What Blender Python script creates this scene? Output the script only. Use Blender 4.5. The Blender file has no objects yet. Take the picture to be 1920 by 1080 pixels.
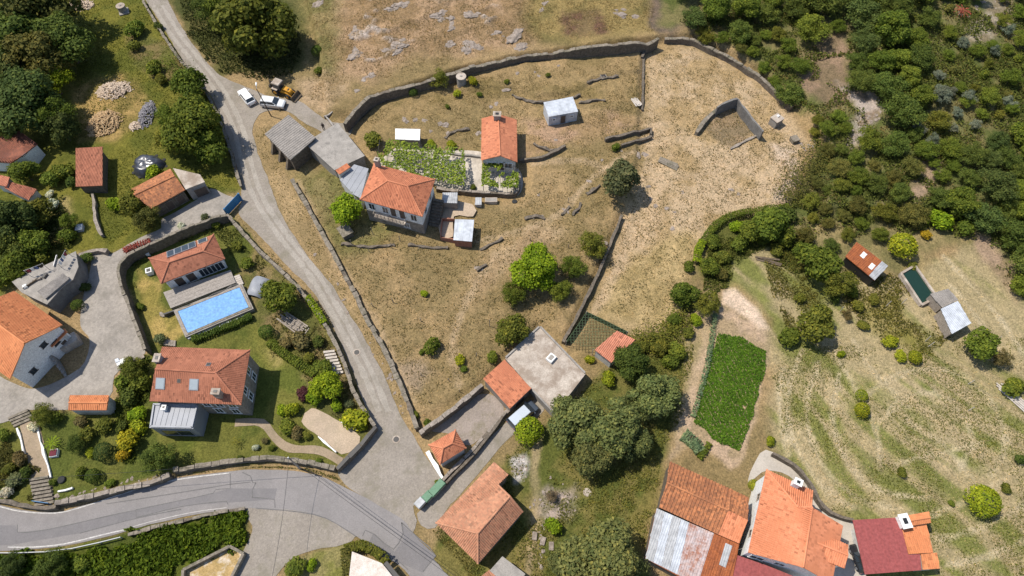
import bpy, bmesh, math, random
import numpy as np
from mathutils import Vector, Matrix, geometry, noise as mnoise
random.seed(7); RS = np.random.RandomState(11)
R = math.radians
# ------------------------------------------------------------------ camera, world, sun
SC = bpy.context.scene
COL = SC.collection
TILT = R(29.0); CAMH = 91.0; F = 1280.0
cam_d = bpy.data.cameras.new('camera'); cam = bpy.data.objects.new('camera', cam_d); COL.objects.link(cam)
cam.location = (0, 0, CAMH); cam.rotation_euler = (TILT, 0, 0)
cam_d.sensor_width = 36; cam_d.lens = 36 * F / 1920; cam_d.clip_end = 5000; cam_d.clip_start = .5
SC.camera = cam
SUN_EL = R(61); SUN_DIR = R(-19)           # shadows run to the right and slightly towards the viewer
world = bpy.data.worlds.new('World'); SC.world = world; world.use_nodes = True
wn = world.node_tree; bg = wn.nodes['Background']
sky = wn.nodes.new('ShaderNodeTexSky'); sky.sky_type = 'NISHITA'; sky.sun_disc = False
sky.sun_elevation = SUN_EL; sky.sun_rotation = R(90) - (SUN_DIR + math.pi); sky.altitude = 300
wn.links.new(sky.outputs[0], bg.inputs[0]); bg.inputs[1].default_value = 0.12
sd = bpy.data.lights.new('sun', 'SUN'); sd.energy = 4.0; sd.angle = R(.55); sd.color = (1, .94, .84)
sun = bpy.data.objects.new('sun', sd); COL.objects.link(sun); sun.location = (-60, 30, 120)
_d = Vector((math.cos(SUN_DIR) * math.cos(SUN_EL), math.sin(SUN_DIR) * math.cos(SUN_EL), -math.sin(SUN_EL)))
sun.rotation_euler = _d.to_track_quat('-Z', 'Y').to_euler()
SC.view_settings.view_transform = 'Standard'; SC.view_settings.look = 'None'
SC.view_settings.exposure = 0.42; SC.view_settings.gamma = 1.0
SC.cycles.use_denoising = True; SC.cycles.max_bounces = 6; SC.cycles.transparent_max_bounces = 4

# ------------------------------------------------------------------ pixel to place
CT, ST = math.cos(TILT), math.sin(TILT)
def W(u, v, z=0.0):
    dx, dy = (u - 960) / F, -(v - 540) / F
    y, dz = dy * CT + ST, dy * ST - CT
    k = (z - CAMH) / dz
    return Vector((dx * k, y * k, z))
def mpp(u, v, z=0.0):                      # metres per photo pixel there
    dy = -(v - 540) / F
    return (z - CAMH) / (dy * ST - CT) / F
def WP(pts, z=0.0): return np.array([W(u, v, z)[:2] for u, v in pts])
_T = RS.rand(256, 256)
def vn(x, y, s=1.0, seed=0):
    x = np.asarray(x, float) / s + seed * 17.3; y = np.asarray(y, float) / s + seed * 9.7
    xi, yi = np.floor(x).astype(int), np.floor(y).astype(int); fx, fy = x - xi, y - yi
    fx, fy = fx * fx * (3 - 2 * fx), fy * fy * (3 - 2 * fy)
    g = lambda a, b: _T[a % 256, b % 256]
    return (g(xi, yi) * (1 - fx) + g(xi + 1, yi) * fx) * (1 - fy) + (g(xi, yi + 1) * (1 - fx) + g(xi + 1, yi + 1) * fx) * fy
def fbm(x, y, s, n=4, seed=0):
    a, t, m = 1.0, 0.0, 0.0
    for i in range(n):
        t = t + a * vn(x, y, s / 2 ** i, seed + i * 3); m += a; a *= .55
    return t / m
def sdf(P, X, Y):                          # signed distance, negative inside
    d = np.full(X.shape, 1e9); ins = np.zeros(X.shape, bool); n = len(P)
    for i in range(n):
        a, b = P[i], P[(i + 1) % n]; e = b - a
        wx, wy = X - a[0], Y - a[1]
        t = np.clip((wx * e[0] + wy * e[1]) / (e @ e + 1e-9), 0, 1)
        d = np.minimum(d, (wx - e[0] * t) ** 2 + (wy - e[1] * t) ** 2)
        c = (a[1] > Y) != (b[1] > Y)
        with np.errstate(divide='ignore', invalid='ignore'):
            ins ^= c & (X < (b[0] - a[0]) * (Y - a[1]) / (b[1] - a[1] + 1e-12) + a[0])
    d = np.sqrt(d); return np.where(ins, -d, d)
def catmull(P, closed, step=1.0):
    P = [np.array(p, float) for p in P]; n = len(P); out = []
    for i in range(n if closed else n - 1):
        p0 = P[(i - 1) % n] if closed or i > 0 else P[0]; p1 = P[i]; p2 = P[(i + 1) % n]
        p3 = P[(i + 2) % n] if closed or i + 2 < n else P[-1]
        k = max(1, int(np.linalg.norm(p2 - p1) / step))
        for j in range(k):
            t = j / k
            out.append(.5 * (2 * p1 + (p2 - p0) * t + (2 * p0 - 5 * p1 + 4 * p2 - p3) * t * t + (3 * p1 - p0 - 3 * p2 + p3) * t ** 3))
    if not closed: out.append(P[-1])
    return np.array(out)

# ------------------------------------------------------------------ outlines of the flat surfaces (photo pixels)
ROAD = [(-60,935),(0,947),(40,956),(105,960),(160,947),(250,918),(330,897),(430,884),(480,881),(550,883),(600,893),(650,915),(700,942),(752,972),(768,990),(800,1032),(840,1080),(900,1150),(800,1150),(770,1082),(735,1050),(700,1027),(660,1000),(610,972),(560,959),(480,953),(430,955),(360,966),(280,984),(200,1006),(120,1024),(60,1030),(0,1033),(-60,1033)]
COBBLE = [(262,-30),(274,0),(300,42),(340,108),(372,152),(397,182),(422,240),(440,305),(453,350),(452,380),(447,402),(470,425),(520,478),(560,520),(600,566),(638,640),(672,725),(697,790),(704,803),(668,850),(634,890),(700,945),(752,976),(775,1000),(782,975),(776,950),(800,925),(832,905),(815,880),(795,850),(778,822),(752,780),(728,722),(698,660),(658,592),(618,530),(570,470),(528,400),(500,330),(480,275),(474,240),(488,214),(520,205),(545,212),(575,232),(640,262),(660,235),(618,228),(588,208),(560,190),(505,180),(455,160),(412,140),(382,110),(346,60),(314,0),(300,-30)]
BRANCH = [(462,950),(560,956),(612,970),(668,1004),(640,1022),(590,1030),(545,1050),(515,1085),(500,1130),(410,1130),(432,1085),(466,1012),(472,985)]
LANE = [(783,962),(800,945),(850,890),(905,835),(940,800),(970,775),(1012,745),(1020,770),(985,800),(955,822),(918,862),(872,918),(838,955),(815,990),(790,985)]
DRIVE = [(446,376),(425,366),(396,353),(372,372),(330,398),(302,412),(302,428),(262,446),(208,476),(178,474),(166,520),(156,560),(150,600),(154,618),(168,640),(150,690),(70,728),(20,716),(-30,700),(-30,790),(20,788),(50,770),(128,768),(130,745),(205,745),(214,705),(250,676),(272,662),(268,642),(246,582),(226,532),(220,502),(236,482),(272,464),(332,437),(400,406),(428,400)]
PATIO = [(700,318),(770,262),(800,280),(902,285),(905,312),(972,318),(972,366),(900,366),(816,348),(800,336)]
COURT_LOW = [(565,790),(585,765),(615,778),(675,818),(655,848),(640,852),(600,820)]
COURT_STONE = [(800,800),(905,738),(945,775),(880,835),(850,815)]
YARD = [(1402,905),(1425,850),(1450,848),(1500,885),(1530,935),(1565,968),(1605,985),(1625,1080),(1630,1140),(1480,1140),(1500,1060),(1520,960),(1490,900),(1440,882)]
PATH_L = [(38,790),(68,782),(92,880),(100,940),(78,945),(62,930),(52,860)]
SHEDYARD = [(838,392),(886,394),(888,412),(852,412),(850,450),(828,446),(826,412),(838,412)]
FLATS = [ROAD, COBBLE, BRANCH, LANE, DRIVE, PATIO, COURT_LOW, COURT_STONE, YARD, PATH_L]
# ------------------------------------------------------------------ terrain heights on a grid
def axis(a, b, s):
    core = np.arange(a, b, s); out = [s * 1.35 ** i for i in range(1, 25)]
    lo = core[0] - np.cumsum(out); hi = core[-1] + np.cumsum(out)
    return np.concatenate([lo[::-1], core, hi])
GX, GY = axis(-108, 108, .36), axis(2, 124, .36)
XX, YY = np.meshgrid(GX, GY)
HILL = [(612,228),(648,243),(702,191),(800,161),(880,133),(1000,111),(1100,98),(1240,79),(1300,74),(1420,134),(1500,215),(1560,300),(1540,400),(1960,400),(2100,-400),(500,-400),(560,-60),(600,120)]
MEADOW = [(540,330),(592,420),(642,510),(682,590),(724,668),(786,805),(905,722),(946,672),(1010,612),(1060,640),(1130,492),(1166,402),(1200,300),(1205,90),(1100,98),(880,135),(700,195),(655,240),(690,300),(620,330)]
TERR = np.zeros(XX.shape)
def smooth01(t): t = np.clip(t, 0, 1); return t * t * (3 - 2 * t)
_s = sdf(WP(HILL), XX, YY); TERR += 1.5 * smooth01(-_s / .6) + 3.2 * smooth01(-_s / 45)
_s = sdf(WP(MEADOW), XX, YY); TERR += .55 * smooth01(-_s / 1.0)
UPPER = [(862,178),(905,172),(960,170),(1002,186),(1060,182),(1092,172),(1112,150),(1160,144),(1203,140),(1204,96),(1100,104),(880,142)]
TERR += .55 * smooth01(-sdf(WP(UPPER), XX, YY) / .5 + .5)
ROCKY = [(630,-30),(1015,-30),(1012,92),(880,110),(770,118),(690,165),(640,130)]
_rg = (1 - np.abs(2 * fbm(XX + .45 * YY, YY * 1.5 - .35 * XX, 9, 5, 33) - 1)) ** 7 * smooth01(-sdf(WP(ROCKY), XX, YY) / 5); ROCKM = smooth01((_rg - .35) / .3) * smooth01((fbm(XX, YY, 6, 3, 35) - .42) / .1)
TERR += _rg * .5 + ROCKM * (.5 * fbm(XX, YY, 1.1, 3, 36) + .15)
TERR += (fbm(XX, YY, 9, 4, 3) - .5) * .9 + (fbm(XX, YY, 1.6, 3, 5) - .5) * .22
_m = np.ones(XX.shape)
for P in FLATS: _m = np.minimum(_m, smooth01((sdf(WP(P), XX, YY) - .5) / 2.0))
TERR = np.where(_m > 0, TERR * _m, 0) - .02
def hgt(x, y):
    i = min(max(int(np.searchsorted(GX, x)) - 1, 0), len(GX) - 2); j = min(max(int(np.searchsorted(GY, y)) - 1, 0), len(GY) - 2)
    a = (x - GX[i]) / (GX[i + 1] - GX[i]); b = (y - GY[j]) / (GY[j + 1] - GY[j])
    return float((TERR[j, i] * (1 - a) + TERR[j, i + 1] * a) * (1 - b) + (TERR[j + 1, i] * (1 - a) + TERR[j + 1, i + 1] * a) * b)
def hgtv(x, y):
    i = np.clip(np.searchsorted(GX, x) - 1, 0, len(GX) - 2); j = np.clip(np.searchsorted(GY, y) - 1, 0, len(GY) - 2)
    a = (x - GX[i]) / (GX[i + 1] - GX[i]); b = (y - GY[j]) / (GY[j + 1] - GY[j])
    return (TERR[j, i] * (1 - a) + TERR[j, i + 1] * a) * (1 - b) + (TERR[j + 1, i] * (1 - a) + TERR[j + 1, i + 1] * a) * b
def G(u, v, up=0.0):                       # point 'up' metres above the ground seen at that pixel
    z = 0.0
    for _ in range(6):
        p = W(u, v, z + up); z = .5 * z + .5 * hgt(p.x, p.y) if _ < 5 else hgt(p.x, p.y)
    return Vector((p.x, p.y, z + up))

# ------------------------------------------------------------------ materials
MATS = {}
def nodes(name):
    m = bpy.data.materials.new(name); m.use_nodes = True; nt = m.node_tree
    b = nt.nodes['Principled BSDF']; b.inputs['Specular IOR Level'].default_value = .25
    MATS[name] = m; return m, nt, b
def N(nt, t, **kw):
    n = nt.nodes.new('ShaderNode' + t)
    for k, v in kw.items(): setattr(n, k, v)
    return n
def ramp(nt, fac, stops):
    r = N(nt, 'ValToRGB'); e = r.color_ramp.elements
    while len(e) < len(stops): e.new(.5)
    for i, (p, c) in enumerate(stops): e[i].position = p; e[i].color = (*c, 1)
    nt.links.new(fac, r.inputs[0]); return r.outputs[0]
def mixc(nt, fac, a, b, mode='MIX'):
    m = N(nt, 'Mix', data_type='RGBA', blend_type=mode); L = nt.links
    for s, x in ((0, fac), (6, a), (7, b)):
        if isinstance(x, (int, float)): m.inputs[s].default_value = x
        elif isinstance(x, tuple): m.inputs[s].default_value = (*x, 1)
        else: L.new(x, m.inputs[s])
    return m.outputs[2]
def noise(nt, scale, vec=None, detail=4, rough=.6):
    n = N(nt, 'TexNoise'); n.inputs['Scale'].default_value = scale; n.inputs['Detail'].default_value = detail; n.inputs['Roughness'].default_value = rough
    if vec is not None: nt.links.new(vec, n.inputs['Vector'])
    return n.outputs['Fac']
def bump(nt, b, h, strength, dist=.05):
    n = N(nt, 'Bump'); n.inputs['Strength'].default_value = strength; n.inputs['Distance'].default_value = dist
    nt.links.new(h, n.inputs['Height']); nt.links.new(n.outputs[0], b.inputs['Normal'])
def pos(nt): return N(nt, 'NewGeometry').outputs['Position']
def mat(name, c1, c2=None, scale=2.0, rough=.9, bs=.25, fine=14, metal=0.0, stain=None, spec=None, stain_lo=.55):
    if name in MATS: return MATS[name]
    m, nt, b = nodes(name); p = pos(nt); c2 = c2 or tuple(x * .75 for x in c1)
    f = noise(nt, scale, p); col = ramp(nt, f, [(.32, c1), (.68, c2)])
    f2 = noise(nt, fine, p, 3)
    col = mixc(nt, .55, col, ramp(nt, f2, [(.3, (.55, .55, .55)), (.7, (1.35, 1.35, 1.35))]), 'MULTIPLY')
    if stain:
        s = noise(nt, scale * .45 + .15, p, 6, .7); col = mixc(nt, ramp(nt, s, [(stain_lo, (0, 0, 0)), (stain_lo + .14, (.8, .8, .8))]), col, stain)
    nt.links.new(col, b.inputs['Base Color']); b.inputs['Roughness'].default_value = rough; b.inputs['Metallic'].default_value = metal
    if spec is not None: b.inputs['Specular IOR Level'].default_value = spec
    if bs: bump(nt, b, f2, bs)
    return m
def flat(name, c, rough=.5, metal=0.0, spec=.4):
    if name in MATS: return MATS[name]
    m, nt, b = nodes(name); f = noise(nt, 3.0, pos(nt), 3)
    col = mixc(nt, .4, c, ramp(nt, f, [(.3, (.8, .8, .8)), (.7, (1.1, 1.1, 1.1))]), 'MULTIPLY')
    nt.links.new(col, b.inputs['Base Color'])
    b.inputs['Roughness'].default_value = rough; b.inputs['Metallic'].default_value = metal; b.inputs['Specular IOR Level'].default_value = spec
    return m
def tile(name, c1, c2, c3, old=.3, pu=.24, pv=.38):     # clay tiles: each tile its own tone, lichen in patches
    m, nt, b = nodes(name); uv = N(nt, 'UVMap').outputs[0]; L = nt.links
    sc = N(nt, 'VectorMath', operation='DIVIDE'); L.new(uv, sc.inputs[0]); sc.inputs[1].default_value = (pu, pv, 1)
    fl = N(nt, 'VectorMath', operation='FLOOR'); L.new(sc.outputs[0], fl.inputs[0])
    wh = N(nt, 'TexWhiteNoise'); L.new(fl.outputs[0], wh.inputs['Vector'])
    col = ramp(nt, wh.outputs['Value'], [(.03, tuple(x * .62 for x in c2)), (.3, c1), (.65, tuple(min(1, x * 1.12) for x in c1)), (.98, c2)])
    p = pos(nt); big = noise(nt, .55, p, 5, .65); col = mixc(nt, ramp(nt, big, [(.40, (0, 0, 0)), (.6, (.9, .9, .9))]), col, c2)
    sp = noise(nt, 3.2, p, 6, .75); col = mixc(nt, ramp(nt, sp, [(.62 - old * .3, (0, 0, 0)), (.78 - old * .15, (old * 1.6,) * 3)]), col, c3)
    L.new(col, b.inputs['Base Color']); b.inputs['Roughness'].default_value = .85
    # overlapping courses: saw-tooth down the slope
    se = N(nt, 'SeparateXYZ'); L.new(sc.outputs[0], se.inputs[0])
    fr = N(nt, 'Math', operation='FRACT'); L.new(se.outputs[1], fr.inputs[0])
    bump(nt, b, fr.outputs[0], .5, .04); return m
def leafmat(name, trans=.33):
    m, nt, b = nodes(name); L = nt.links
    oi = N(nt, 'ObjectInfo'); ge = N(nt, 'NewGeometry')
    col = mixc(nt, 1.0, oi.outputs['Color'], ramp(nt, ge.outputs['Random Per Island'], [(0, (.5, .58, .5)), (.5, (1, 1, 1)), (.9, (1.3, 1.22, 1.1)), (1, (1.75, 1.5, 1.2))]), 'MULTIPLY')
    cl = noise(nt, .9, ge.outputs['Position'], 3); col = mixc(nt, .8, col, ramp(nt, cl, [(.3, (.68, .75, .75)), (.7, (1.28, 1.18, 1.0))]), 'MULTIPLY')
    t = N(nt, 'BsdfTranslucent'); mx = N(nt, 'MixShader'); mx.inputs[0].default_value = trans
    L.new(col, b.inputs['Base Color']); L.new(col, t.inputs[0]); b.inputs['Roughness'].default_value = .75; b.inputs['Specular IOR Level'].default_value = .12
    L.new(b.outputs[0], mx.inputs[1]); L.new(t.outputs[0], mx.inputs[2]); L.new(mx.outputs[0], nt.nodes['Material Output'].inputs[0]); return m
M = {}
M['leaf'] = leafmat('leaf'); M['bark'] = mat('bark', (.16, .12, .08), (.09, .07, .05), 4, fine=20)
M['tile_new'] = tile('tile_new', (.60, .225, .115), (.56, .205, .10), (.42, .16, .085), .08)
M['tile_house'] = tile('tile_house', (.52, .20, .105), (.44, .16, .085), (.26, .12, .075), .25)
M['tile_dark'] = tile('tile_dark', (.38, .15, .088), (.31, .12, .07), (.18, .09, .06), .25)
M['tile_bright'] = tile('tile_bright', (.60, .235, .10), (.54, .20, .085), (.42, .17, .08), .12)
M['tile_old'] = tile('tile_old', (.48, .225, .13), (.38, .17, .10), (.26, .16, .10), .55)
M['tile_rust'] = tile('tile_rust', (.50, .20, .085), (.33, .13, .06), (.15, .08, .05), .6)
M['tile_pale'] = tile('tile_pale', (.56, .23, .14), (.46, .18, .11), (.34, .17, .12), .3)
M['tile_shade'] = tile('tile_shade', (.24, .085, .05), (.16, .06, .04), (.08, .05, .035), .5)  # darker copy of the clay tones, with tree shade put into the colour
M['concrete'] = mat('concrete', (.34, .31, .275), (.24, .22, .195), .9, bs=.3, fine=9, stain=(.12, .11, .10))
M['concrete_dark'] = mat('concrete_dark', (.20, .19, .175), (.14, .13, .12), 1.2, bs=.3, fine=7, stain=(.09, .085, .08))
M['concrete_pale'] = mat('concrete_pale', (.50, .435, .365), (.33, .275, .225), .7, bs=.3, fine=7, stain=(.24, .185, .14), stain_lo=.46)
M['white'] = mat('white', (.78, .77, .74), (.70, .69, .66), 1.2, fine=5, bs=.05)
M['render_dirty'] = mat('render_dirty', (.62, .60, .56), (.45, .44, .41), 1.0, fine=4, stain=(.25, .24, .22))
M['stone'] = mat('stone', (.185, .15, .115), (.09, .075, .058), 2.6, bs=.9, fine=5, stain=(.09, .085, .06))
M['stone_pale'] = mat('stone_pale', (.33, .28, .235), (.19, .16, .13), 2.2, bs=.7, fine=5, stain=(.16, .14, .10))
M['stone_cap'] = mat('stone_cap', (.27, .23, .18), (.15, .127, .098), 2.2, bs=.6, fine=5, stain=(.09, .085, .05), stain_lo=.5)
M['granite'] = mat('granite', (.34, .28, .235), (.19, .155, .125), 1.6, bs=1.0, fine=6, stain=(.50, .44, .39), stain_lo=.6)
M['zinc'] = mat('zinc', (.29, .30, .325), (.25, .26, .28), .6, rough=.55, bs=.03, metal=.1)
M['tin'] = mat('tin', (.42, .425, .43), (.34, .345, .35), .7, rough=.5, bs=.02, fine=1.5, metal=.1, stain=(.33, .29, .26), stain_lo=.62)
M['tin_blue'] = mat('tin_blue', (.48, .505, .54), (.43, .455, .49), .5, rough=.5, bs=.02, fine=1.2, metal=.05)
M['tin_pink'] = mat('tin_pink', (.45, .40, .40), (.40, .27, .23), 1.6, rough=.6, bs=.1, fine=3, stain=(.28, .09, .035), stain_lo=.5)
M['rust'] = mat('rust', (.34, .105, .035), (.22, .07, .03), 1.3, rough=.8, bs=.15, fine=6, stain=(.45, .20, .10), stain_lo=.62)
M['redpanel'] = mat('redpanel', (.29, .075, .07), (.27, .07, .065), .4, rough=.6, bs=.03, fine=3)
M['asbestos'] = mat('asbestos', (.30, .27, .24), (.22, .20, .18), .8, bs=.15, fine=5, stain=(.15, .135, .12))
M['glass'] = flat('glass', (.03, .04, .05), .12, 0, .6)
M['solar'] = flat('solar', (.025, .032, .045), .15, 0, .7)
M['skylight'] = flat('skylight', (.32, .36, .38), .15, 0, .6)
M['wood'] = mat('wood', (.34, .29, .24), (.22, .185, .15), 3, fine=10)
M['wood_pale'] = mat('wood_pale', (.55, .50, .44), (.38, .33, .28), 3, fine=10)
M['iron'] = flat('iron', (.06, .055, .05), .6)
M['black'] = flat('black', (.02, .02, .022), .45)
M['rubber'] = flat('rubber', (.025, .025, .025), .85)
M['blue_gate'] = mat('blue_gate', (.04, .19, .38), (.035, .15, .30), 2, rough=.5)
M['red_brick'] = mat('red_brick', (.36, .17, .11), (.24, .11, .075), 4, fine=10)
M['wheel'] = flat('wheel', (.35, .35, .36), .4, .5)

# ------------------------------------------------------------------ mesh building
WL = {}                                    # world place of each root or part
class MB:
    def __init__(s): s.v = []; s.f = []; s.uv = []
    def add(s, vs, fs, uvs=None):
        o = len(s.v); s.v += [tuple(x) for x in vs]
        for k, f in enumerate(fs):
            s.f.append([i + o for i in f]); s.uv.append(uvs[k] if uvs else None)
    def box(s, c, sx, sy, sz, rz=0.0, taper=1.0):          # c = centre of the base
        ca, sa = math.cos(rz), math.sin(rz); vs = []
        for z, k in ((0, 1), (sz, taper)):
            for a, b in ((-1, -1), (1, -1), (1, 1), (-1, 1)):
                x, y = a * sx / 2 * k, b * sy / 2 * k
                vs.append((c[0] + x * ca - y * sa, c[1] + x * sa + y * ca, c[2] + z))
        s.add(vs, [(3, 2, 1, 0), (4, 5, 6, 7), (0, 1, 5, 4), (1, 2, 6, 5), (2, 3, 7, 6), (3, 0, 4, 7)])
    def tube(s, a, b, r0, r1=None, n=8):
        r1 = r0 if r1 is None else r1
        a, b = Vector(a), Vector(b); d = (b - a).normalized(); x = d.orthogonal().normalized(); y = d.cross(x); vs = []
        for p, r in ((a, r0), (b, r1)):
            for k in range(n):
                t = 2 * math.pi * k / n; vs.append(p + (x * math.cos(t) + y * math.sin(t)) * r)
        s.add(vs, [(k, (k + 1) % n, n + (k + 1) % n, n + k) for k in range(n)] + [tuple(range(n))[::-1], tuple(range(n, 2 * n))])
    def bar(s, a, b, w, h):                                # square bar along a-b, h upward
        a, b = Vector(a), Vector(b); d = (b - a); d.z = 0; n = Vector((-d.y, d.x, 0)).normalized() * w / 2; u = Vector((0, 0, h))
        s.add([a - n, a + n, b + n, b - n, a - n + u, a + n + u, b + n + u, b - n + u], [(0, 1, 2, 3), (7, 6, 5, 4), (4, 5, 1, 0), (5, 6, 2, 1), (6, 7, 3, 2), (7, 4, 0, 3)])
    def prism(s, loop, z0, z1):                            # loop of xy, z0/z1 number or per-vertex list
        n = len(loop); Z0 = z0 if hasattr(z0, '__len__') else [z0] * n; Z1 = z1 if hasattr(z1, '__len__') else [z1] * n
        ar = sum(loop[i][0] * loop[(i + 1) % n][1] - loop[(i + 1) % n][0] * loop[i][1] for i in range(n))
        idx = list(range(n)) if ar > 0 else list(range(n))[::-1]
        vs = [(loop[i][0], loop[i][1], Z0[i]) for i in idx] + [(loop[i][0], loop[i][1], Z1[i]) for i in idx]
        s.add(vs, [tuple(range(n))[::-1], tuple(range(n, 2 * n))] + [(i, (i + 1) % n, n + (i + 1) % n, n + i) for i in range(n)])
    def lathe(s, c, prof, n=14):
        vs = [(c[0] + r * math.cos(2 * math.pi * k / n), c[1] + r * math.sin(2 * math.pi * k / n), c[2] + z) for r, z in prof for k in range(n)]
        m = len(prof); fs = [(j * n + k, j * n + (k + 1) % n, (j + 1) * n + (k + 1) % n, (j + 1) * n + k) for j in range(m - 1) for k in range(n)]
        s.add(vs, fs + [tuple(range(n))[::-1], tuple(range((m - 1) * n, m * n))])
    def mesh(s, name, off=(0, 0, 0)):
        me = bpy.data.meshes.new(name); o = Vector(off)
        me.from_pydata([(x - o.x, y - o.y, z - o.z) for x, y, z in s.v], [], s.f)
        if any(u for u in s.uv):
            l = me.uv_layers.new(name='UVMap'); k = 0
            for f, u in zip(s.f, s.uv):
                for j in range(len(f)): l.data[k].uv = u[j] if u else (0, 0); k += 1
        me.update(); return me
    def build(s, name, m, parent=None, smooth=False, loc=None, label=None, kind=None):
        off = WL[parent.name] if parent is not None else Vector(loc if loc is not None else (0, 0, 0))
        me = s.mesh(name, off); o = bpy.data.objects.new(name, me); COL.objects.link(o)
        if m is not None: me.materials.append(M[m] if isinstance(m, str) else m)
        if smooth:
            for p in me.polygons: p.use_smooth = True
        if parent is not None: o.parent = parent
        else: o.location = off
        WL[o.name] = Vector(off)
        if label: o['label'] = label
        if kind: o['kind'] = kind
        return o
def tag(o, label, cat=None, group=None, kind=None):
    o['label'] = label
    if cat: o['category'] = cat
    if group: o['group'] = group
    if kind: o['kind'] = kind
    return o
def thing(name, label, cat, loc, group=None, rz=0.0):
    o = bpy.data.objects.new(name, None); COL.objects.link(o); o.location = loc; o.rotation_euler = (0, 0, rz)
    o.empty_display_size = .3; WL[o.name] = Vector(loc) if rz == 0 else Vector((0, 0, 0)); return tag(o, label, cat, group)
def jagged(P, step=.8, amp=.15, sm=True):                  # natural edge of a surface outline given in xy
    Q = catmull(P, True, step) if sm else np.array(P)
    return Q + np.stack([fbm(Q[:, 0], Q[:, 1], 1.5, 3, 21) - .5, fbm(Q[:, 0], Q[:, 1], 1.5, 3, 29) - .5], 1) * amp * 2
def sheet(name, pts, m, z, label, kind='structure', amp=.15, px=True, cat=None, sm=True, parent=None):
    P = jagged(WP(pts) if px else np.array(pts), .8, amp, sm)
    n = len(P); vo, _e, fo, *_ = geometry.delaunay_2d_cdt([Vector(p) for p in P], [], [list(range(n))], 1, 1e-4)
    me = bpy.data.meshes.new(name); me.from_pydata([(v.x, v.y, z) for v in vo], [], [f if (vo[f[1]] - vo[f[0]]).cross(vo[f[2]] - vo[f[0]]) > 0 else f[::-1] for f in fo]); me.materials.append(M[m] if isinstance(m, str) else m)
    o = bpy.data.objects.new(name, me); COL.objects.link(o)
    if parent is not None: o.parent = parent; WL[o.name] = Vector((0, 0, 0))
    else: tag(o, label, cat, None, kind)
    return o
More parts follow.
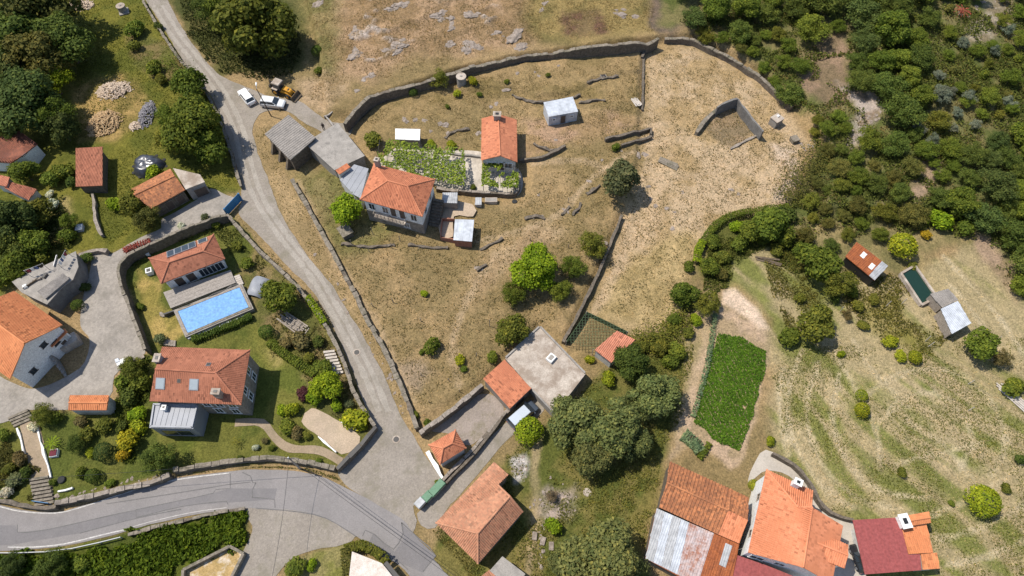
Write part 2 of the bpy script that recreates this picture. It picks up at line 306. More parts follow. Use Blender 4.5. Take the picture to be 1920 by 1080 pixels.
# ------------------------------------------------------------------ ground: one sheet, colour by what grows there
DRY, DRY2, PALE, BARE = (.30, .21, .108), (.215, .158, .075), (.42, .31, .195), (.40, .285, .19)
GRN, GRN2, OLV = (.145, .135, .026), (.10, .105, .02), (.17, .145, .05)
WOODF, WOODF2 = (.16, .14, .06), (.09, .105, .03)
ZN = [  # outline, two tones, feather (m), patch size (m)
 ([(-200,-200),(255,-200),(274,0),(372,152),(422,240),(452,350),(330,420),(280,450),(205,478),(150,470),(0,560),(-200,700)], GRN, GRN2, 1.5, 4),
 ([(130,160),(200,140),(262,150),(275,200),(240,245),(215,270),(155,262),(145,215)], (.34,.23,.09), (.20,.15,.05), 3.0, 3),
 ([(240,40),(330,95),(365,150),(345,170),(290,150),(255,120),(238,80)], (.17,.13,.055), (.11,.11,.03), 2.0, 3),
 ([(85,390),(130,375),(140,420),(110,470),(75,450)], (.30,.235,.10), (.17,.15,.05), 2.0, 3),
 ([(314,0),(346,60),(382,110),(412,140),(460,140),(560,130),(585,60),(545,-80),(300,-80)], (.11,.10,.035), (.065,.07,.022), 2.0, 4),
 ([(560,150),(640,120),(660,190),(610,215),(560,195)], (.36,.26,.16), (.25,.18,.10), 3.0, 3),
 ([(545,0),(700,0),(720,70),(660,150),(580,140),(585,60)], (.24,.185,.085), (.16,.14,.055), 4.0, 5),
 ([(630,-60),(1030,-60),(1020,92),(880,112),(770,120),(690,168),(640,150)], (.335,.225,.135), (.245,.165,.09), 4.0, 4),
 ([(1000,0),(1220,0),(1225,72),(1100,86),(1010,95),(980,50)], (.25,.185,.075), (.16,.13,.05), 4.0, 5),
 ([(1055,35),(1125,35),(1135,75),(1060,78)], (.13,.075,.05), (.17,.12,.06), 2.0, 2),
 ([(1215,-40),(1300,-40),(1290,60),(1235,75),(1215,60)], (.15,.11,.08), (.11,.085,.065), 2.0, 2),
 ([(1215,95),(1300,90),(1420,150),(1480,220),(1515,280),(1500,330),(1470,390),(1400,395),(1320,430),(1290,520),(1265,610),(1190,625),(1110,580),(1140,500),(1175,400),(1205,300)], PALE, (.33,.235,.125), 3.5, 5),
 ([(1205,200),(1262,225),(1240,420),(1205,520),(1125,575),(1150,480),(1190,400),(1212,300)], (.44,.32,.20), (.36,.26,.15), 3.0, 3),
 ([(1312,240),(1345,208),(1384,190),(1428,246),(1375,278)], (.25,.18,.11), (.20,.15,.09), 1.0, 2),
 ([(880,520),(1000,420),(1060,440),(980,480),(900,560)], (.36,.26,.155), (.30,.21,.12), 3.0, 3),
 ([(1110,590),(1190,480),(1260,440),(1300,440),(1285,540),(1262,615),(1200,625)], (.38,.28,.14), (.29,.215,.10), 3.0, 3),
 ([(655,240),(760,190),(900,150),(1000,140),(1190,130),(1200,200),(1000,180),(880,200),(720,240)], (.26,.185,.09), (.19,.14,.06), 4.0, 6),
 ([(985,230),(1090,230),(1150,215),(1200,230),(1130,260),(1060,275),(985,300)], (.34,.225,.145), (.28,.19,.10), 3.0, 3),
 ([(745,690),(790,670),(815,700),(790,735),(760,730)], (.33,.25,.18), (.27,.20,.13), 2.0, 3),
 ([(500,235),(530,320),(590,415),(680,580),(775,790),(755,780),(700,660),(620,530),(530,400),(480,280),(476,245)], (.33,.235,.125), (.25,.18,.09), .8, 3),
 ([(540,320),(690,310),(690,360),(760,440),(640,480),(580,390)], (.21,.17,.075), (.15,.135,.05), 3.0, 4),
 ([(430,400),(500,480),(612,612),(700,800),(632,882),(500,862),(330,885),(110,945),(0,940),(-200,940),(-200,770),(60,770),(205,770),(275,660),(270,640),(225,500),(300,440)], (.125,.125,.03), (.085,.10,.022), .8, 3.5),
 ([(255,500),(300,535),(305,570),(335,580),(350,625),(320,640),(285,635),(262,580)], (.36,.26,.09), (.22,.18,.05), 1.5, 3),
 ([(480,470),(610,610),(700,800),(655,845),(610,800),(560,720),(490,640),(455,500)], (.20,.15,.07), (.10,.10,.03), 2.0, 2.5),
 ([(470,600),(540,640),(570,720),(540,770),(500,790),(380,800),(385,870),(335,880),(330,830),(470,720)], (.15,.145,.035), (.105,.12,.025), 1.5, 5),
 ([(500,655),(545,650),(535,690),(515,690)], (.27,.225,.08), (.15,.145,.035), 1.5, 2),
 ([(0,1033),(120,1026),(280,985),(400,962),(465,955),(468,1010),(440,1080),(430,1200),(-200,1200),(-200,1033)], (.09,.105,.018), (.06,.075,.015), .8, 4),
 ([(535,1055),(590,1030),(650,1022),(660,1080),(640,1200),(500,1200)], (.23,.20,.08), (.15,.15,.04), 1.0, 3),
 ([(830,985),(880,915),(950,860),(1000,800),(1060,780),(1100,720),(1190,650),(1262,615),(1300,520),(1320,600),(1300,700),(1250,860),(1210,1040),(1230,1200),(880,1200),(800,1040)], (.165,.14,.045), (.09,.10,.024), 2.0, 3.5),
 ([(985,930),(1010,960),(1010,1080),(985,1140),(960,1060),(985,1000)], (.21,.165,.06), (.15,.125,.05), 1.5, 2),
 ([(960,860),(985,850),(990,890),(965,905)], (.48,.44,.42), (.33,.30,.28), 1.0, 1),
 ([(1020,915),(1075,920),(1085,960),(1040,980),(1010,960)], (.36,.29,.25), (.20,.17,.11), 2.0, 1.5),
 ([(1280,600),(1320,560),(1350,545),(1330,640),(1310,720),(1280,800),(1255,860),(1262,800),(1285,700)], (.33,.245,.14), (.25,.20,.10), 1.0, 2),
 ([(1352,545),(1375,541),(1420,578),(1446,620),(1440,680),(1420,770),(1395,860),(1370,880),(1330,850),(1290,840),(1255,865),(1300,700),(1330,620)], (.40,.29,.20), (.31,.23,.14), .8, 2),
 ([(1352,545),(1378,541),(1420,578),(1446,620),(1420,615),(1380,585),(1352,570)], (.60,.46,.35), (.52,.40,.30), .8, 2),
 ([(1310,510),(1370,405),(1480,395),(1560,500),(1700,520),(1900,400),(2100,300),(2100,1300),(1620,1300),(1620,985),(1520,930),(1440,845),(1450,700),(1440,600),(1400,555),(1350,520)], (.325,.26,.145), (.165,.17,.05), 2.5, 2.2, -50),
 ([(1312,505),(1340,430),(1380,408),(1480,400),(1540,450),(1500,520),(1440,470),(1380,480),(1360,540),(1320,560)], (.13,.12,.035), (.09,.095,.025), 2.0, 2.5),
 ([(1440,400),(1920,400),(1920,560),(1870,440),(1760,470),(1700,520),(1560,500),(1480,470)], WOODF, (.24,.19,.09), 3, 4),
 ([(1470,700),(1560,680),(1600,720),(1590,820),(1640,930),(1560,960),(1480,850)], (.37,.295,.17), (.18,.18,.055), 3.0, 1.5, -62),
 ([(1640,700),(1800,690),(1860,780),(1900,850),(1780,900),(1700,830)], (.36,.285,.165), (.165,.175,.05), 4.0, 1.7, -48),
 ([(1600,560),(1680,560),(1740,640),(1720,670),(1620,610)], (.20,.175,.05), (.27,.22,.09), 2.0, 2),
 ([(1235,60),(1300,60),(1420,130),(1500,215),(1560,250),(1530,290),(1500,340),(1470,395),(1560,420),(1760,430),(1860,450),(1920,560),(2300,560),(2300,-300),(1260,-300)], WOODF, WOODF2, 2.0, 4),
 ([(1530,90),(1575,60),(1580,130),(1590,200),(1540,215),(1490,170),(1500,120)], (.24,.165,.11), (.17,.125,.075), 2.5, 3),
 ([(1565,170),(1650,185),(1650,215),(1610,270),(1580,300),(1600,220)], (.38,.32,.28), (.25,.19,.14), 2.0, 2),
 ([(1720,290),(1760,310),(1740,370),(1690,390),(1700,340)], (.30,.215,.15), (.22,.165,.10), 2.0, 3),
 ([(1790,100),(1840,20),(1880,0),(1900,60),(1850,100)], (.34,.29,.22), (.20,.16,.10), 2.0, 3),
 ([(1810,430),(1850,440),(1900,520),(1905,560),(1860,500)], (.30,.215,.15), (.22,.165,.10), 2.0, 3),
 ([(1440,270),(1500,270),(1500,345),(1465,390),(1452,360),(1480,320)], (.44,.34,.25), (.36,.26,.17), 1.5, 2),
]
HAY = [[(1505,655),(1478,740),(1488,830),(1545,915),(1600,950)],[(1535,680),(1512,770),(1535,860),(1600,930),(1690,955)],[(1575,700),(1560,790),(1590,870),(1650,920),(1740,935)],[(1470,690),(1462,770),(1478,850)],[(1625,740),(1690,702),(1780,694),(1850,740),(1885,830),(1860,890)],[(1650,790),(1715,738),(1785,752),(1822,820),(1800,880)],[(1700,790),(1760,830),(1830,905)],[(1680,870),(1760,850),(1840,830)],[(1915,660),(1870,590),(1810,520),(1770,480)],[(1880,670),(1835,600),(1780,530)],[(1700,975),(1790,950),(1880,900),(1940,850)],[(1760,1010),(1850,985),(1950,930)],[(1775,1060),(1860,1040),(1950,1000)],[(1600,640),(1640,700),(1700,760)],[(1560,650),(1600,720),(1640,800),(1650,880)]]
TRODDEN = [[(895,455),(960,440),(1050,405),(1110,335),(1190,285)],[(560,345),(620,470),(700,600),(775,755)],[(1000,310),(1090,305),(1200,335),(1300,330),(1430,295)],[(1225,100),(1222,200),(1215,300),(1190,410),(1150,520),(1110,590)],[(930,480),(880,560),(850,640),(860,720)],[(1330,540),(1325,620),(1300,720),(1270,820)],[(1010,800),(1000,880),(1005,960),(990,1080)]]
def paint_lines(C, lines, width, col, amt, seed):
    for l in lines:
        P = catmull(WP(l), False, 2.0); lo, hi = P.min(0) - 3, P.max(0) + 3; ix = np.where((GX > lo[0]) & (GX < hi[0]))[0]; iy = np.where((GY > lo[1]) & (GY < hi[1]))[0]
        if len(ix) < 2 or len(iy) < 2: continue
        s = np.s_[iy[0]:iy[-1] + 1, ix[0]:ix[-1] + 1]; d = np.full(XX[s].shape, 1e9)
        for a, b in zip(P[:-1], P[1:]):
            e = b - a; wx, wy = XX[s] - a[0], YY[s] - a[1]; t = np.clip((wx * e[0] + wy * e[1]) / (e @ e), 0, 1); d = np.minimum(d, np.hypot(wx - e[0] * t, wy - e[1] * t))
        w = (smooth01(1.3 - (d + (fbm(XX[s], YY[s], 1.5, 3, seed) - .5) * width * 1.6) / width) * amt * (.35 + fbm(XX[s], YY[s], 4, 3, seed + 2)))[..., None]; w = np.clip(w, 0, 1); C[s] = C[s] * (1 - w) + np.array(col) * w
def build_ground():
    nx, ny = len(GX), len(GY); C = np.zeros(XX.shape + (3,)); C[:] = DRY
    n0 = smooth01((fbm(XX, YY, 7, 5, 40) - .38) / .24)[..., None]; C = C * (1 - n0) + np.array(DRY2) * n0
    wx = (fbm(XX, YY, 3.0, 4, 50) - .5) * 3.0; tuft = np.ones(XX.shape); grn = np.zeros(XX.shape)
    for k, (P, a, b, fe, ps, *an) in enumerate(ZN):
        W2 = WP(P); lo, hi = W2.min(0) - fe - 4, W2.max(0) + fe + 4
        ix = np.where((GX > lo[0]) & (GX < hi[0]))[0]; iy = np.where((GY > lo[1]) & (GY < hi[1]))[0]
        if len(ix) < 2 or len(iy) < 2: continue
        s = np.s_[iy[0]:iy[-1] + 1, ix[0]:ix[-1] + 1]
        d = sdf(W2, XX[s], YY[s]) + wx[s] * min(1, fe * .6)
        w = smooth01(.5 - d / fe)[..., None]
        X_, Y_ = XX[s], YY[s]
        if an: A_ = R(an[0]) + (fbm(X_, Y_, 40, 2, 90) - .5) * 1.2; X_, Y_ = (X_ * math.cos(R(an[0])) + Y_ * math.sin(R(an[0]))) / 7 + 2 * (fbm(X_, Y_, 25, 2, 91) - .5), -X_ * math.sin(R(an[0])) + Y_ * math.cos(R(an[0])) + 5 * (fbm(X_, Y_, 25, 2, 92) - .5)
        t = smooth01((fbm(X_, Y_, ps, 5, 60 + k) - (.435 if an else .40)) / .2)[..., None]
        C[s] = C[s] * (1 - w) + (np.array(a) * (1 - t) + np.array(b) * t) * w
    paint_lines(C, HAY, .45, (.46, .38, .25), .75, 70); paint_lines(C, TRODDEN, .7, (.42, .31, .20), .6, 75)
    rm = (ROCKM * (.55 + .45 * (fbm(XX, YY, .9, 3, 37) > .48)))[..., None]; rc = np.array((.40, .335, .29)) * (.55 + .9 * fbm(XX, YY, .8, 3, 38))[..., None]; C = C * (1 - rm) + rc * rm
    me = bpy.data.meshes.new('ground'); v = np.stack([XX, YY, TERR], -1).reshape(-1, 3)
    j, i = np.meshgrid(np.arange(ny - 1), np.arange(nx - 1), indexing='ij'); q = (j * nx + i).ravel()
    fa = np.stack([q, q + 1, q + nx + 1, q + nx], 1)
    me.vertices.add(len(v)); me.vertices.foreach_set('co', v.ravel()); me.loops.add(fa.size); me.loops.foreach_set('vertex_index', fa.ravel().astype(np.int32))
    me.polygons.add(len(fa)); me.polygons.foreach_set('loop_start', np.arange(0, fa.size, 4, dtype=np.int32))
    me.update(calc_edges=True); me.polygons.foreach_set('use_smooth', np.ones(len(fa), bool))
    ca = me.color_attributes.new('soil', 'FLOAT_COLOR', 'POINT')
    ca.data.foreach_set('color', np.concatenate([C.reshape(-1, 3), np.ones((nx * ny, 1))], 1).astype(np.float32).ravel())
    m, nt, b = nodes('ground'); at = N(nt, 'Attribute', attribute_name='soil'); p = pos(nt)
    c = at.outputs['Color']
    f1 = noise(nt, 1.1, p, 6, .7); c = mixc(nt, .8, c, ramp(nt, f1, [(.28, (.62, .66, .62)), (.5, (1, 1, 1)), (.72, (1.3, 1.26, 1.22))]), 'MULTIPLY')
    f2 = noise(nt, 4.2, p, 5, .8); c = mixc(nt, 1.0, c, ramp(nt, f2, [(.33, (.55, .57, .54)), (.5, (1, 1, 1)), (.66, (1.5, 1.47, 1.42))]), 'MULTIPLY')
    vo = N(nt, 'TexVoronoi'); vo.inputs['Scale'].default_value = 1.4; nt.links.new(p, vo.inputs['Vector'])
    c = mixc(nt, .55, c, ramp(nt, vo.outputs['Distance'], [(.10, (.72, .74, .66)), (.32, (1.06, 1.05, 1.03))]), 'MULTIPLY')
    nt.links.new(c, b.inputs['Base Color']); b.inputs['Roughness'].default_value = .95; b.inputs['Specular IOR Level'].default_value = .08
    ad = N(nt, 'Math', operation='ADD'); nt.links.new(f1, ad.inputs[0]); nt.links.new(f2, ad.inputs[1]); bump(nt, b, ad.outputs[0], .8, .22)
    me.materials.append(m); o = bpy.data.objects.new('ground', me); COL.objects.link(o)
    tag(o, 'dry grass meadows, lawns and bare soil across the village hillside', None, None, 'structure')
    return C
SOIL = build_ground()
# ------------------------------------------------------------------ roads and paving
def roadmat(name, c1, c2, cell, dark, stripe=0):
    m, nt, b = nodes(name); p = pos(nt)
    big = noise(nt, .25, p, 6, .65); col = ramp(nt, big, [(.35, c1), (.65, c2)])
    if cell:
        vo = N(nt, 'TexVoronoi', feature='F1'); vo.inputs['Scale'].default_value = cell; nt.links.new(p, vo.inputs['Vector'])
        col = mixc(nt, .28, col, ramp(nt, vo.outputs['Color'], [(.1, (.55, .55, .55)), (.9, (1.4, 1.38, 1.34))]), 'MULTIPLY'); h = vo.outputs['Distance']
    else: h = noise(nt, 22, p, 2)
    f = noise(nt, 7, p, 4, .7); col = mixc(nt, .6, col, ramp(nt, f, [(.3, (.74, .74, .74)), (.7, (1.2, 1.2, 1.2))]), 'MULTIPLY')
    s = noise(nt, .35, p, 7, .75); col = mixc(nt, ramp(nt, s, [(.50, (0, 0, 0)), (.66, (.75, .75, .75))]), col, dark)
    s2 = noise(nt, 1.7, p, 5, .7); col = mixc(nt, ramp(nt, s2, [(.60, (0, 0, 0)), (.74, (.5, .5, .5))]), col, tuple(x * 1.35 for x in c1))
    nt.links.new(col, b.inputs['Base Color']); b.inputs['Roughness'].default_value = .92; b.inputs['Specular IOR Level'].default_value = .15
    bump(nt, b, h, .35, .03); M[name] = m
roadmat('asphalt', (.245, .225, .215), (.215, .20, .192), 0, (.19, .175, .168))
roadmat('asphalt_patch', (.185, .172, .17), (.17, .16, .158), 0, (.21, .195, .188))
roadmat('cobbles', (.285, .25, .212), (.235, .205, .172), 5.0, (.185, .165, .12))
roadmat('cobbles_drive', (.335, .30, .262), (.265, .238, .208), 3.0, (.19, .172, .145))
roadmat('gravel_court', (.46, .36, .26), (.38, .30, .22), 9.0, (.30, .25, .17))
roadmat('patio_pave', (.50, .445, .38), (.42, .37, .31), 2.2, (.30, .26, .21))
roadmat('yard_conc', (.46, .41, .35), (.38, .34, .29), 0, (.28, .25, .20))
roadmat('path_gravel', (.33, .255, .175), (.26, .20, .14), 8.0, (.18, .15, .09))
roadmat('stone_court', (.30, .25, .215), (.23, .195, .165), 6.0, (.16, .14, .08))
M['tar'] = mat('tar', (.11, .105, .10), (.15, .142, .138), 3, rough=.7, bs=0)
M['paint'] = mat('paint', (.55, .53, .50), (.38, .36, .34), 2, bs=0, fine=6)
sheet('cobbled_road', COBBLE, 'cobbles', .030, 'grey cobbled village road climbing past the walled gardens', amp=.22)
sheet('cobbled_road', BRANCH, 'cobbles', .034, 'cobbled branch road curving off below the asphalt bend', amp=.2)
sheet('lane', LANE, 'cobbles', .026, 'narrow stone lane between low walls leading to the parked van', amp=.2)
sheet('road', ROAD, 'asphalt', .045, 'grey asphalt road bending below the village gardens', amp=.1)
sheet('driveway', DRIVE, 'cobbles_drive', .030, 'pale cobbled driveway running from the blue gate to the courtyard', amp=.12)
sheet('patio', PATIO, 'patio_pave', .030, 'pale stone patio under the grape vines behind the house', amp=.05)
sheet('courtyard', COURT_LOW, 'gravel_court', .030, 'pale gravel parking court behind the garden wall', amp=.12)
sheet('courtyard', COURT_STONE, 'stone_court', .024, 'rough stone courtyard beside the small tiled store', amp=.12)
sheet('yard', YARD, 'yard_conc', .030, 'pale concrete yard around the white house', amp=.12)
sheet('path', PATH_L, 'path_gravel', .030, 'gravel path between white kerbs leading down to the steps', amp=.08)
def ribbon(name, pts, w, m, z, label, kind='structure', px=True, step=.8, parent=None, wob=0.0, drape=False):
    C = catmull(WP(pts) if px else pts, False, step); T = np.gradient(C, axis=0); T /= np.linalg.norm(T, axis=1)[:, None] + 1e-9
    Nn = np.stack([-T[:, 1], T[:, 0]], 1); ww = w / 2 * (1 + wob * (fbm(C[:, 0], C[:, 1], .7, 2, 77) - .5) * 2)
    A, B = C + Nn * ww[:, None] if wob else C + Nn * w / 2, C - Nn * ww[:, None] if wob else C - Nn * w / 2
    mb = MB(); n = len(C); mb.add([(x, y, z + (hgt(x, y) if drape else 0)) for x, y in np.concatenate([A, B])], [(i + 1, i, n + i, n + i + 1) for i in range(n - 1)])
    o = mb.build(name, m, parent)
    if parent is None: tag(o, label, None, None, kind)
    return o
ribbon('path', [(440,792),(490,792),(515,820),(543,840),(600,845),(640,866)], 1.1, 'path_gravel', .07, 'curved gravel garden path across the lawn', drape=True, wob=.2)
CR_ = bpy.data.objects['cobbled_road']; WL['cobbled_road'] = Vector((0, 0, 0)); roadmat('worn_cobbles', (.34, .305, .262), (.29, .26, .222), 6.0, (.21, .185, .15))
for dx in (-9, 8): ribbon('wheel_track', [(296 + dx, 10), (330 + dx, 65), (372 + dx, 118), (412 + dx, 170), (445 + dx, 235), (462 + dx, 300), (485 + dx, 370), (530 + dx, 440), (585 + dx, 510), (625 + dx, 575), (660 + dx, 640), (695 + dx, 710), (720 + dx, 772)], .75, 'worn_cobbles', .0345, '', parent=CR_, wob=.6)
ROADO = bpy.data.objects['road']; WL['road'] = Vector((0, 0, 0))
ribbon('edge_line', [(-40,941),(0,950),(40,959),(105,962),(160,949),(250,920),(330,900),(430,887)], .14, 'paint', .057, '', parent=ROADO)
ribbon('edge_line', [(15,1026),(60,1026),(120,1020),(200,1001),(240,992)], .16, 'paint', .057, '', parent=ROADO)
ribbon('edge_line', [(240,991),(280,979),(360,961),(425,952)], .07, 'paint', .057, '', parent=ROADO)
sheet('resurfaced_strip', [(-30,985),(30,985),(33,998),(90,993),(255,957),(400,925),(430,916),(520,916),(515,936),(425,943),(340,948),(260,970),(150,1000),(20,1022),(-30,1022)], 'asphalt_patch', .050, '', amp=.04, sm=False, parent=ROADO)
sheet('resurfaced_patch', [(700,1000),(740,1035),(757,1010),(755,985),(785,1012),(817,1042),(793,1074),(760,1060),(720,1048),(690,1020)], 'asphalt_patch', .050, '', amp=.04, sm=False, parent=ROADO)
for s in ([(33,984),(33,998),(90,993),(255,957),(256,970),(340,950),(425,940),(428,946)], [(255,956),(400,925),(405,918),(432,916),(432,888)], [(455,886),(470,893),(474,905),(480,906)],
          [(150,1000),(256,972),(340,955)], [(472,933),(515,937),(516,952)], [(474,933),(473,920),(480,905)], [(433,908),(470,904)], [(680,1005),(685,994),(702,1002),(722,1020),(738,1030),(748,1018),(756,1000),(753,980)],
          [(753,980),(785,1010),(817,1042),(793,1072)], [(720,1040),(745,1050),(765,1068)], [(480,953),(560,960),(612,972),(668,1006)], [(200,945),(330,925),(432,908)]):
    ribbon('tar_seam', s, .12, 'tar', .0605, '', parent=ROADO, step=1.5, wob=.5)
# sagging overhead wires come later; manhole covers
for u, v, lab in ((669,661,'round iron manhole cover in the cobbled road beside the stone wall'), (743,824,'round iron manhole cover in the cobbled square'), (1101,923,'pale round manhole cover in the rough grass')):
    p = G(u, v); o = thing('manhole_cover', lab, 'manhole cover', (p.x, p.y, p.z))
    mb = MB(); mb.lathe((p.x, p.y, max(p.z, .02) - .05), [(.55, 0), (.55, .09), (.44, .095)], 18); mb.build('frame', 'concrete_pale', o)
    mb = MB(); mb.lathe((p.x, p.y, max(p.z, .02) - .03), [(.38, 0), (.38, .082), (.34, .09)], 18); mb.build('lid', 'iron' if v < 900 else 'concrete_pale', o)
# ------------------------------------------------------------------ walls that follow a line
def wall(name, pts, h, t, m, label, cat='wall', top=True, cap=None, step=.9, jit=.09, group=None, sm=True, capw=.06):
    C = np.array([G(u, v, h if top else 0)[:2] for u, v in pts]); C = catmull(C, False, step) if sm else np.concatenate([np.linspace(C[i], C[i + 1], max(2, int(np.linalg.norm(C[i + 1] - C[i]) / step)), endpoint=False) for i in range(len(C) - 1)] + [C[-1:]])
    T = np.gradient(C, axis=0); T /= np.linalg.norm(T, axis=1)[:, None] + 1e-9; Nn = np.stack([-T[:, 1], T[:, 0]], 1); n = len(C)
    base = [min(hgt(*(c + q * .9)), hgt(*(c - q * .9))) for c, q in zip(C, Nn)]
    r = random.Random(len(label) * 7 + n); mb = MB(); vs = []; tops = []
    for i in range(n):
        a = C[i] + Nn[i] * (t / 2 + r.uniform(-jit, jit)); b = C[i] - Nn[i] * (t / 2 + r.uniform(-jit, jit)); z = base[i] + h + r.uniform(-jit, jit) * 1.2
        vs += [(a[0], a[1], base[i] - .4), (b[0], b[1], base[i] - .4), (b[0], b[1], z), (a[0], a[1], z)]; tops.append(z)
    fs = [(4 * i + k, 4 * i + (k + 1) % 4, 4 * i + 4 + (k + 1) % 4, 4 * i + 4 + k) for i in range(n - 1) for k in range(4)] + [(3, 2, 1, 0), (4 * n - 4, 4 * n - 3, 4 * n - 2, 4 * n - 1)]
    mb.add(vs, fs); c0 = Vector((C[0][0], C[0][1], base[0]))
    if cap is None:
        o = mb.build(name, m, loc=c0); tag(o, label, cat, group)
    else:
        o = thing(name, label, cat, c0, group); mb.build('masonry', m, o)
        L = 0
        for i in range(0, n - 1):                          # coping stones, one by one
            a, b = Vector((*C[i], tops[i])), Vector((*C[i + 1], tops[i + 1])); k = MB(); e = (b - a) * .02
            sh = Vector((r.uniform(-.07, .07), r.uniform(-.07, .07), 0))
            if r.random() < .06 and 'pale' not in str(m): continue
            k.bar(a + e + sh - Vector((0, 0, .03)), b - e + sh - Vector((0, 0, .03)), t + capw * 2 + r.uniform(-.14, .10), .10 + r.uniform(0, .14)); k.build('coping_stone', cap, o)
    return o
wall('stone_wall', [(646,232),(672,205),(702,180),(750,164),(800,150),(880,123),(940,111),(1000,101),(1100,88),(1200,79),(1234,73)], 2.2, .55, 'stone', 'long dark granite wall along the top of the meadow', cap='stone_cap')
wall('stone_wall', [(1247,72),(1292,74),(1330,90),(1400,128),(1445,162),(1486,200)], 1.1, .55, 'stone', 'curved granite wall dividing the pale field from the wood', cap='stone_cap')
wall('stone_wall', [(1232,82),(1212,90),(1205,103)], 1.0, .5, 'stone', 'short wall stub turning in beside the gap in the granite wall', step=.8)
wall('terrace_wall', [(1206,104),(1206,140),(1205,205)], .5, .4, 'stone', 'low terrace edge running down from the wall gap')
wall('terrace_wall', [(1135,259),(1180,248),(1222,239),(1221,250)], .9, .4, 'stone', 'upper of two short terrace walls above the round tree', step=.8)
wall('terrace_wall', [(1165,271),(1200,262),(1222,254)], .7, .4, 'stone', 'lower of two short terrace walls above the round tree', step=.8)
wall('retaining_wall', [(548,338),(590,412),(622,470),(642,508),(664,548),(690,603),(720,655),(750,722),(774,780),(782,804)], 1.0, .55, 'stone', 'rough stone retaining wall along the meadow above the cobbled road', cap='stone_cap', jit=.12, step=1.0)
wall('parapet', [(268,0),(290,40),(330,102),(365,142),(392,182),(414,230),(430,275),(440,312),(452,350)], .8, .35, 'stone', 'thin stone parapet along the cobbled road above the woodpiles', cap='stone_cap')
wall('garden_wall', [(425,402),(480,463),(520,500),(555,535),(585,572),(612,612),(640,668),(665,738),(702,798)], 1.3, .4, 'stone_pale', 'long garden wall between the lawn and the cobbled road', cap='stone_cap')
wall('garden_wall', [(704,799),(676,834),(632,880)], 1.4, .45, 'stone', 'stepped dark garden wall at the corner of the cobbled square', cap='iron', sm=False, step=1.6)
wall('garden_wall', [(628,878),(590,870),(560,864),(500,858),(430,865),(380,872),(326,882)], 1.1, .5, 'stone', 'granite garden wall above the asphalt road beside the lawn', cap='stone_cap')
wall('garden_wall', [(318,890),(280,905),(220,918),(160,932),(105,942)], 1.2, .55, 'stone', 'dark garden wall with white stones above the road bend', cap='stone_pale', jit=.14)
wall('garden_wall', [(-20,936),(20,942),(60,951),(85,953),(105,950)], 1.0, .5, 'stone', 'curved wall below the white flowers at the road bend')
wall('driveway_wall', [(422,402),(396,410),(330,436),(272,463),(240,478),(224,494),(221,510),(228,538),(245,582),(262,630),(272,655)], 2.0, .35, 'stone', 'curved retaining wall between the driveway and the pool garden', cap='stone_cap')
wall('meadow_wall', [(787,812),(830,782),(868,752),(905,722)], 1.6, .5, 'stone', 'tall stone wall closing the lower end of the meadow', cap='stone_pale')
wall('lane_wall', [(783,946),(812,918),(850,880),(880,850),(905,822),(935,788),(958,762)], .7, .4, 'stone', 'low wall along the stone lane behind the bins', cap='stone_pale')
wall('lane_wall', [(836,905),(870,870),(910,825),(944,778)], .9, .3, 'stone', 'inner wall beside the tiny hipped store', step=1.5)
wall('terrace_wall', [(1166,402),(1152,438),(1132,488),(1112,532),(1090,578),(1072,612),(1056,640)], 1.0, .45, 'stone', 'curved terrace wall dropping from the round tree to the flat roof')
wall('retaining_wall', [(972,298),(1005,296),(1035,285),(1060,271)], .8, .4, 'stone', 'short curved wall from the orange shed across the grass')
wall('patio_wall', [(818,352),(860,357),(920,361),(965,362),(972,352),(973,322)], 1.0, .4, 'stone', 'dark wall holding up the vine patio', cap='stone_pale')
wall('patio_wall', [(815,283),(850,287),(900,292)], .5, .25, 'concrete', 'low pale kerb wall behind the grape vines')
wall('roadside_wall', [(240,1003),(300,986),(360,972),(410,961),(460,954)], .5, .35, 'stone', 'low stone wall between the road verge and the green bank', cap='stone_cap')
wall('retaining_wall', [(1450,850),(1475,862),(1502,882),(1520,905),(1535,935),(1560,962),(1600,975)], 1.1, .4, 'stone', 'curved stone wall behind the white house')
wall('garden_wall', [(173,362),(176,390),(180,420),(190,440)], .8, .45, 'stone_pale', 'short mossy rubble wall below the small red-roofed barn', jit=.12, step=.8)
wall('rubble_wall', [(148,478),(175,468),(200,470)], .9, .6, 'stone_pale', 'pale rubble wall end at the bend of the driveway', jit=.14, step=.7)
wall('yard_wall', [(610,217),(625,236)], .6, .25, 'concrete', 'small L shaped yard wall at the end of the dirt track', sm=False) 
wall('yard_wall', [(607,218),(622,205)], .6, .25, 'concrete', 'short upper arm of the yard wall by the dirt track', sm=False)
wall('terrace_wall', [(765,458),(800,462),(840,464)], .35, .35, 'stone', 'low row of stones in front of the house', jit=.12, step=.7)
wall('edging', [(640,790),(668,806)], .35, .25, 'white', 'white kerb at the head of the gravel court', sm=False)
wall('edging', [(596,818),(630,848)], .35, .25, 'white', 'white kerb beside the gravel court and curved path', sm=False)
for k, (a, b, lab) in enumerate((((32,802),(47,858),'white kerb on the house side of the gravel path'), ((66,795),(95,895),'white kerb on the lawn side of the gravel path'), ((108,922),(136,915),'white marble bar set in the garden grass'))):
    wall('kerb', [a, b], .3, .22, 'white', lab, 'kerb', sm=False)

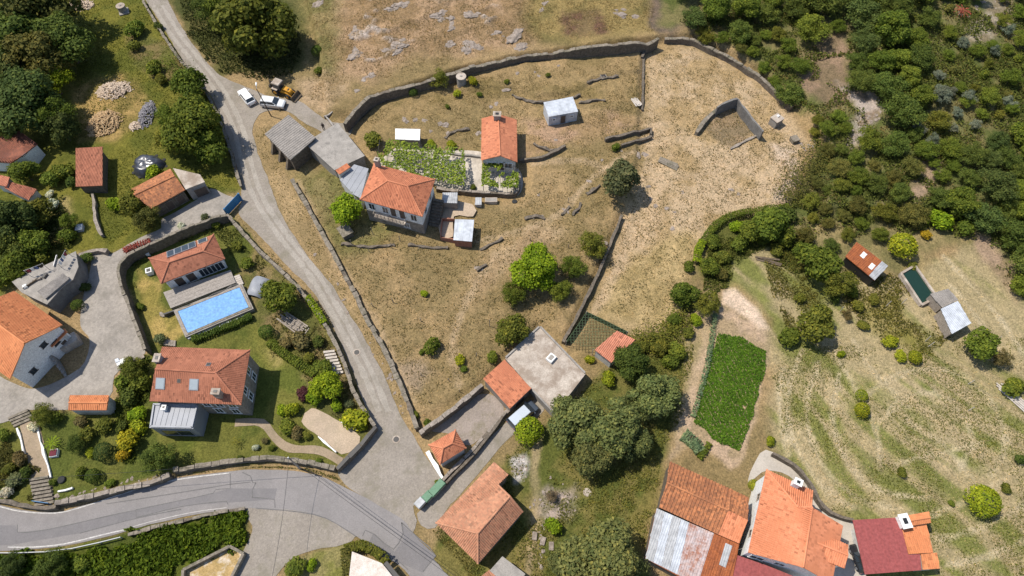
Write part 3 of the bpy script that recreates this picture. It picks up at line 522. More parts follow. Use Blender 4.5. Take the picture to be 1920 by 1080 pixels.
# ruined enclosure and small masonry in the pale field
wall('ruin_wall', [(1306,247),(1325,222),(1346,204)], .9, .6, 'stone_cap', 'thick low end of the roofless ruin', step=1)
wall('ruin_wall', [(1345,201),(1364,190),(1383,184)], 2.3, .35, 'concrete_dark', 'tall upper wall of the roofless ruin', step=1)
wall('ruin_wall', [(1384,185),(1408,217),(1431,246)], 2.3, .3, 'concrete_dark', 'tall long side wall of the roofless ruin', sm=False)
wall('ruin_wall', [(1428,249),(1400,262),(1370,278)], .35, .35, 'stone_pale', 'broken low front wall of the roofless ruin', jit=.12, step=.7)
def bx(name, label, cat, u, v, sx, sy, sz, rz, m, parts=(), group=None):
    p = G(u, v); o = thing(name, label, cat, p, group); mb = MB(); mb.box((p.x, p.y, p.z - .2), sx, sy, sz + .2, rz); mb.build('body', m, o)
    for pn, dx, dy, z, a, b, c, pm in parts:
        ca, sa = math.cos(rz), math.sin(rz); mb = MB(); mb.box((p.x + dx * ca - dy * sa, p.y + dx * sa + dy * ca, p.z + z), a, b, c, rz); mb.build(pn, pm, o)
    return o
bx('water_tank', 'small grey concrete block with a pipe cap in the pale field', 'tank', 1452, 233, 1.7, 1.5, 1.5, R(35), 'concrete', [('cover_slab', 0, 0, 1.5, 1.85, 1.65, .12, 'concrete_pale'), ('cap', .3, .2, 1.62, .4, .4, .2, 'white')])
bx('trough', 'small dark stone trough lying in the upper meadow', 'trough', 1131, 145, 1.1, 1.3, .4, R(20), 'stone_cap', [('basin', 0, 0, .4, .7, .9, .02, 'black')])
def cyl(name, label, u, v, r, h, m, lidm, extra=None):
    p = G(u, v); o = thing(name, label, 'tank', p); mb = MB(); mb.lathe((p.x, p.y, p.z - .2), [(r, 0), (r * .98, h + .2)], 20); mb.build('body', m, o)
    mb = MB(); mb.lathe((p.x, p.y, p.z + h), [(r * 1.08, 0), (r * 1.08, .14), (r * .5, .17)], 20); mb.build('lid', lidm, o)
    mb = MB(); mb.lathe((p.x, p.y, p.z + h + .17), [(r * .3, 0), (r * .28, .1)], 12); mb.build('hatch', 'concrete', o)
    if extra: mb = MB(); mb.box((p.x + .2, p.y - .2, p.z - .2), r * 2.3, r * 2.3, .5, .4); mb.build('plinth', 'concrete', o)
    return o
cyl('water_tank', 'round concrete water tank with pale lid under the granite wall', 866, 160, .85, 2.0, 'concrete', 'concrete_pale')
cyl('well', 'round stone well with reddish lid on a plinth in the green field', 232, 22, .8, 1.3, 'concrete', 'concrete_pale', 1)
bx('junk_crate', 'small pale box on the stones at the edge of the wood', 'box', 1488, 265, 1.2, 1.2, .7, R(20), 'stone_cap', [('cover_slab', 0, 0, .7, 1.3, 1.3, .1, 'stone_cap')])

# ------------------------------------------------------------------ buildings
def inset(loop, d):
    n = len(loop); ar = sum(loop[i][0] * loop[(i + 1) % n][1] - loop[(i + 1) % n][0] * loop[i][1] for i in range(n)); s = 1 if ar > 0 else -1; out = []
    for i in range(n):
        a, b, c = Vector(loop[i - 1][:2]), Vector(loop[i][:2]), Vector(loop[(i + 1) % n][:2])
        e1, e2 = (b - a).normalized(), (c - b).normalized(); n1, n2 = Vector((-e1.y, e1.x)) * s, Vector((-e2.y, e2.x)) * s
        out.append(b + (n1 + n2) / max(.35, 1 + n1.dot(n2)) * d)
    return out
def ribs(mb, pts, pitch, hh, wf):
    """raised rows of tiles or corrugations up the slope of one roof face"""
    P = [Vector(p) for p in pts]; nrm = Vector((0, 0, 0))
    for i in range(len(P)): nrm += (P[i] - P[0]).cross(P[(i + 1) % len(P)] - P[0])
    nrm.normalize()
    if nrm.z < 0: nrm = -nrm
    ua = Vector((0, 0, 1)).cross(nrm)
    if ua.length < .02: e = P[1] - P[0]; ua = e
    ua.normalize(); va = nrm.cross(ua); Q = [((p - P[0]).dot(ua), (p - P[0]).dot(va)) for p in P]
    u0, u1 = min(q[0] for q in Q), max(q[0] for q in Q); k = max(1, round((u1 - u0) / pitch)); st = (u1 - u0) / k
    for i in range(k):
        u = u0 + (i + .5) * st; cr = []
        for j in range(len(Q)):
            a, b = Q[j], Q[(j + 1) % len(Q)]
            if (a[0] > u) != (b[0] > u): cr.append(a[1] + (u - a[0]) / (b[0] - a[0]) * (b[1] - a[1]))
        cr.sort()
        for v0, v1 in zip(cr[::2], cr[1::2]):
            if v1 - v0 < .15: continue
            w = st * wf / 2; pt = lambda uu, vv, h: P[0] + ua * uu + va * vv + nrm * h
            mb.add([pt(u - w, v0, .003), pt(u - w * .45, v0, hh), pt(u + w * .45, v0, hh), pt(u + w, v0, .003), pt(u - w, v1, .003), pt(u - w * .45, v1, hh), pt(u + w * .45, v1, hh), pt(u + w, v1, .003)],
                   [(0, 1, 5, 4), (1, 2, 6, 5), (2, 3, 7, 6), (3, 2, 1, 0)], [[(u - w, v0), (u, v0), (u, v1), (u - w, v1)], [(u, v0), (u, v0), (u, v1), (u, v1)], [(u, v0), (u + w, v0), (u + w, v1), (u, v1)], [(u, v0)] * 4])
def faceuv(P):
    nrm = Vector((0, 0, 0))
    for i in range(len(P)): nrm += (P[i] - P[0]).cross(P[(i + 1) % len(P)] - P[0])
    nrm.normalize(); flip = nrm.z < 0
    if flip: nrm = -nrm
    ua = Vector((0, 0, 1)).cross(nrm)
    if ua.length < .02: ua = P[1] - P[0]
    ua.normalize(); va = nrm.cross(ua); return flip, [((p - P[0]).dot(ua), (p - P[0]).dot(va)) for p in P]
TILE, CORR, SEAM = ('tile_rows', .25, .055, .62), ('corrugations', .3, .035, .6), ('seams', .55, .04, .08)
class House: pass
def house(name, label, cat, P, faces, loop, wm, rm, over=.35, rib=TILE, cap='ridge_tiles', thick=.14, group=None, z0=None, facemats=None, base=None, roofname='roof', capr=.13):
    cu, cv = sum(p[0] for p in P) / len(P), sum(p[1] for p in P) / len(P); hm = sum(p[2] for p in P) / len(P)
    g = G(cu, cv, hm); z0 = g.z - hm if z0 is None else z0
    V = [W(u, v, z + z0) for u, v, z in P]; H = House(); H.V = V; H.z0 = z0
    o = thing(name, label, cat, (g.x, g.y, z0), group); H.o = o
    lp = [V[i] for i in loop]; ins = inset(lp, over); H.ins = [Vector((q.x, q.y, 0)) for q in ins]; H.top = [p.z for p in lp]
    mb = MB(); mb.prism([(q.x, q.y) for q in ins], z0 - .8, [p.z - thick * .5 for p in lp]); H.wall = mb.build('wall', wm, o)
    if base: mb = MB(); mb.prism([(q.x, q.y) for q in inset(lp, over - .04)], z0 - .8, z0 + base[0]); mb.build('plinth', base[1], o)
    mb = MB(); cnt = {}
    for f in faces:
        fl, uv = faceuv([V[i] for i in f]); ff = list(f)
        if fl: ff = ff[::-1]; uv = uv[::-1]
        mb.add([V[i] for i in ff], [tuple(range(len(ff)))], [uv])
        mb.add([V[i] - Vector((0, 0, thick)) for i in ff[::-1]], [tuple(range(len(ff)))])
        for i in range(len(ff)):
            a, b = ff[i], ff[(i + 1) % len(ff)]; cnt.setdefault((min(a, b), max(a, b)), []).append((a, b))
    for e, l in cnt.items():
        if len(l) == 1: a, b = l[0]; d = Vector((0, 0, thick)); mb.add([V[a] - d, V[b] - d, V[b], V[a]], [(0, 1, 2, 3)])
    H.roof = mb.build(roofname, rm, o)
    if rib:
        mb = MB()
        for f in faces: ribs(mb, [V[i] for i in f], rib[1], rib[2], rib[3])
        if mb.v: mb.build(rib[0], rm, H.roof, kind='stuff')
    if cap:
        for e, l in cnt.items():
            if len(l) == 2: mb = MB(); a, b = V[e[0]], V[e[1]]; mb.tube(a + Vector((0, 0, .02)), b + Vector((0, 0, .02)), capr, capr, 8); mb.build('ridge_tile', rm, H.roof)
    return H
def opening(H, k, fr, z, w, h, kind='window', frame='white', shutter=None):
    """window or door on wall side k, fr along it, z above the base"""
    n = len(H.ins); a, b = H.ins[k], H.ins[(k + 1) % n]; d = (b - a).normalized(); nn = Vector((d.y, -d.x, 0))
    ce = sum((q for q in H.ins), Vector()) / n; c = a + (b - a) * fr
    if nn.dot(c - ce) < 0: nn = -nn
    rz = math.atan2(d.y, d.x); zz = H.z0 + z
    mb = MB(); c1 = c + nn * .02
    for dx, ww, hz, hh in ((-w / 2, .1, 0, h), (w / 2, .1, 0, h)): q = c1 + d * dx; mb.box((q.x, q.y, zz + hz), ww, .12, hh, rz)
    for hz in (-.06, h): mb.box((c1.x, c1.y, zz + hz), w + .26, .17, .1, rz)
    f = mb.build(kind, frame, H.o); mb = MB(); q = c + nn * .012; mb.box((q.x, q.y, zz), w - .1, .05, h, rz); mb.build('pane' if kind == 'window' else 'leaf', 'glass' if kind == 'window' else 'door_paint', f)
    if kind == 'window': mb = MB(); q = c + nn * .04; mb.box((q.x, q.y, zz), .06, .04, h, rz); mb.build('mullion', frame, f)
    return f
M['door_paint'] = mat('door_paint', (.12, .09, .07), (.08, .06, .05), 3, rough=.6)
def chimney(H, u, v, z, w, h, m='white', d=None, sink=1.2):
    q = W(u, v, H.z0 + z); mb = MB(); e = H.V[1] - H.V[0]; rz = math.atan2(e.y, e.x)
    mb.box((q.x, q.y, H.z0 + z - h - sink), w, d or w, h + sink, rz); c = mb.build('chimney', m, H.o)
    mb = MB(); mb.box((q.x, q.y, H.z0 + z), w * 1.25, (d or w) * 1.25, .1, rz); mb.build('cap', 'concrete_pale' if m != 'white' else m, c)
    mb = MB(); mb.box((q.x, q.y, H.z0 + z + .1), w * .5, (d or w) * .5, .05, rz); mb.build('flue', 'black', c)
def on_roof(H, face, u, v, w, h, name, m, rise=.1, frame=None):
    """flat panel lying on a roof plane at the pixel"""
    a, b, c = (H.V[i] for i in face[:3]); n = (b - a).cross(c - a).normalized(); n = n if n.z > 0 else -n
    o0 = Vector((0, 0, CAMH)); d = (W(u, v, 0) - o0); t = (a - o0).dot(n) / d.dot(n); p = o0 + d * t
    ua = Vector((0, 0, 1)).cross(n).normalized(); va = n.cross(ua); root = None
    def slab(w, h, r0, r1, nm, mm, par):
        mb = MB(); q = [p + ua * sx * w / 2 + va * sy * h / 2 for sx, sy in ((-1, -1), (1, -1), (1, 1), (-1, 1))]
        mb.add([x + n * r0 for x in q] + [x + n * r1 for x in q], [(3, 2, 1, 0), (4, 5, 6, 7), (0, 1, 5, 4), (1, 2, 6, 5), (2, 3, 7, 6), (3, 0, 4, 7)]); return mb.build(nm, mm, par)
    if frame: f = slab(w * 1.22, h * 1.16, -.05, rise, name, frame, H.roof); slab(w, h, rise - .02, rise + .02, 'pane', m, f)
    else: slab(w, h, -.05, rise, name, m, H.roof)

# main house with the balcony
H = house('farmhouse', 'whitewashed farmhouse with hipped orange tile roof and front balcony', 'house',
  [(701,307,5.5),(816,336,5.5),(792,406,5.5),(675,374,5.5),(727,339,7.5),(764,349,7.5)], [(0,1,5,4),(1,2,5),(2,3,4,5),(3,0,4)], [0,1,2,3], 'white', 'tile_house', .4, base=(2.5, 'stone_pale'))
for fr, w in ((.12, 1.0), (.36, 1.0), (.86, 1.0)): opening(H, 2, 1 - fr, 3.1, w, 1.5)
for fr in (.50, .66): opening(H, 2, 1 - fr, 2.75, 1.0, 2.2, 'door', 'white')
for fr in (.3, .7): opening(H, 1, fr, 3.1, .9, 1.4)
opening(H, 2, .3, .6, .9, 1.1); opening(H, 2, .75, .4, .9, 1.7, 'door', 'stone_cap')
a, b = H.ins[2], H.ins[3]; d = (b - a).normalized(); nn = Vector((-d.y, d.x, 0)); nn = nn if nn.y < 0 else -nn
p0, p1 = a + d * (b - a).length * .28, a + d * (b - a).length * .82; mb = MB(); z = H.z0
mb.bar(p0 + nn * .55 + Vector((0, 0, z + 2.55)), p1 + nn * .55 + Vector((0, 0, z + 2.55)), 1.1, .16); bal = mb.build('balcony', 'concrete_pale', H.o)
mb = MB()
for zz in (2.95, 3.25, 3.55): mb.bar(p0 + nn * 1.05 + Vector((0, 0, z + zz)), p1 + nn * 1.05 + Vector((0, 0, z + zz)), .06, .06)
for i in range(9): q = p0 + (p1 - p0) * i / 8 + nn * 1.05; mb.box((q.x, q.y, z + 2.71), .07, .07, .95)
for q in (p0, p1): mb.bar(q + nn * .05 + Vector((0, 0, z + 3.55)), q + nn * 1.05 + Vector((0, 0, z + 3.55)), .06, .06)
mb.build('railing', 'wood', bal)
chimney(H, 706, 299, 7.6, .65, 1.6, 'concrete')
for k in range(9):                          # outside stair beside the house
    a, b = H.ins[1], H.ins[2]; d = (b - a).normalized(); q = a + d * (1.2 + k * .42); nx = Vector((-d.y, d.x, 0)); nx = nx if nx.x > 0 else -nx; mb = MB(); c = q + nx * 1.0
    mb.box((c.x, c.y, z - .3), 1.7, .45, 2.6 - k * .25, math.atan2(nx.y, nx.x)); mb.build('stair_step', 'stone', H.o)
H = house('outhouse', 'low flat grey roofed outhouse joined to the farmhouse', 'outhouse', [(664,308,3.3),(691,316,3.3),(676,372,3.0),(662,364,3.0),(637,337,3.1)], [(0,1,2,3,4)], [0,1,2,3,4], 'render_dirty', 'zinc', .15, ('seams', 1.0, .03, .06), None)
H = house('bread_oven', 'small white oven house with a bright red tile roof beside the outhouse', 'oven', [(629,319,4.3),(650,306,4.3),(657,313,4.0),(636,327,4.0)], [(0,1,2,3)], [0,1,2,3], 'render_dirty', 'tile_new', .12)
H = house('concrete_store', 'square store with a bare weathered concrete flat roof behind the farmhouse', 'store', [(571,268,3.0),(633,230,3.2),(684,292,3.2),(627,319,3.0)], [(0,1,2,3)], [0,1,2,3], 'concrete', 'concrete', .15, None, None)
opening(H, 0, .5, 0, 1.6, 2.1, 'door', 'concrete')
H = house('barn', 'open barn with a grey corrugated sheet roof and stone buttresses', 'barn', [(496,251,3.4),(541,215,3.8),(592,258,3.8),(544,300,3.4)], [(0,1,2,3)], [0,1,2,3], 'stone', 'asbestos', .3, ('corrugations', .45, .07, .55), None)
a, b = H.ins[0], H.ins[3]; d = (b - a).normalized(); nn = Vector((-d.y, d.x, 0)); nn = nn if nn.x < 0 else -nn
for fr in (.18, .5, .82):
    q = a + (b - a) * fr; mb = MB(); e = d * .25; zz = H.z0
    mb.add([q - e + Vector((0, 0, zz - .3)), q + e + Vector((0, 0, zz - .3)), q + e + nn * 1.3 + Vector((0, 0, zz - .3)), q - e + nn * 1.3 + Vector((0, 0, zz - .3)), q - e + Vector((0, 0, zz + 2.6)), q + e + Vector((0, 0, zz + 2.6))], [(0, 1, 2, 3), (4, 5, 1, 0), (3, 2, 5, 4), (0, 3, 4), (1, 5, 2)]); mb.build('buttress', 'stone', H.o)
H = house('garden_house', 'long stone shed with a bright orange gable roof above the vines', 'shed', [(903,222,3.0),(934,214,4.1),(969,224,3.0),(970,304,3.0),(938,292,4.1),(902,300,3.0)], [(0,1,4,5),(1,2,3,4)], [0,1,2,3,4,5], 'render_dirty', 'tile_house', .3)
chimney(H, 932, 214, 5.0, 1.1, .9, 'concrete', .9)
for k in (3, 4): opening(H, k, .5, .9, 1.4, 1.2)
opening(H, 3, .92, .1, .9, 2.0, 'door', 'white')
H = house('prefab_shed', 'white metal shed with a pale blue roof in the upper meadow', 'shed', [(1019,192,2.6),(1074,181,2.6),(1084,209,2.4),(1029,219,2.4)], [(0,1,2,3)], [0,1,2,3], 'tin_blue', 'tin_blue', .06, ('seams', 1.0, .025, .06), None, .08)
opening(H, 2, .5, .1, .9, 1.9, 'door', 'zinc'); opening(H, 2, .2, 1.2, .5, .5); opening(H, 2, .82, 1.2, .5, .5)
H = house('lean_to', 'small shelter with a bright white curved roof above the vines', 'shelter', [(741,241,2.3),(788,242,2.3),(787,263,2.1),(741,261,2.1)], [(0,1,2,3)], [0,1,2,3], 'wood', 'white', .15, ('seams', .8, .02, .06), None, .08)
H = house('sheep_pen', 'pale sheet roof on brick piers covering half of a gravel pen', 'pen', [(853,411,2.0),(889,412,2.0),(885,453,1.9),(850,450,1.9)], [(0,1,2,3)], [0,1,2,3], 'red_brick', 'tin_blue', .15, ('seams', 1.0, .02, .05), None, .06)
wall('pen_wall', [(853,449),(826,444),(829,409),(852,410)], 1.0, .16, 'red_brick', 'thin red brick wall around the open half of the pen', sm=False)
sheet('pen_floor', [(828,388),(888,390),(888,412),(852,412),(850,450),(826,446)], 'gravel_court', hgt(*W(850,420)[:2]) + .28, 'pale gravel floor of the pen beside the house', amp=.1)
H = house('hen_house', 'little shed with a rusty ribbed tin roof beside the outside stair', 'shed', [(830,361,2.2),(858,361,2.2),(857,381,2.0),(828,380,2.0)], [(0,1,2,3)], [0,1,2,3], 'wood', 'tin', .06, CORR, None, .06)
H = house('wood_hutch', 'low pale plank hutch against the patio wall', 'hutch', [(892,370,.9),(903,370,.9),(903,384,.8),(890,384,.8)], [(0,1,2,3)], [0,1,2,3], 'wood_pale', 'tin', .05, ('corrugations', .25, .03, .5), None, .06)

# pool house
H = house('pool_house', 'low pool house with hipped red tile roof and a row of solar panels', 'pool house', [(279,484,3.0),(401,439,3.0),(422,485,3.0),(302,532,3.0),(317,492,4.3),(381,471,4.3)], [(0,1,5,4),(1,2,5),(2,3,4,5),(3,0,4)], [0,1,2,3], 'white', 'tile_dark', .5)
for fr in (.1, .24, .38): opening(H, 2, fr, .2, 1.2, 1.9)
for fr in (.6, .8): opening(H, 2, fr, .1, 1.3, 2.1, 'door', 'white')
for u, v in ((321,477),(335,471.5),(348,466.5),(361,461.5)): on_roof(H, (0,1,5), u, v, .92, 1.4, 'solar_panel', 'solar', .25, 'wheel')
on_roof(H, (0,1,5), 380, 452, 1.2, 1.0, 'roof_window', 'solar', .12, 'concrete_pale')
# lawn house
H = house('lawn_house', 'two storey stone house with a large red tile roof and skylights', 'house', [(304,650,5.0),(469,656,5.0),(452,759,5.0),(280,752,5.0),(291,692,6.8),(404,699,6.8)], [(0,1,5,4),(1,2,5),(2,3,4,5)], [0,1,2,3,4], 'stone_pale', 'tile_dark', .35)
for fr in (.12, .27, .42): opening(H, 2, fr, 2.9, 1.0, 1.2)
for fr in (.15, .35): opening(H, 2, fr, .4, 1.0, 1.7)
for fr in (.3, .7): opening(H, 1, fr, 3.0, 1.0, 1.2); opening(H, 1, fr, .6, 1.0, 1.5)
for u, v, w in ((301,719,1.0),(364,721,1.0)): on_roof(H, (2,3,4), u, v, w, 1.3, 'roof_window', 'skylight', .12, 'zinc')
on_roof(H, (2,3,4), 336, 714, .45, .5, 'roof_vent', 'iron', .1, 'tile_old'); on_roof(H, (0,1,5), 391, 684, .45, .5, 'roof_vent', 'iron', .12, 'zinc')
chimney(H, 294, 671, 6.9, .75, 1.1, 'zinc', 1.0); chimney(H, 404, 734, 7.0, .95, 1.2, 'concrete_pale', .7)
H = house('zinc_annex', 'modern flat roofed annex clad in grey zinc beside the lawn house', 'annex', [(287,756,3.7),(373,757,3.7),(362,804,3.7),(280,802,3.7)], [(0,1,2,3)], [0,1,2,3], 'zinc', 'zinc', .08, ('seams', .72, .05, .09), None, .2)
opening(H, 2, .5, .4, 4.0, 2.3, 'window', 'zinc')
chimney(H, 307, 764, 4.3, .5, .5, 'white', .6, .2)
mb = MB(); lp = inset([H.V[i] for i in range(4)], .0)
for i in range(4):
    q, r_ = inset([H.V[j] for j in range(4)], .18)[i], inset([H.V[j] for j in range(4)], .18)[(i + 1) % 4]; mb.bar((q.x, q.y, H.z0 + 3.7), (r_.x, r_.y, H.z0 + 3.7), .22, .18)
mb.build('parapet', 'zinc', H.o)
# left edge houses
H = house('gable_house', 'tall white house with a bright orange gable roof above the courtyard', 'house', [(27,546,4.9),(117,609,4.9),(46,644,7.6),(19,711,4.9),(-80,640,4.9),(-50,575,7.6)], [(0,1,2,5),(5,2,3,4)], [0,1,2,3,4,5], 'white', 'tile_bright', .45)
opening(H, 1, .72, 3.9, .8, .8, 'window', 'iron'); opening(H, 1, .45, 2.4, .8, .9, 'window', 'iron'); opening(H, 2, .55, 1.8, .8, .9, 'window', 'iron'); opening(H, 1, .3, .2, .9, 2.0, 'door')
H = house('porch', 'small orange tiled porch roof over the outside stairs of the white house', 'porch', [(84,641,3.1),(121,616,3.1),(126,622,3.3),(97,651,3.3)], [(0,1,2,3)], [0,1,2,3], 'render_dirty', 'tile_bright', .4, TILE, None)
mb = MB(); q0 = W(100, 655, 0); q1 = W(140, 640, 0)
for k in range(8): mb = MB(); c = W(104 + k * 3.0 - k * .5, 668 + k * 4.4, 0); mb.box((c.x, c.y, -.1), 1.5, .34, 2.3 - k * .27, R(-55)); mb.build('stair_step', 'concrete', H.o)
mb = MB(); c = W(128, 640, 1.2); mb.box((c.x, c.y, -.1), 2.6, 1.6, 1.6, R(38)); mb.build('landing', 'concrete_pale', H.o)
H = house('garden_shed', 'narrow garden shed with a bright orange double pitch roof', 'shed', [(131,741,2.2),(204,741,2.2),(202,755,2.6),(200,769,2.2),(128,769,2.2),(129,755,2.6)], [(0,1,2,5),(5,2,3,4)], [0,1,2,3,4,5], 'render_dirty', 'tile_bright', .12)
H = house('cottage', 'old stone cottage with lumpy orange tile roof beside the driveway', 'cottage', [(243,356,3.0),(319,316,3.0),(328,330,4.0),(347,356,3.0),(283,391,3.0),(252,366,4.0)], [(0,1,2,5),(5,2,3,4)], [0,1,2,3,4,5], 'stone', 'tile_rust', .3)
for fr in (.2, .55): opening(H, 3, fr, .3, 1.2, 1.9, 'door', 'stone_cap')
H = house('cottage_store', 'flat roofed concrete store joined to the old cottage', 'store', [(324,315,3.1),(375,327,3.1),(384,341,3.1),(348,355,3.1)], [(0,1,2,3)], [0,1,2,3], 'concrete', 'concrete_pale', .08, None, None)
opening(H, 2, .4, .2, 2.0, 2.0, 'door', 'concrete')
H = house('barn', 'small stone barn with a plain red tile roof in the green field', 'barn', [(142,278,2.4),(192,275,2.4),(192,348,2.1),(142,350,2.1)], [(0,1,2,3)], [0,1,2,3], 'stone', 'tile_dark', .35)
H = house('white_cottage', 'white gabled cottage with a red roof coloured dark for tree shade', 'cottage', [(-20,262,2.6),(36,246,2.6),(70,270,2.6),(44,290,3.4),(20,306,2.6),(-40,300,2.6)], [(0,1,2,3,4,5)], [0,1,2,3,4,5], 'white', 'tile_shade', .15)
H = house('pigsty', 'low sty with a narrow crooked orange tile roof', 'sty', [(8,352,1.7),(18,341,1.7),(40,347,1.7),(52,350,1.7),(69,355,1.7),(53,375,1.5),(30,364,1.5)], [(0,1,2,3,4,5,6)], [0,1,2,3,4,5,6], 'render_dirty', 'tile_pale', .1)
H = house('sty_store', 'tiny tiled store between the white cottage and the sty', 'store', [(-10,326,2.3),(18,332,2.3),(12,350,2.1),(-10,345,2.1)], [(0,1,2,3)], [0,1,2,3], 'render_dirty', 'tile_pale', .1)
H = house('terrace_house', 'grey house with a cluttered flat concrete roof terrace', 'house', [(22,528,3.2),(60,508,3.2),(142,471,3.2),(147,500,3.2),(137,524,3.2),(118,537,3.2),(88,571,3.2),(40,548,3.2)], [(0,1,2,3,4,5,6,7)], [0,1,2,3,4,5,6,7], 'concrete_dark', 'concrete', .1, None, None)
TERRH = H
H2 = house('ridge_shelter', 'sloping grey sheet roof on the edge of the concrete terrace', 'shelter', [(70,546,4.0),(118,512,4.0),(130,522,3.5),(84,561,3.5)], [(0,1,2,3)], [0,1,2,3], 'concrete', 'asbestos', .08, CORR, None, .06)
# lane cluster
H = house('lane_store', 'small stone store with a single red tile slope beside the van', 'store', [(906,710,3.0),(946,674,3.0),(996,728,2.8),(956,766,2.8)], [(0,1,2,3)], [0,1,2,3], 'stone_pale', 'tile_house', .15)
opening(H, 2, .5, 0, 1.8, 2.0, 'door', 'wood')
H = house('flat_roof_house', 'house with a large blotchy pale concrete flat roof', 'house', [(1012,612,2.5),(1098,701,2.5),(1040,776,2.5),(998,731,2.5),(947,672,2.5)], [(0,1,2,3,4)], [0,1,2,3,4], 'concrete', 'concrete_pale', .06, None, None)
for i, j in ((0, 1), (4, 0), (2, 3)):
    mb = MB(); a, b = H.V[i], H.V[j]; e = (b - a).normalized() * .15; mb.bar(a + e, b - e, .25, .2); mb.build('parapet', 'concrete', H.o)
mb = MB(); c = W(1033, 673, 2.5 + H.z0); mb.box((c.x, c.y, c.z), 1.0, 1.2, .5, R(-40)); hb = mb.build('roof_hatch', 'white', H.o); mb = MB(); mb.box((c.x, c.y, c.z + .5), .6, .8, .03, R(-40)); mb.build('grille', 'concrete', hb)
H = house('hen_store', 'small store with a pale pink tile roof beside the netted hen run', 'store', [(1157,620,2.6),(1191,637,2.6),(1146,680,2.3),(1115,656,2.3)], [(0,1,2,3)], [0,1,2,3], 'render_dirty', 'tile_pale', .15)
H = house('tiny_store', 'tiny square store with a hipped orange tile roof by the cobbled square', 'store', [(804,834,2.5),(854,806,2.5),(874,840,2.5),(825,871,2.5),(831,840,3.6),(848,831,3.6)], [(0,1,5,4),(1,2,5),(2,3,4,5),(3,0,4)], [0,1,2,3], 'render_dirty', 'tile_house', .25)
opening(H, 3, .5, 0, .9, 1.9, 'door', 'white')
wall('gate_wall', [(801,846),(818,875),(832,901)], .8, .45, 'white', 'low whitewashed wall beside the tiny hipped store', sm=False)
H = house('old_house', 'old house with a faded lichen-covered hipped tile roof below the lane', 'house', [(817,980,3.2),(926,866,3.2),(954,890,3.8),(934,910,3.8),(980,960,3.2),(896,1057,3.2),(896,1000,4.8),(956,931,4.8)], [(0,1,2,3,7,6),(0,6,5),(6,7,4,5),(3,4,7)], [0,1,2,3,4,5], 'stone_pale', 'tile_old', .25, group=None)
H = house('ruined_store', 'bare concrete slab roof of a store below the old house', 'store', [(918,1070,2.5),(942,1043,2.5),(985,1076,2.5),(965,1110,2.5)], [(0,1,2,3)], [0,1,2,3], 'stone', 'concrete', .1, None, None)
H = house('tile_store', 'corner of a low tiled roof below the old house', 'store', [(900,1082,2.4),(918,1068,2.4),(945,1095,2.4),(925,1120,2.4)], [(0,1,2,3)], [0,1,2,3], 'stone', 'tile_old', .1)
# lower farm
H = house('old_barn', 'long barn with rough ribbed orange tiles and newer tiles at one end', 'barn', [(1256,865,3.6),(1370,917,3.6),(1404,933,3.6),(1402,975,4.8),(1366,957,4.8),(1250,905,4.8),(1236,951,3.6),(1347,1002,3.6),(1386,1019,3.6)], [(0,1,4,5),(1,2,3,4),(5,4,7,6)], [0,1,2,3,8,7,6,5], 'stone', 'tile_rust', .2, ('tile_rows', .42, .09, .5))
V = H.V; mb = MB(); f = (4, 3, 8, 7); fl, uv = faceuv([V[i] for i in f]); ff = list(f)[::-1] if fl else list(f); uv = uv[::-1] if fl else uv
mb.add([V[i] for i in ff], [(0, 1, 2, 3)], [uv]); mb.add([V[i] - Vector((0, 0, .14)) for i in ff[::-1]], [(0, 1, 2, 3)]); nr = mb.build('renewed_roof', 'tile_new', H.o, label='newer bright orange tiles at the end of the old barn roof'); mb = MB(); ribs(mb, [V[i] for i in f], .25, .05, .6); mb.build('tile_rows', 'tile_new', nr, kind='stuff')
H = house('tin_barn', 'low barn roofed with grey, pink and rusty metal sheets', 'barn', [(1231,953,3.3),(1346,1003,3.3),(1386,1021,3.3),(1372,1090,2.9),(1355,1120,2.8),(1330,1112,2.8),(1210,1047,2.8)], [(0,1,2,3,4,5,6)], [0,1,2,3,4,5,6], 'stone', 'rust', .15, None, None)
def lerp(a, b, t): return a + (b - a) * t
def sheetrow(H, A, B, C_, D, n, m, name='roof_sheet', lift=.03, label=None):
    for i in range(n):
        t0, t1 = i / n + .004, (i + 1) / n - .004; V = [lerp(A, B, t0), lerp(A, B, t1), lerp(D, C_, t1), lerp(D, C_, t0)]
        mm = m[i % len(m)] if isinstance(m, list) else m; l = lift + (i % 3) * .012; mb = MB()
        mb.add([p + Vector((0, 0, .01)) for p in V] + [p + Vector((0, 0, l + .02)) for p in V], [(0, 1, 2, 3), (7, 6, 5, 4), (4, 5, 1, 0), (5, 6, 2, 1), (6, 7, 3, 2), (7, 4, 0, 3)]); ribs(mb, [p + Vector((0, 0, l + .02)) for p in V], .3, .03, .5); mb.build(name, mm, H.roof)
V = H.V; A, B, C_, D = V[0], V[2], V[3], V[6]; Dr = V[5]
E = lambda t: lerp(A, B, t)
F2 = lambda t: lerp(D, V[4], t)
sheetrow(H, E(0), E(.40), F2(.42), F2(0), 4, ['tin', 'tin_blue'], lift=.03)
sheetrow(H, E(.40), E(.70), F2(.68), F2(.42), 3, 'tin_pink')
for (a0, a1, b0, b1) in ((0, .45, .70, .79), (.46, 1, .70, .79), (0, .7, .80, .89), (.71, 1, .80, .89), (0, .35, .90, 1.0), (.36, 1, .90, 1.0)):
    sheetrow(H, lerp(E(b0), F2(b0 - .01), a0), lerp(E(b1), F2(b1), a0), lerp(E(b1), F2(b1), a1), lerp(E(b0), F2(b0 - .01), a1), 1, 'rust', lift=.03 + .02 * (b0 > .75))
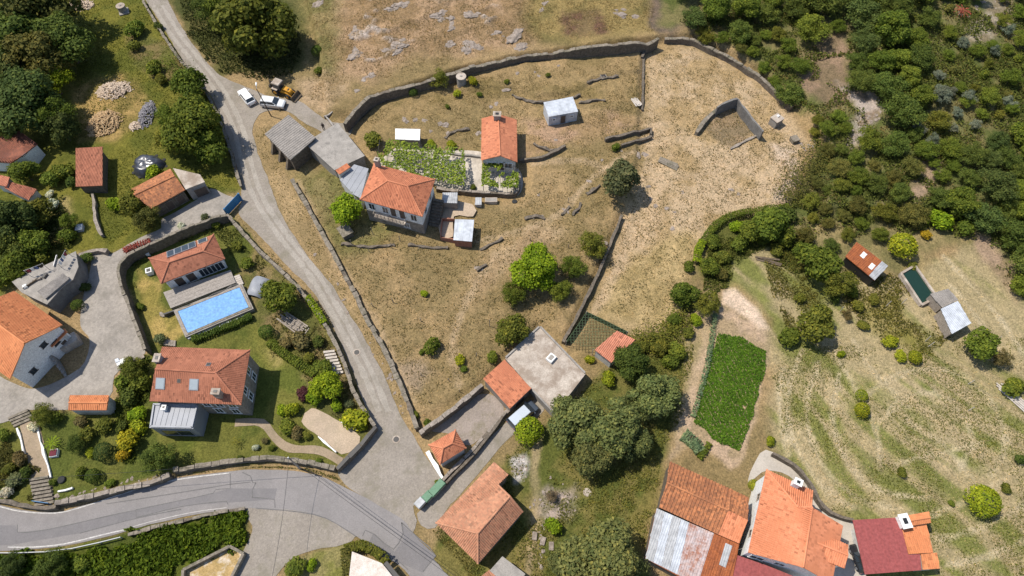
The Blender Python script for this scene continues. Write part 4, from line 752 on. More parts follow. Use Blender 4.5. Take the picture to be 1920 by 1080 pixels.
sheetrow(H, lerp(E(.85), F2(.85), .08), lerp(E(.93), F2(.93), .08), lerp(E(.93), F2(.93), .5), lerp(E(.85), F2(.85), .5), 1, 'tin', 'patch_sheet', .12)
H = house('white_house', 'large white house with a wide salmon orange tile roof', 'house', [(1437,880,6.0),(1525,921,6.0),(1523,951,6.6),(1581,986,5.2),(1560,1094,5.2),(1506,1064,6.9),(1403,1036,6.0),(1496,951,6.6)], [(0,7,2,5,6),(0,1,2,7),(2,3,4,5)], [0,1,2,3,4,5,6], 'white', 'tile_new', .3)
opening(H, 6, .25, 3.6, .8, 1.0, 'window', 'concrete_pale'); opening(H, 6, .72, 3.6, .8, 1.1, 'window', 'concrete_pale'); opening(H, 5, .3, 3.2, 1.2, 1.2); opening(H, 5, .75, 2.8, 1.6, 1.4)
opening(H, 6, .5, .6, .8, 1.0); opening(H, 3, .5, .2, 1.0, 2.0, 'door')
chimney(H, 1497, 904, 7.6, .8, 1.3, 'white', .7)
H2 = house('dormer', 'orange tiled porch gable jutting from the white house roof', 'porch', [(1544,1002,5.7),(1591,1022,5.7),(1590,1041,6.3),(1584,1066,5.7),(1535,1047,5.7),(1530,1017,6.3)], [(0,1,2,5),(5,2,3,4)], [0,1,2,3,4,5], 'white', 'tile_new', .25)
H = house('carport', 'wide flat carport roofed with dark red metal panels', 'carport', [(1599,975,3.0),(1686,970,3.0),(1703,1040,3.0),(1725,1039,3.0),(1728,1069,3.0),(1622,1077,3.0)], [(0,1,2,3,4,5)], [0,1,2,3,4,5], 'render_dirty', 'redpanel', .8, ('seams', .9, .03, .07), None)
H = house('carport_store', 'small tiled lean-to joined to the red carport', 'store', [(1690,989,2.9),(1737,982,2.9),(1750,1036,2.6),(1704,1039,2.6)], [(0,1,2,3)], [0,1,2,3], 'render_dirty', 'tile_bright', .1)
H = house('carport_porch', 'lowest little tiled roof at the corner of the red carport', 'store', [(1727,1039,2.7),(1757,1036,2.7),(1762,1066,2.4),(1731,1068,2.4)], [(0,1,2,3)], [0,1,2,3], 'render_dirty', 'tile_bright', .1)
H = house('barbecue_house', 'little barbecue hut with orange tiles and a broad white chimney', 'hut', [(1704,966,3.5),(1742,959,3.5),(1744,970,3.8),(1746,980,3.5),(1708,986,3.5),(1706,976,3.8)], [(0,1,2,5),(5,2,3,4)], [0,1,2,3,4,5], 'white', 'tile_bright', .1)
chimney(H, 1697, 977, 4.0, 1.0, 1.2, 'white', 1.4, 2.0)
H = house('red_roof_shed', 'shed with dark red metal panels against the white house', 'shed', [(1383,1041,3.0),(1440,1061,3.0),(1500,1085,3.0),(1490,1130,2.7),(1368,1110,2.7)], [(0,1,2,3,4)], [0,1,2,3,4], 'white', 'redpanel', .15, ('seams', .9, .03, .07), None)
# allotment sheds
H = house('rusty_shed', 'leaning shed with a rusty red metal roof among the shrubs', 'shed', [(1606,454,2.4),(1665,499,2.4),(1640,526,2.2),(1585,481,2.2)], [(0,1,2,3)], [0,1,2,3], 'black', 'rust', .15, None, None, .06)
V = H.V; sheetrow(H, V[0], V[1], V[2], V[3], 5, ['rust', 'rust', 'rust', 'rust', 'tin']); 
for t, s in ((.35, .35), (.7, .55)): sheetrow(H, lerp(lerp(V[0], V[1], t - .06), lerp(V[3], V[2], t - .06), s - .15), lerp(lerp(V[0], V[1], t + .06), lerp(V[3], V[2], t + .06), s - .15), lerp(lerp(V[0], V[1], t + .06), lerp(V[3], V[2], t + .06), s + .15), lerp(lerp(V[0], V[1], t - .06), lerp(V[3], V[2], t - .06), s + .15), 1, 'white', 'patch_sheet', .1)
H = house('grey_shed', 'shed with weathered grey corrugated sheets beside the green tank', 'shed', [(1744,551,2.1),(1778,541,2.1),(1797,562,2.0),(1767,577,2.0)], [(0,1,2,3)], [0,1,2,3], 'wood', 'asbestos', .1, CORR, None, .05)
H = house('tin_shed', 'shed with clean pale metal sheets in the allotment', 'shed', [(1764,579,2.3),(1796,564,2.3),(1821,606,2.1),(1785,626,2.1)], [(0,1,2,3)], [0,1,2,3], 'wood', 'tin_blue', .12, CORR, None, .05)

for k, (pts, lab) in enumerate((([(984,409),(1005,404),(1022,408)], 'short ledge of rough stones in the open meadow'), ([(1052,402),(1062,392),(1068,386)], 'steep little stone ledge beside a leaning post'), ([(1074,402),(1085,388),(1090,380)], 'broken stone ledge on the open meadow slope'), ([(1100,362),(1118,352),(1126,346)], 'low stone ledge next to the round grey-green tree'), ([(893,505),(903,500),(912,494)], 'thick low stone stub in the meadow below the pen'), ([(960,176),(1000,190),(1050,188),(1088,178)], 'rough earth and stone ledge above the white prefab shed'), ([(1100,152),(1125,146),(1160,142)], 'faint stone ledge near the stone trough'), ([(1085,192),(1110,188),(1135,186)], 'line of stones beside the white prefab shed'), ([(900,467),(925,455),(942,445)], 'slanting stone ledge beyond the gravel pen'), ([(1060,275),(1030,280),(1000,268)], 'curved row of stones round the bare soil patch'), ([(835,258),(850,245),(880,240)], 'rocky ledge beside the orange garden house'), ([(640,455),(690,462),(740,458)], 'low stone edge below the round bright tree'))):
    wall('stone_ledge', pts, .38, .4, 'stone', lab, 'ledge', jit=.16, step=.6)
# ------------------------------------------------------------------ pool and decks
M['pool_cover'] = mat('pool_cover', (.135, .30, .56), (.155, .335, .60), .8, rough=.6, bs=.08, fine=3, stain=(.22, .40, .63), spec=.3, stain_lo=.6)
M['deck'] = mat('deck', (.36, .32, .285), (.27, .24, .21), 2.0, fine=9)
M['water'] = flat('water', (.012, .035, .022), .08, 0, .6)
M['net'] = mat('net', (.05, .085, .045), (.08, .11, .055), 2.5, fine=16, bs=.4)
M['tarp'] = mat('tarp', (.045, .05, .065), (.03, .033, .042), 2, rough=.28, bs=.2, fine=3, spec=.7)
def quad_prism(name, label, cat, px, z0, z1, m, base_from=None):
    L = [W(u, v, z1) for u, v in px]; c = sum(L, Vector()) / len(L); o = thing(name, label, cat, (c.x, c.y, z0)); return o, L
o, L = quad_prism('swimming_pool', 'long swimming pool under a pale blue bubble cover', 'pool', [(334,584),(449,539),(466,576),(352,624)], 0, .9, None)
mb = MB(); out = inset(L, -.55); mb.prism([(q.x, q.y) for q in out], -.5, .86); mb.build('basin', 'concrete', o)
mb = MB(); i0 = inset(L, -.2); n = 4
for k in range(4): a, b = i0[k], i0[(k + 1) % 4]; mb = MB(); e = (b - a).normalized() * .17; mb.bar((a.x - e.x, a.y - e.y, .86), (b.x + e.x, b.y + e.y, .86), .3 + .004 * k, .08 + .003 * k); mb.build('coping', 'wood' if k != 2 else 'stone_cap', o)
nu, nv = 70, 26; mb = MB(); vs = []
for j in range(nv + 1):
    for i in range(nu + 1):
        p = lerp(lerp(L[0], L[1], i / nu), lerp(L[3], L[2], i / nu), j / nv); vs.append((p.x, p.y, .90 + .07 * (fbm(p.x, p.y, 1.0, 3, 5) - .5) + .05 * float(vn(p.x * .6, p.y * 1.3, .5, 9))))
mb.add(vs, [(j * (nu + 1) + i, j * (nu + 1) + i + 1, (j + 1) * (nu + 1) + i + 1, (j + 1) * (nu + 1) + i) for j in range(nv) for i in range(nu)])
cv = mb.build('pool_cover', 'pool_cover', o, smooth=True)
if cv.data.polygons[0].normal.z < 0: cv.data.flip_normals()
o = thing('pool_deck', 'weathered grey plank deck between the pool and the pool house', 'deck', W(370, 550, 0)); L = [W(u, v, .5) for u, v in ((306,548),(432,506),(442,530),(320,578))]
for k in range(14):
    a0, a1 = k / 14 + .004, (k + 1) / 14 - .004; V = [lerp(L[0], L[3], a0), lerp(L[1], L[2], a0), lerp(L[1], L[2], a1), lerp(L[0], L[3], a1)]; mb = MB(); mb.prism([(q.x, q.y) for q in V], -.3, .5 + .01 * (k % 3)); mb.build('plank', 'deck', o)
wall('deck_wall', [(306,588),(352,572),(446,532)], .95, .2, 'iron', 'dark low wall between the deck and the pool', sm=False)
wall('pool_wall', [(352,634),(410,611),(468,588)], .35, .2, 'white', 'white edging below the pool beside the hedge', sm=False)
for i, (u, v, n_, du, dv, w, rz, lab, m) in enumerate(((618,661,8,2.2,5.5,1.6,8,'flight of pale timber garden steps beside the long wall','wood_pale'), (76,898,8,1.2,6.6,2.4,10,'stone steps dropping from the gravel path to the road gate','stone_cap'), (36,778,4,3.2,4.6,2.6,28,'dark stone steps at the top of the gravel path','stone_cap'),
      (310,643,5,4.5,.5,.9,-80,'row of pale stepping slabs behind the lawn house','stone_pale'), (303,590,3,2.2,1.0,.6,-70,'three pale steps at the corner of the pool lawn','stone_pale'), (445,520,5,1.5,3.4,1.0,25,'small timber steps at the end of the pool house','wood_pale'))):
    p = G(u, v); o = thing('garden_steps', lab, 'steps', p)
    for k in range(n_): q = G(u + du * k, v + dv * k); mb = MB(); mb.box((q.x, q.y, q.z - .2), w, .34, .42 + .05 * (n_ - k) * .5, R(rz)); mb.build('tread', m, o)
o, L = quad_prism('water_cistern', 'rectangular concrete cistern full of dark green water', 'cistern', [(1690,512),(1716,497),(1757,556),(1729,571)], 0, .7, None)
for k in range(4): a, b = L[k], L[(k + 1) % 4]; mb = MB(); mb.bar((a.x, a.y, -.3), (b.x, b.y, -.3), .35, 1.0 + .004 * k); mb.build('rim', 'concrete_pale', o)
mb = MB(); mb.prism([(q.x, q.y) for q in L], -.3, .45); mb.build('water', 'water', o)
o, L = quad_prism('empty_basin', 'empty walled basin with an ochre floor at the road fork', 'basin', [(343,1068),(430,1024),(456,1038),(432,1085),(400,1130),(340,1105)], 0, .9, None)
for k in range(6): a, b = L[k], L[(k + 1) % 6]; mb = MB(); mb.bar((a.x, a.y, -.3), (b.x, b.y, -.3), .35, 1.2 + .004 * k); mb.build('rim', 'stone_cap', o)
M['ochre'] = mat('ochre', (.42, .29, .13), (.30, .21, .08), 1.0, fine=6, stain=(.62, .55, .47), stain_lo=.5)
mb = MB(); mb.prism([(q.x, q.y) for q in L], -.3, .12); mb.build('floor', 'ochre', o)
M['roofgravel'] = mat('roofgravel', (.66, .60, .54), (.52, .44, .37), 1.5, fine=10, stain=(.45, .30, .18), stain_lo=.62)
H = house('white_roof_building', 'building with a white gravelled flat roof inside a hedge', 'building', [(660,1034,2.6),(716,1056,2.6),(745,1092,2.6),(720,1130,2.6),(650,1120,2.6)], [(0,1,2,3,4)], [0,1,2,3,4], 'white', 'roofgravel', .05, None, None)
mb = MB(); mb.bar(H.V[1] + Vector((.4, .1, -.4)), H.V[2] + Vector((.4, .1, -.4)), .5, .35); mb.build('gutter', 'iron', H.o)
# hen run under a net
o, L = quad_prism('hen_run', 'fenced hen run covered with dark green netting', 'hen run', [(1100,585),(1176,622),(1130,650),(1112,656),(1062,640)], 0, 1.6, None)
for i, q in enumerate(L): mb = MB(); mb.tube((q.x, q.y, -.3), (q.x, q.y, 1.75), .05, .045, 6); mb.build('post', 'wood_pale', o)
def netgrid(L5, nm, z, sag):
    P2 = np.array([(q.x, q.y) for q in L5]); lo, hi = P2.min(0), P2.max(0); mb = MB(); st = .45
    for ax in (0, 1):
        for t in np.arange(lo[ax] + .2, hi[ax], st):
            cr = []
            for k in range(len(P2)):
                a, b = P2[k], P2[(k + 1) % len(P2)]
                if (a[ax] > t) != (b[ax] > t): cr.append(a[1 - ax] + (t - a[ax]) / (b[ax] - a[ax]) * (b[1 - ax] - a[1 - ax]))
            cr.sort()
            for c0, c1 in zip(cr[::2], cr[1::2]):
                p, q = ((t, c0), (t, c1)) if ax == 0 else ((c0, t), (c1, t)); mb.bar((*p, z), (*q, z), .05, .02)
    mb.build(nm, 'net', o, kind='stuff')
netgrid(L, 'netting', 1.6, .1)
o = wall('fence', [(1062,640),(1082,612),(1100,584)], 1.3, .06, 'net', 'green mesh fence along the upper side of the hen run', 'fence', sm=False, jit=.0)
wall('fence', [(1100,584),(1140,603),(1178,622)], 1.3, .06, 'net', 'green mesh fence along the field side of the hen run', 'fence', sm=False, jit=.0)
# black tarpaulin over a heap
p = G(279, 312); mb = MB(); n, m_ = 34, 14; vs = []
for j in range(m_ + 1):
    for i in range(n):
        t = 2 * math.pi * i / n; rr = (1 - j / m_) ** .55; r = 2.7 * rr * (1 + .10 * math.sin(3 * t + 1) + .04 * math.sin(7 * t)); h = 1.5 * (1 - rr ** 5) + .55 * (float(fbm(math.cos(t) * 3 * rr, math.sin(t) * 3 * rr, 1.1, 3, 4)) - .5) * min(1, 3 * (1 - rr))
        vs.append((p.x + r * math.cos(t), p.y + r * .85 * math.sin(t), p.z - .1 + h))
mb.add(vs, [(j * n + i, j * n + (i + 1) % n, (j + 1) * n + (i + 1) % n, (j + 1) * n + i) for j in range(m_) for i in range(n)])
o = mb.build('tarpaulin_heap', 'tarp', smooth=True, loc=p); tag(o, 'heap covered with shiny black plastic sheeting in the green field', 'heap')
for k in range(10):
    t = k * .63; q = (p.x + 2.75 * (1 + .10 * math.sin(3 * t + 1)) * math.cos(t), p.y + 2.35 * math.sin(t), p.z); mb = MB(); mb.lathe((q[0], q[1], q[2] - .05), [(.12, 0), (.3, .05), (.32, .14), (.14, .2)], 10); mb.build('weight_tyre', 'rubber', o)
p = G(485, 540); mb = MB(); n = 10; vs = []
for j in range(n + 1):
    for i in range(n + 1): x, y = (i / n - .5) * 2.6, (j / n - .5) * 3.6; vs.append((p.x + x * .9 + y * .25, p.y - x * .25 + y * .9, p.z + .9 + .35 * float(vn(x, y, .9, 8)) - .5 * (abs(x / 1.3) ** 3 + abs(y / 1.8) ** 3)))
mb.add(vs, [(j * (n + 1) + i, j * (n + 1) + i + 1, (j + 1) * (n + 1) + i + 1, (j + 1) * (n + 1) + i) for j in range(n) for i in range(n)])
tag(mb.build('tarpaulin', M['zinc'], loc=p, smooth=True), 'crumpled grey tarpaulin over a stack at the end of the pool', 'tarpaulin')
# blue gates
o = thing('gate', 'solid blue metal gate across the driveway entrance', 'gate', G(441, 398)); a, b = G(428, 404), G(454, 376)
for k in range(5): mb = MB(); p, q = lerp(a, b, k / 5 + .001), lerp(a, b, (k + 1) / 5 - .001); mb.bar((p.x, p.y, .1), (q.x, q.y, .1), .07 + .02 * (k % 2), 1.8); mb.build('gate_panel', 'blue_gate', o)
for q in (a, b): mb = MB(); mb.box((q.x, q.y, -.2), .25, .25, 2.1); mb.build('gate_post', 'blue_gate', o)
o = thing('gate', 'small open blue iron gate at the foot of the stone steps', 'gate', G(82, 948)); a, b = G(68, 942), G(98, 946)
for k in range(12): mb = MB(); p = lerp(a, b, k / 11); mb.box((p.x, p.y, p.z), .05, .05, 1.0); mb.build('bar', 'blue_gate', o)
for zz in (.15, .9): mb = MB(); mb.bar(a + Vector((0, 0, zz)), b + Vector((0, 0, zz)), .08, .08); mb.build('rail', 'blue_gate', o)
# guard rail on the green bank
M['rail'] = flat('rail', (.34, .35, .35), .6, .2)
o = thing('guard_rail', 'galvanised guard rail along the road above the green bank', 'guard rail', G(110, 1030)); pp = [(-10,1034),(40,1034),(90,1032),(140,1026),(190,1015),(230,1005)]
for k, (u, v) in enumerate(pp):
    q = G(u, v + 4); mb = MB(); mb.box((q.x, q.y, q.z - .3), .12, .12, 1.05); mb.build('post', 'rail', o)
    if k: r0 = G(pp[k - 1][0], pp[k - 1][1] + 4); mb = MB(); mb.bar((r0.x, r0.y, r0.z + .45), (q.x, q.y, q.z + .45), .1, .3); mb.build('rail', 'rail', o)
# wheelie bins
M['bin_green'] = mat('bin_green', (.13, .24, .15), (.10, .20, .12), 2, rough=.5, bs=0)
for k, (u, v, m, lab) in enumerate(((826,912,'bin_green','green waste container with closed lid, first beside the white wall'), (815,924,'bin_green','green waste container in the middle of the bin row'), (803,934,'bin_green','green waste container next to the pale recycling box'), (789,946,'tin','pale grey recycling box at the end of the bin row'))):
    p = G(u, v); rz = R(48); o = thing('waste_container', lab, 'waste bin', p, 'waste bins beside the lane wall'); ca, sa = math.cos(rz), math.sin(rz)
    mb = MB(); mb.box((p.x, p.y, .12), 1.05, .85, 1.0, rz, 1.15); mb.build('body', m, o); mb = MB(); mb.box((p.x, p.y, 1.12), 1.28, 1.05, .12, rz, .85); mb.build('lid', m, o)
    mb = MB(); mb.bar((p.x - sa * -.6 - .5 * ca, p.y - ca * .6 - .5 * sa, .95), (p.x - sa * -.6 + .5 * ca, p.y - ca * .6 + .5 * sa, .95), .05, .05); mb.build('handle', 'iron', o)
    for s in (-1, 1):
        for t in (-1, 1): mb = MB(); x, y = s * .42, t * .32; q = Vector((p.x + x * ca - y * sa, p.y + x * sa + y * ca, 0)); mb.tube((q.x - .03, q.y, .12), (q.x + .03, q.y, .12), .1, .1, 8); mb.build('wheel', 'rubber', o)
# street lamp, utility poles, wires
def pole(name, label, u, v, h, r, m, lamp=None, lean=(0, 0)):
    p = G(u, v); o = thing(name, label, 'lamp post' if lamp else 'pole', p); top = p + Vector((lean[0], lean[1], h)); mb = MB(); mb.tube(p - Vector((0, 0, .4)), top, r, r * .6, 8); mb.build('post', m, o)
    if lamp: e = top + Vector((lamp[0], lamp[1], .25)); mb = MB(); mb.tube(top, e, .05, .04, 6); a = mb.build('arm', 'wheel', o); mb = MB(); mb.box((e.x, e.y, e.z - .06), .3, .75, .14, math.atan2(lamp[1], lamp[0]) - math.pi / 2, .7); mb.build('lamp_head', 'white', a)
    else: mb = MB(); mb.bar(top + Vector((-.5, 0, -.5)), top + Vector((.5, 0, -.5)), .1, .1); c = mb.build('crossarm', 'iron', o); mb = MB(); mb.lathe((top.x, top.y, top.z - .02), [(.08, 0), (.1, .12), (.05, .2)], 8); mb.build('insulator', 'white', c)
    return top
pole('street_lamp', 'rusty brown street lamp post beside the parked white cars', 509, 218, 6.6, .11, 'bark', (-.15, .9), (-.5, 0))
T1 = pole('utility_pole', 'concrete utility pole standing in the wall above the asphalt bend', 563, 879, 5.5, .14, 'concrete_pale')
T2 = W(430, 1130, 5.5); T3 = W(880, 1110, 5.5); T4 = W(500, 1130, 5.5)
for T, dx, lab in ((T3, 0, 'upper overhead cable sagging over the asphalt junction'), (T3, .6, 'lower overhead cable sagging over the asphalt junction'), (T4, 0, 'overhead cable crossing the cobbled branch road'), (W(-40, 905, 6), 0, 'overhead cable along the road beside the lawn wall')):
    a, b = T1 + Vector((dx, 0, -.2)), T + Vector((dx, .2, 0)); mb = MB(); pr = a
    for k in range(1, 13): t = k / 12; q = lerp(a, b, t) - Vector((0, 0, 1.0 * 4 * t * (1 - t))); mb.tube(pr, q, .022, .022, 5); pr = q
    tag(mb.build('overhead_cable', 'black', loc=a), lab, 'cable')
# ------------------------------------------------------------------ vehicles (local x forward)
def paintm(name, c): 
    if name not in M:
        m, nt, b = nodes(name); b.inputs['Base Color'].default_value = (*c, 1); b.inputs['Roughness'].default_value = .28; b.inputs['Coat Weight'].default_value = .5; f = noise(nt, 6, pos(nt), 3); bump(nt, b, f, .02, .02); M[name] = m
    return name
def wheels(o, xs, w, r, wd=.2):
    for x in xs:
        for s in (-1, 1):
            mb = MB(); mb.tube((x, s * (w / 2 - wd), r), (x, s * (w / 2 - .01), r), r, r, 16); t = mb.build('wheel', 'rubber', o); mb = MB(); mb.tube((x, s * (w / 2 - .05), r), (x, s * (w / 2 + .01), r), r * .6, r * .58, 12); mb.build('rim', 'wheel', t)
def loft(mb, secs):                        # secs: (x, [(y,z)...]) same count, closed cross-sections
    n = len(secs[0][1]); vs = [(x, y, z) for x, S in secs for y, z in S]
    mb.add(vs, [(j * n + i, j * n + (i + 1) % n, (j + 1) * n + (i + 1) % n, (j + 1) * n + i) for j in range(len(secs) - 1) for i in range(n)] + [tuple(range(n))[::-1], tuple(range((len(secs) - 1) * n, len(secs) * n))])
def car(name, label, cat, pr, pf, w, hh, paint, prof, cabin, glassroof=None, roofm=None, L=None):
    a, b = G(*pr), G(*pf); d = b - a; rz = math.atan2(d.y, d.x); L = L or d.length; c = (a + b) / 2
    o = thing(name, label, cat, (c.x, c.y, max(c.z, .03)), None, rz); sx = L / 4.4
    def sec(x, zb, zt, k): y = w / 2 * k; return (x * sx, [(-y * .9, zb), (-y, zb + .18), (-y, zt - .12), (-y * .9, zt), (y * .9, zt), (y, zt - .12), (y, zb + .18), (y * .9, zb)])
    mb = MB(); loft(mb, [sec(*s) for s in prof]); mb.build('body', paint, o, smooth=False)
    xr0, xr1, xf1, xf0, zb = cabin; z1 = hh; mb = MB()   # greenhouse: rear base, rear top, front top, front base, belt height
    def gs(x, z, k): y = w / 2 * k; return [(x * sx, -y, z), (x * sx, y, z)]
    v = gs(xr0, zb, .93) + gs(xf0, zb, .93) + gs(xr1, z1 - .04, .76) + gs(xf1, z1 - .04, .76)
    mb.add(v, [(0, 1, 3, 2), (4, 6, 7, 5), (0, 4, 5, 1), (3, 7, 6, 2), (0, 2, 6, 4), (1, 5, 7, 3)]); g = mb.build('glasshouse', 'glass', o)
    mb = MB(); y = w / 2; loft(mb, [((xr1 - .03) * sx, [(-y * .77, z1 - .06), (-y * .7, z1), (y * .7, z1), (y * .77, z1 - .06)]), ((xr1 + xf1) / 2 * sx, [(-y * .78, z1 - .03), (-y * .7, z1 + .05), (y * .7, z1 + .05), (y * .78, z1 - .03)]), ((xf1 + .03) * sx, [(-y * .77, z1 - .06), (-y * .7, z1), (y * .7, z1), (y * .77, z1 - .06)])]); mb.build('roof', roofm or paint, o)
    mb = MB()
    for s in (-1, 1):
        for (x0, x1) in ((xr0, xr1), (xf0, xf1), ((xr0 + xf0) / 2 - .05, (xr1 + xf1) / 2 - .05)): mb.tube((x0 * sx, s * y * .94, zb), (x1 * sx, s * y * .775, z1 - .03), .045, .04, 6)
    mb.build('pillars', paint, g); wheels(o, (-1.33 * sx, 1.35 * sx), w, .33)
    for s in (-1, 1):
        mb = MB(); mb.box((prof[-1][0] * sx - .06, s * w * .33, prof[-1][2] - .3), .2, .36, .14); mb.build('headlight', 'skylight', o); mb = MB(); mb.box((prof[0][0] * sx + .05, s * w * .36, prof[0][2] - .3), .16, .2, .22); mb.build('tail_light', 'redpanel', o)
        mb = MB(); mb.box(((xf0 - .25) * sx, s * (w / 2 + .1), zb), .14, .2, .14); mb.build('mirror', paint, o)
    mb = MB(); mb.box((prof[-1][0] * sx + .03, 0, prof[-1][1] + .05), .08, w * .8, .2); mb.build('bumper', 'black', o); return o
SEDAN = [(-2.2,.3,.75,.84),(-2.1,.22,.92,.95),(-1.3,.2,.98,1),(.5,.2,.96,1),(1.3,.2,.9,.99),(2.0,.22,.78,.93),(2.2,.3,.62,.84)]
SUVP = [(-2.2,.35,.9,.86),(-2.12,.26,1.05,.96),(-1.3,.24,1.1,1),(.5,.24,1.08,1),(1.3,.24,1.02,1),(2.0,.26,.92,.95),(2.2,.36,.75,.86)]
VANP = [(-2.2,.35,1.0,.9),(-2.15,.28,1.1,.97),(-1.3,.25,1.12,1),(.6,.25,1.1,1),(1.4,.25,1.02,1),(2.05,.28,.88,.94),(2.2,.38,.68,.84)]
car('parked_car', 'white hatchback parked on the cobbled road near the lamp post', 'car', (475,199), (454,173), 1.72, 1.42, paintm('paint_white', (.80, .80, .79)), SEDAN, (-2.0,-1.55,.25,.95,.93))
car('parked_car', 'silver white estate car parked beside the yellow backhoe', 'car', (492,196), (536,201), 1.8, 1.6, paintm('paint_silver', (.62, .63, .63)), SUVP, (-2.1,-1.85,.3,1.05,1.06))
car('parked_van', 'dark minivan with glare coloured into its roof parked in the lane beside the lime green tree', 'van', (957,801), (1003,761), 1.85, 1.8, paintm('paint_navy', (.06, .075, .10)), VANP, (-2.12,-1.95,.75,1.5,1.08), roofm=paintm('paint_roof_glare', (.45, .49, .54)))  # pale roof colour stands in for glare on the dark van
car('parked_car', 'black car half hidden under the red carport roof', 'car', (1620,1075), (1600,1022), 1.8, 1.45, paintm('paint_black', (.02, .02, .022)), SEDAN, (-2.0,-1.5,.3,1.0,.93))
# backhoe loader
a, b = G(511, 168), G(557, 185); d = b - a; c = (a + b) / 2; rz = math.atan2(d.y, d.x)
o = thing('backhoe_loader', 'yellow and black backhoe loader parked at the edge of the shaded bank', 'digger', (c.x, c.y, c.z + .05), None, rz)
M['digger_yellow'] = mat('digger_yellow', (.62, .30, .03), (.52, .25, .03), 2, rough=.5, bs=.05)
mb = MB(); loft(mb, [(-1.4, [(-.45, .6), (-.5, 1.3), (.5, 1.3), (.45, .6)]), (.2, [(-.45, .6), (-.5, 1.4), (.5, 1.4), (.45, .6)]), (.25, [(-.42, .6), (-.45, 1.75), (.45, 1.75), (.42, .6)]), (1.7, [(-.38, .65), (-.4, 1.55), (.4, 1.55), (.38, .65)]), (1.85, [(-.36, .7), (-.38, 1.4), (.38, 1.4), (.36, .7)])]); hood = mb.build('hood', 'digger_yellow', o)
mb = MB()
for x in (.9, 1.3): mb.box((x, 0, 1.55), .22, .5, .1)
mb.build('grille', 'black', hood)
mb = MB(); mb.box((-.75, 0, 1.25), 1.5, 1.35, 1.35, 0, .92); mb.build('cab', 'glass', o)
mb = MB()
for x in (-1.45, -.05):
    for y in (-.64, .64): mb.tube((x, y, 1.2), (x * .96 - .03, y * .93, 2.65), .055, .05, 6)
mb.build('cab_frame', 'black', o)
mb = MB(); mb.box((-.75, 0, 2.6), 1.65, 1.5, .14, 0, .9); mb.build('cab_roof', 'concrete_pale', o)
for x, r, wd in ((-1.15, .72, .42), (1.35, .5, .34)):
    for s in (-1, 1): mb = MB(); y = s * .78; mb.tube((x, y - wd / 2, r), (x, y + wd / 2, r), r, r, 18); t = mb.build('wheel', 'rubber', o); mb = MB(); mb.tube((x, y + s * (wd / 2 - .05), r), (x, y + s * (wd / 2 + .02), r), r * .5, r * .48, 12); mb.build('rim', 'digger_yellow', t)
for s in (-1, 1):
    mb = MB(); mb.box((-1.15, s * .8, 1.4), 1.2, .42, .1); mb.build('mudguard', 'concrete_pale', o)
    mb = MB(); mb.tube((.1, s * .56, 1.35), (1.5, s * .56, 1.0), .1, .09, 6); mb.tube((1.5, s * .56, 1.0), (2.3, s * .56, .45), .09, .08, 6); mb.build('loader_arm', 'digger_yellow', o)
mb = MB(); y = 1.12; V = [(2.35, .15), (3.0, .1), (3.05, .16), (2.5, .3), (2.42, .95), (2.3, .95)]
mb.add([(x, -y, z) for x, z in V] + [(x, y, z) for x, z in V], [(i, (i + 1) % 6, 6 + (i + 1) % 6, 6 + i) for i in range(6)] + [(0, 1, 2, 3, 4, 5)[::-1], tuple(range(6, 12))])
for s in (-1, 1): mb.add([(2.35, s * y, .15), (3.0, s * y, .12), (2.42, s * y, .95)], [(0, 1, 2)])
mb.build('front_bucket', 'bark', o)
mb = MB(); mb.box((-1.75, 0, .5), .35, 1.3, .8); mb.tube((-1.85, 0, 1.1), (-2.5, .1, 2.3), .16, .13, 6); mb.tube((-2.5, .1, 2.3), (-2.95, .15, .9), .12, .1, 6); bm_ = mb.build('rear_boom', 'bark', o); mb = MB(); mb.box((-2.95, .15, .4), .5, .6, .55, 0, .7); mb.build('digging_bucket', 'iron', bm_)
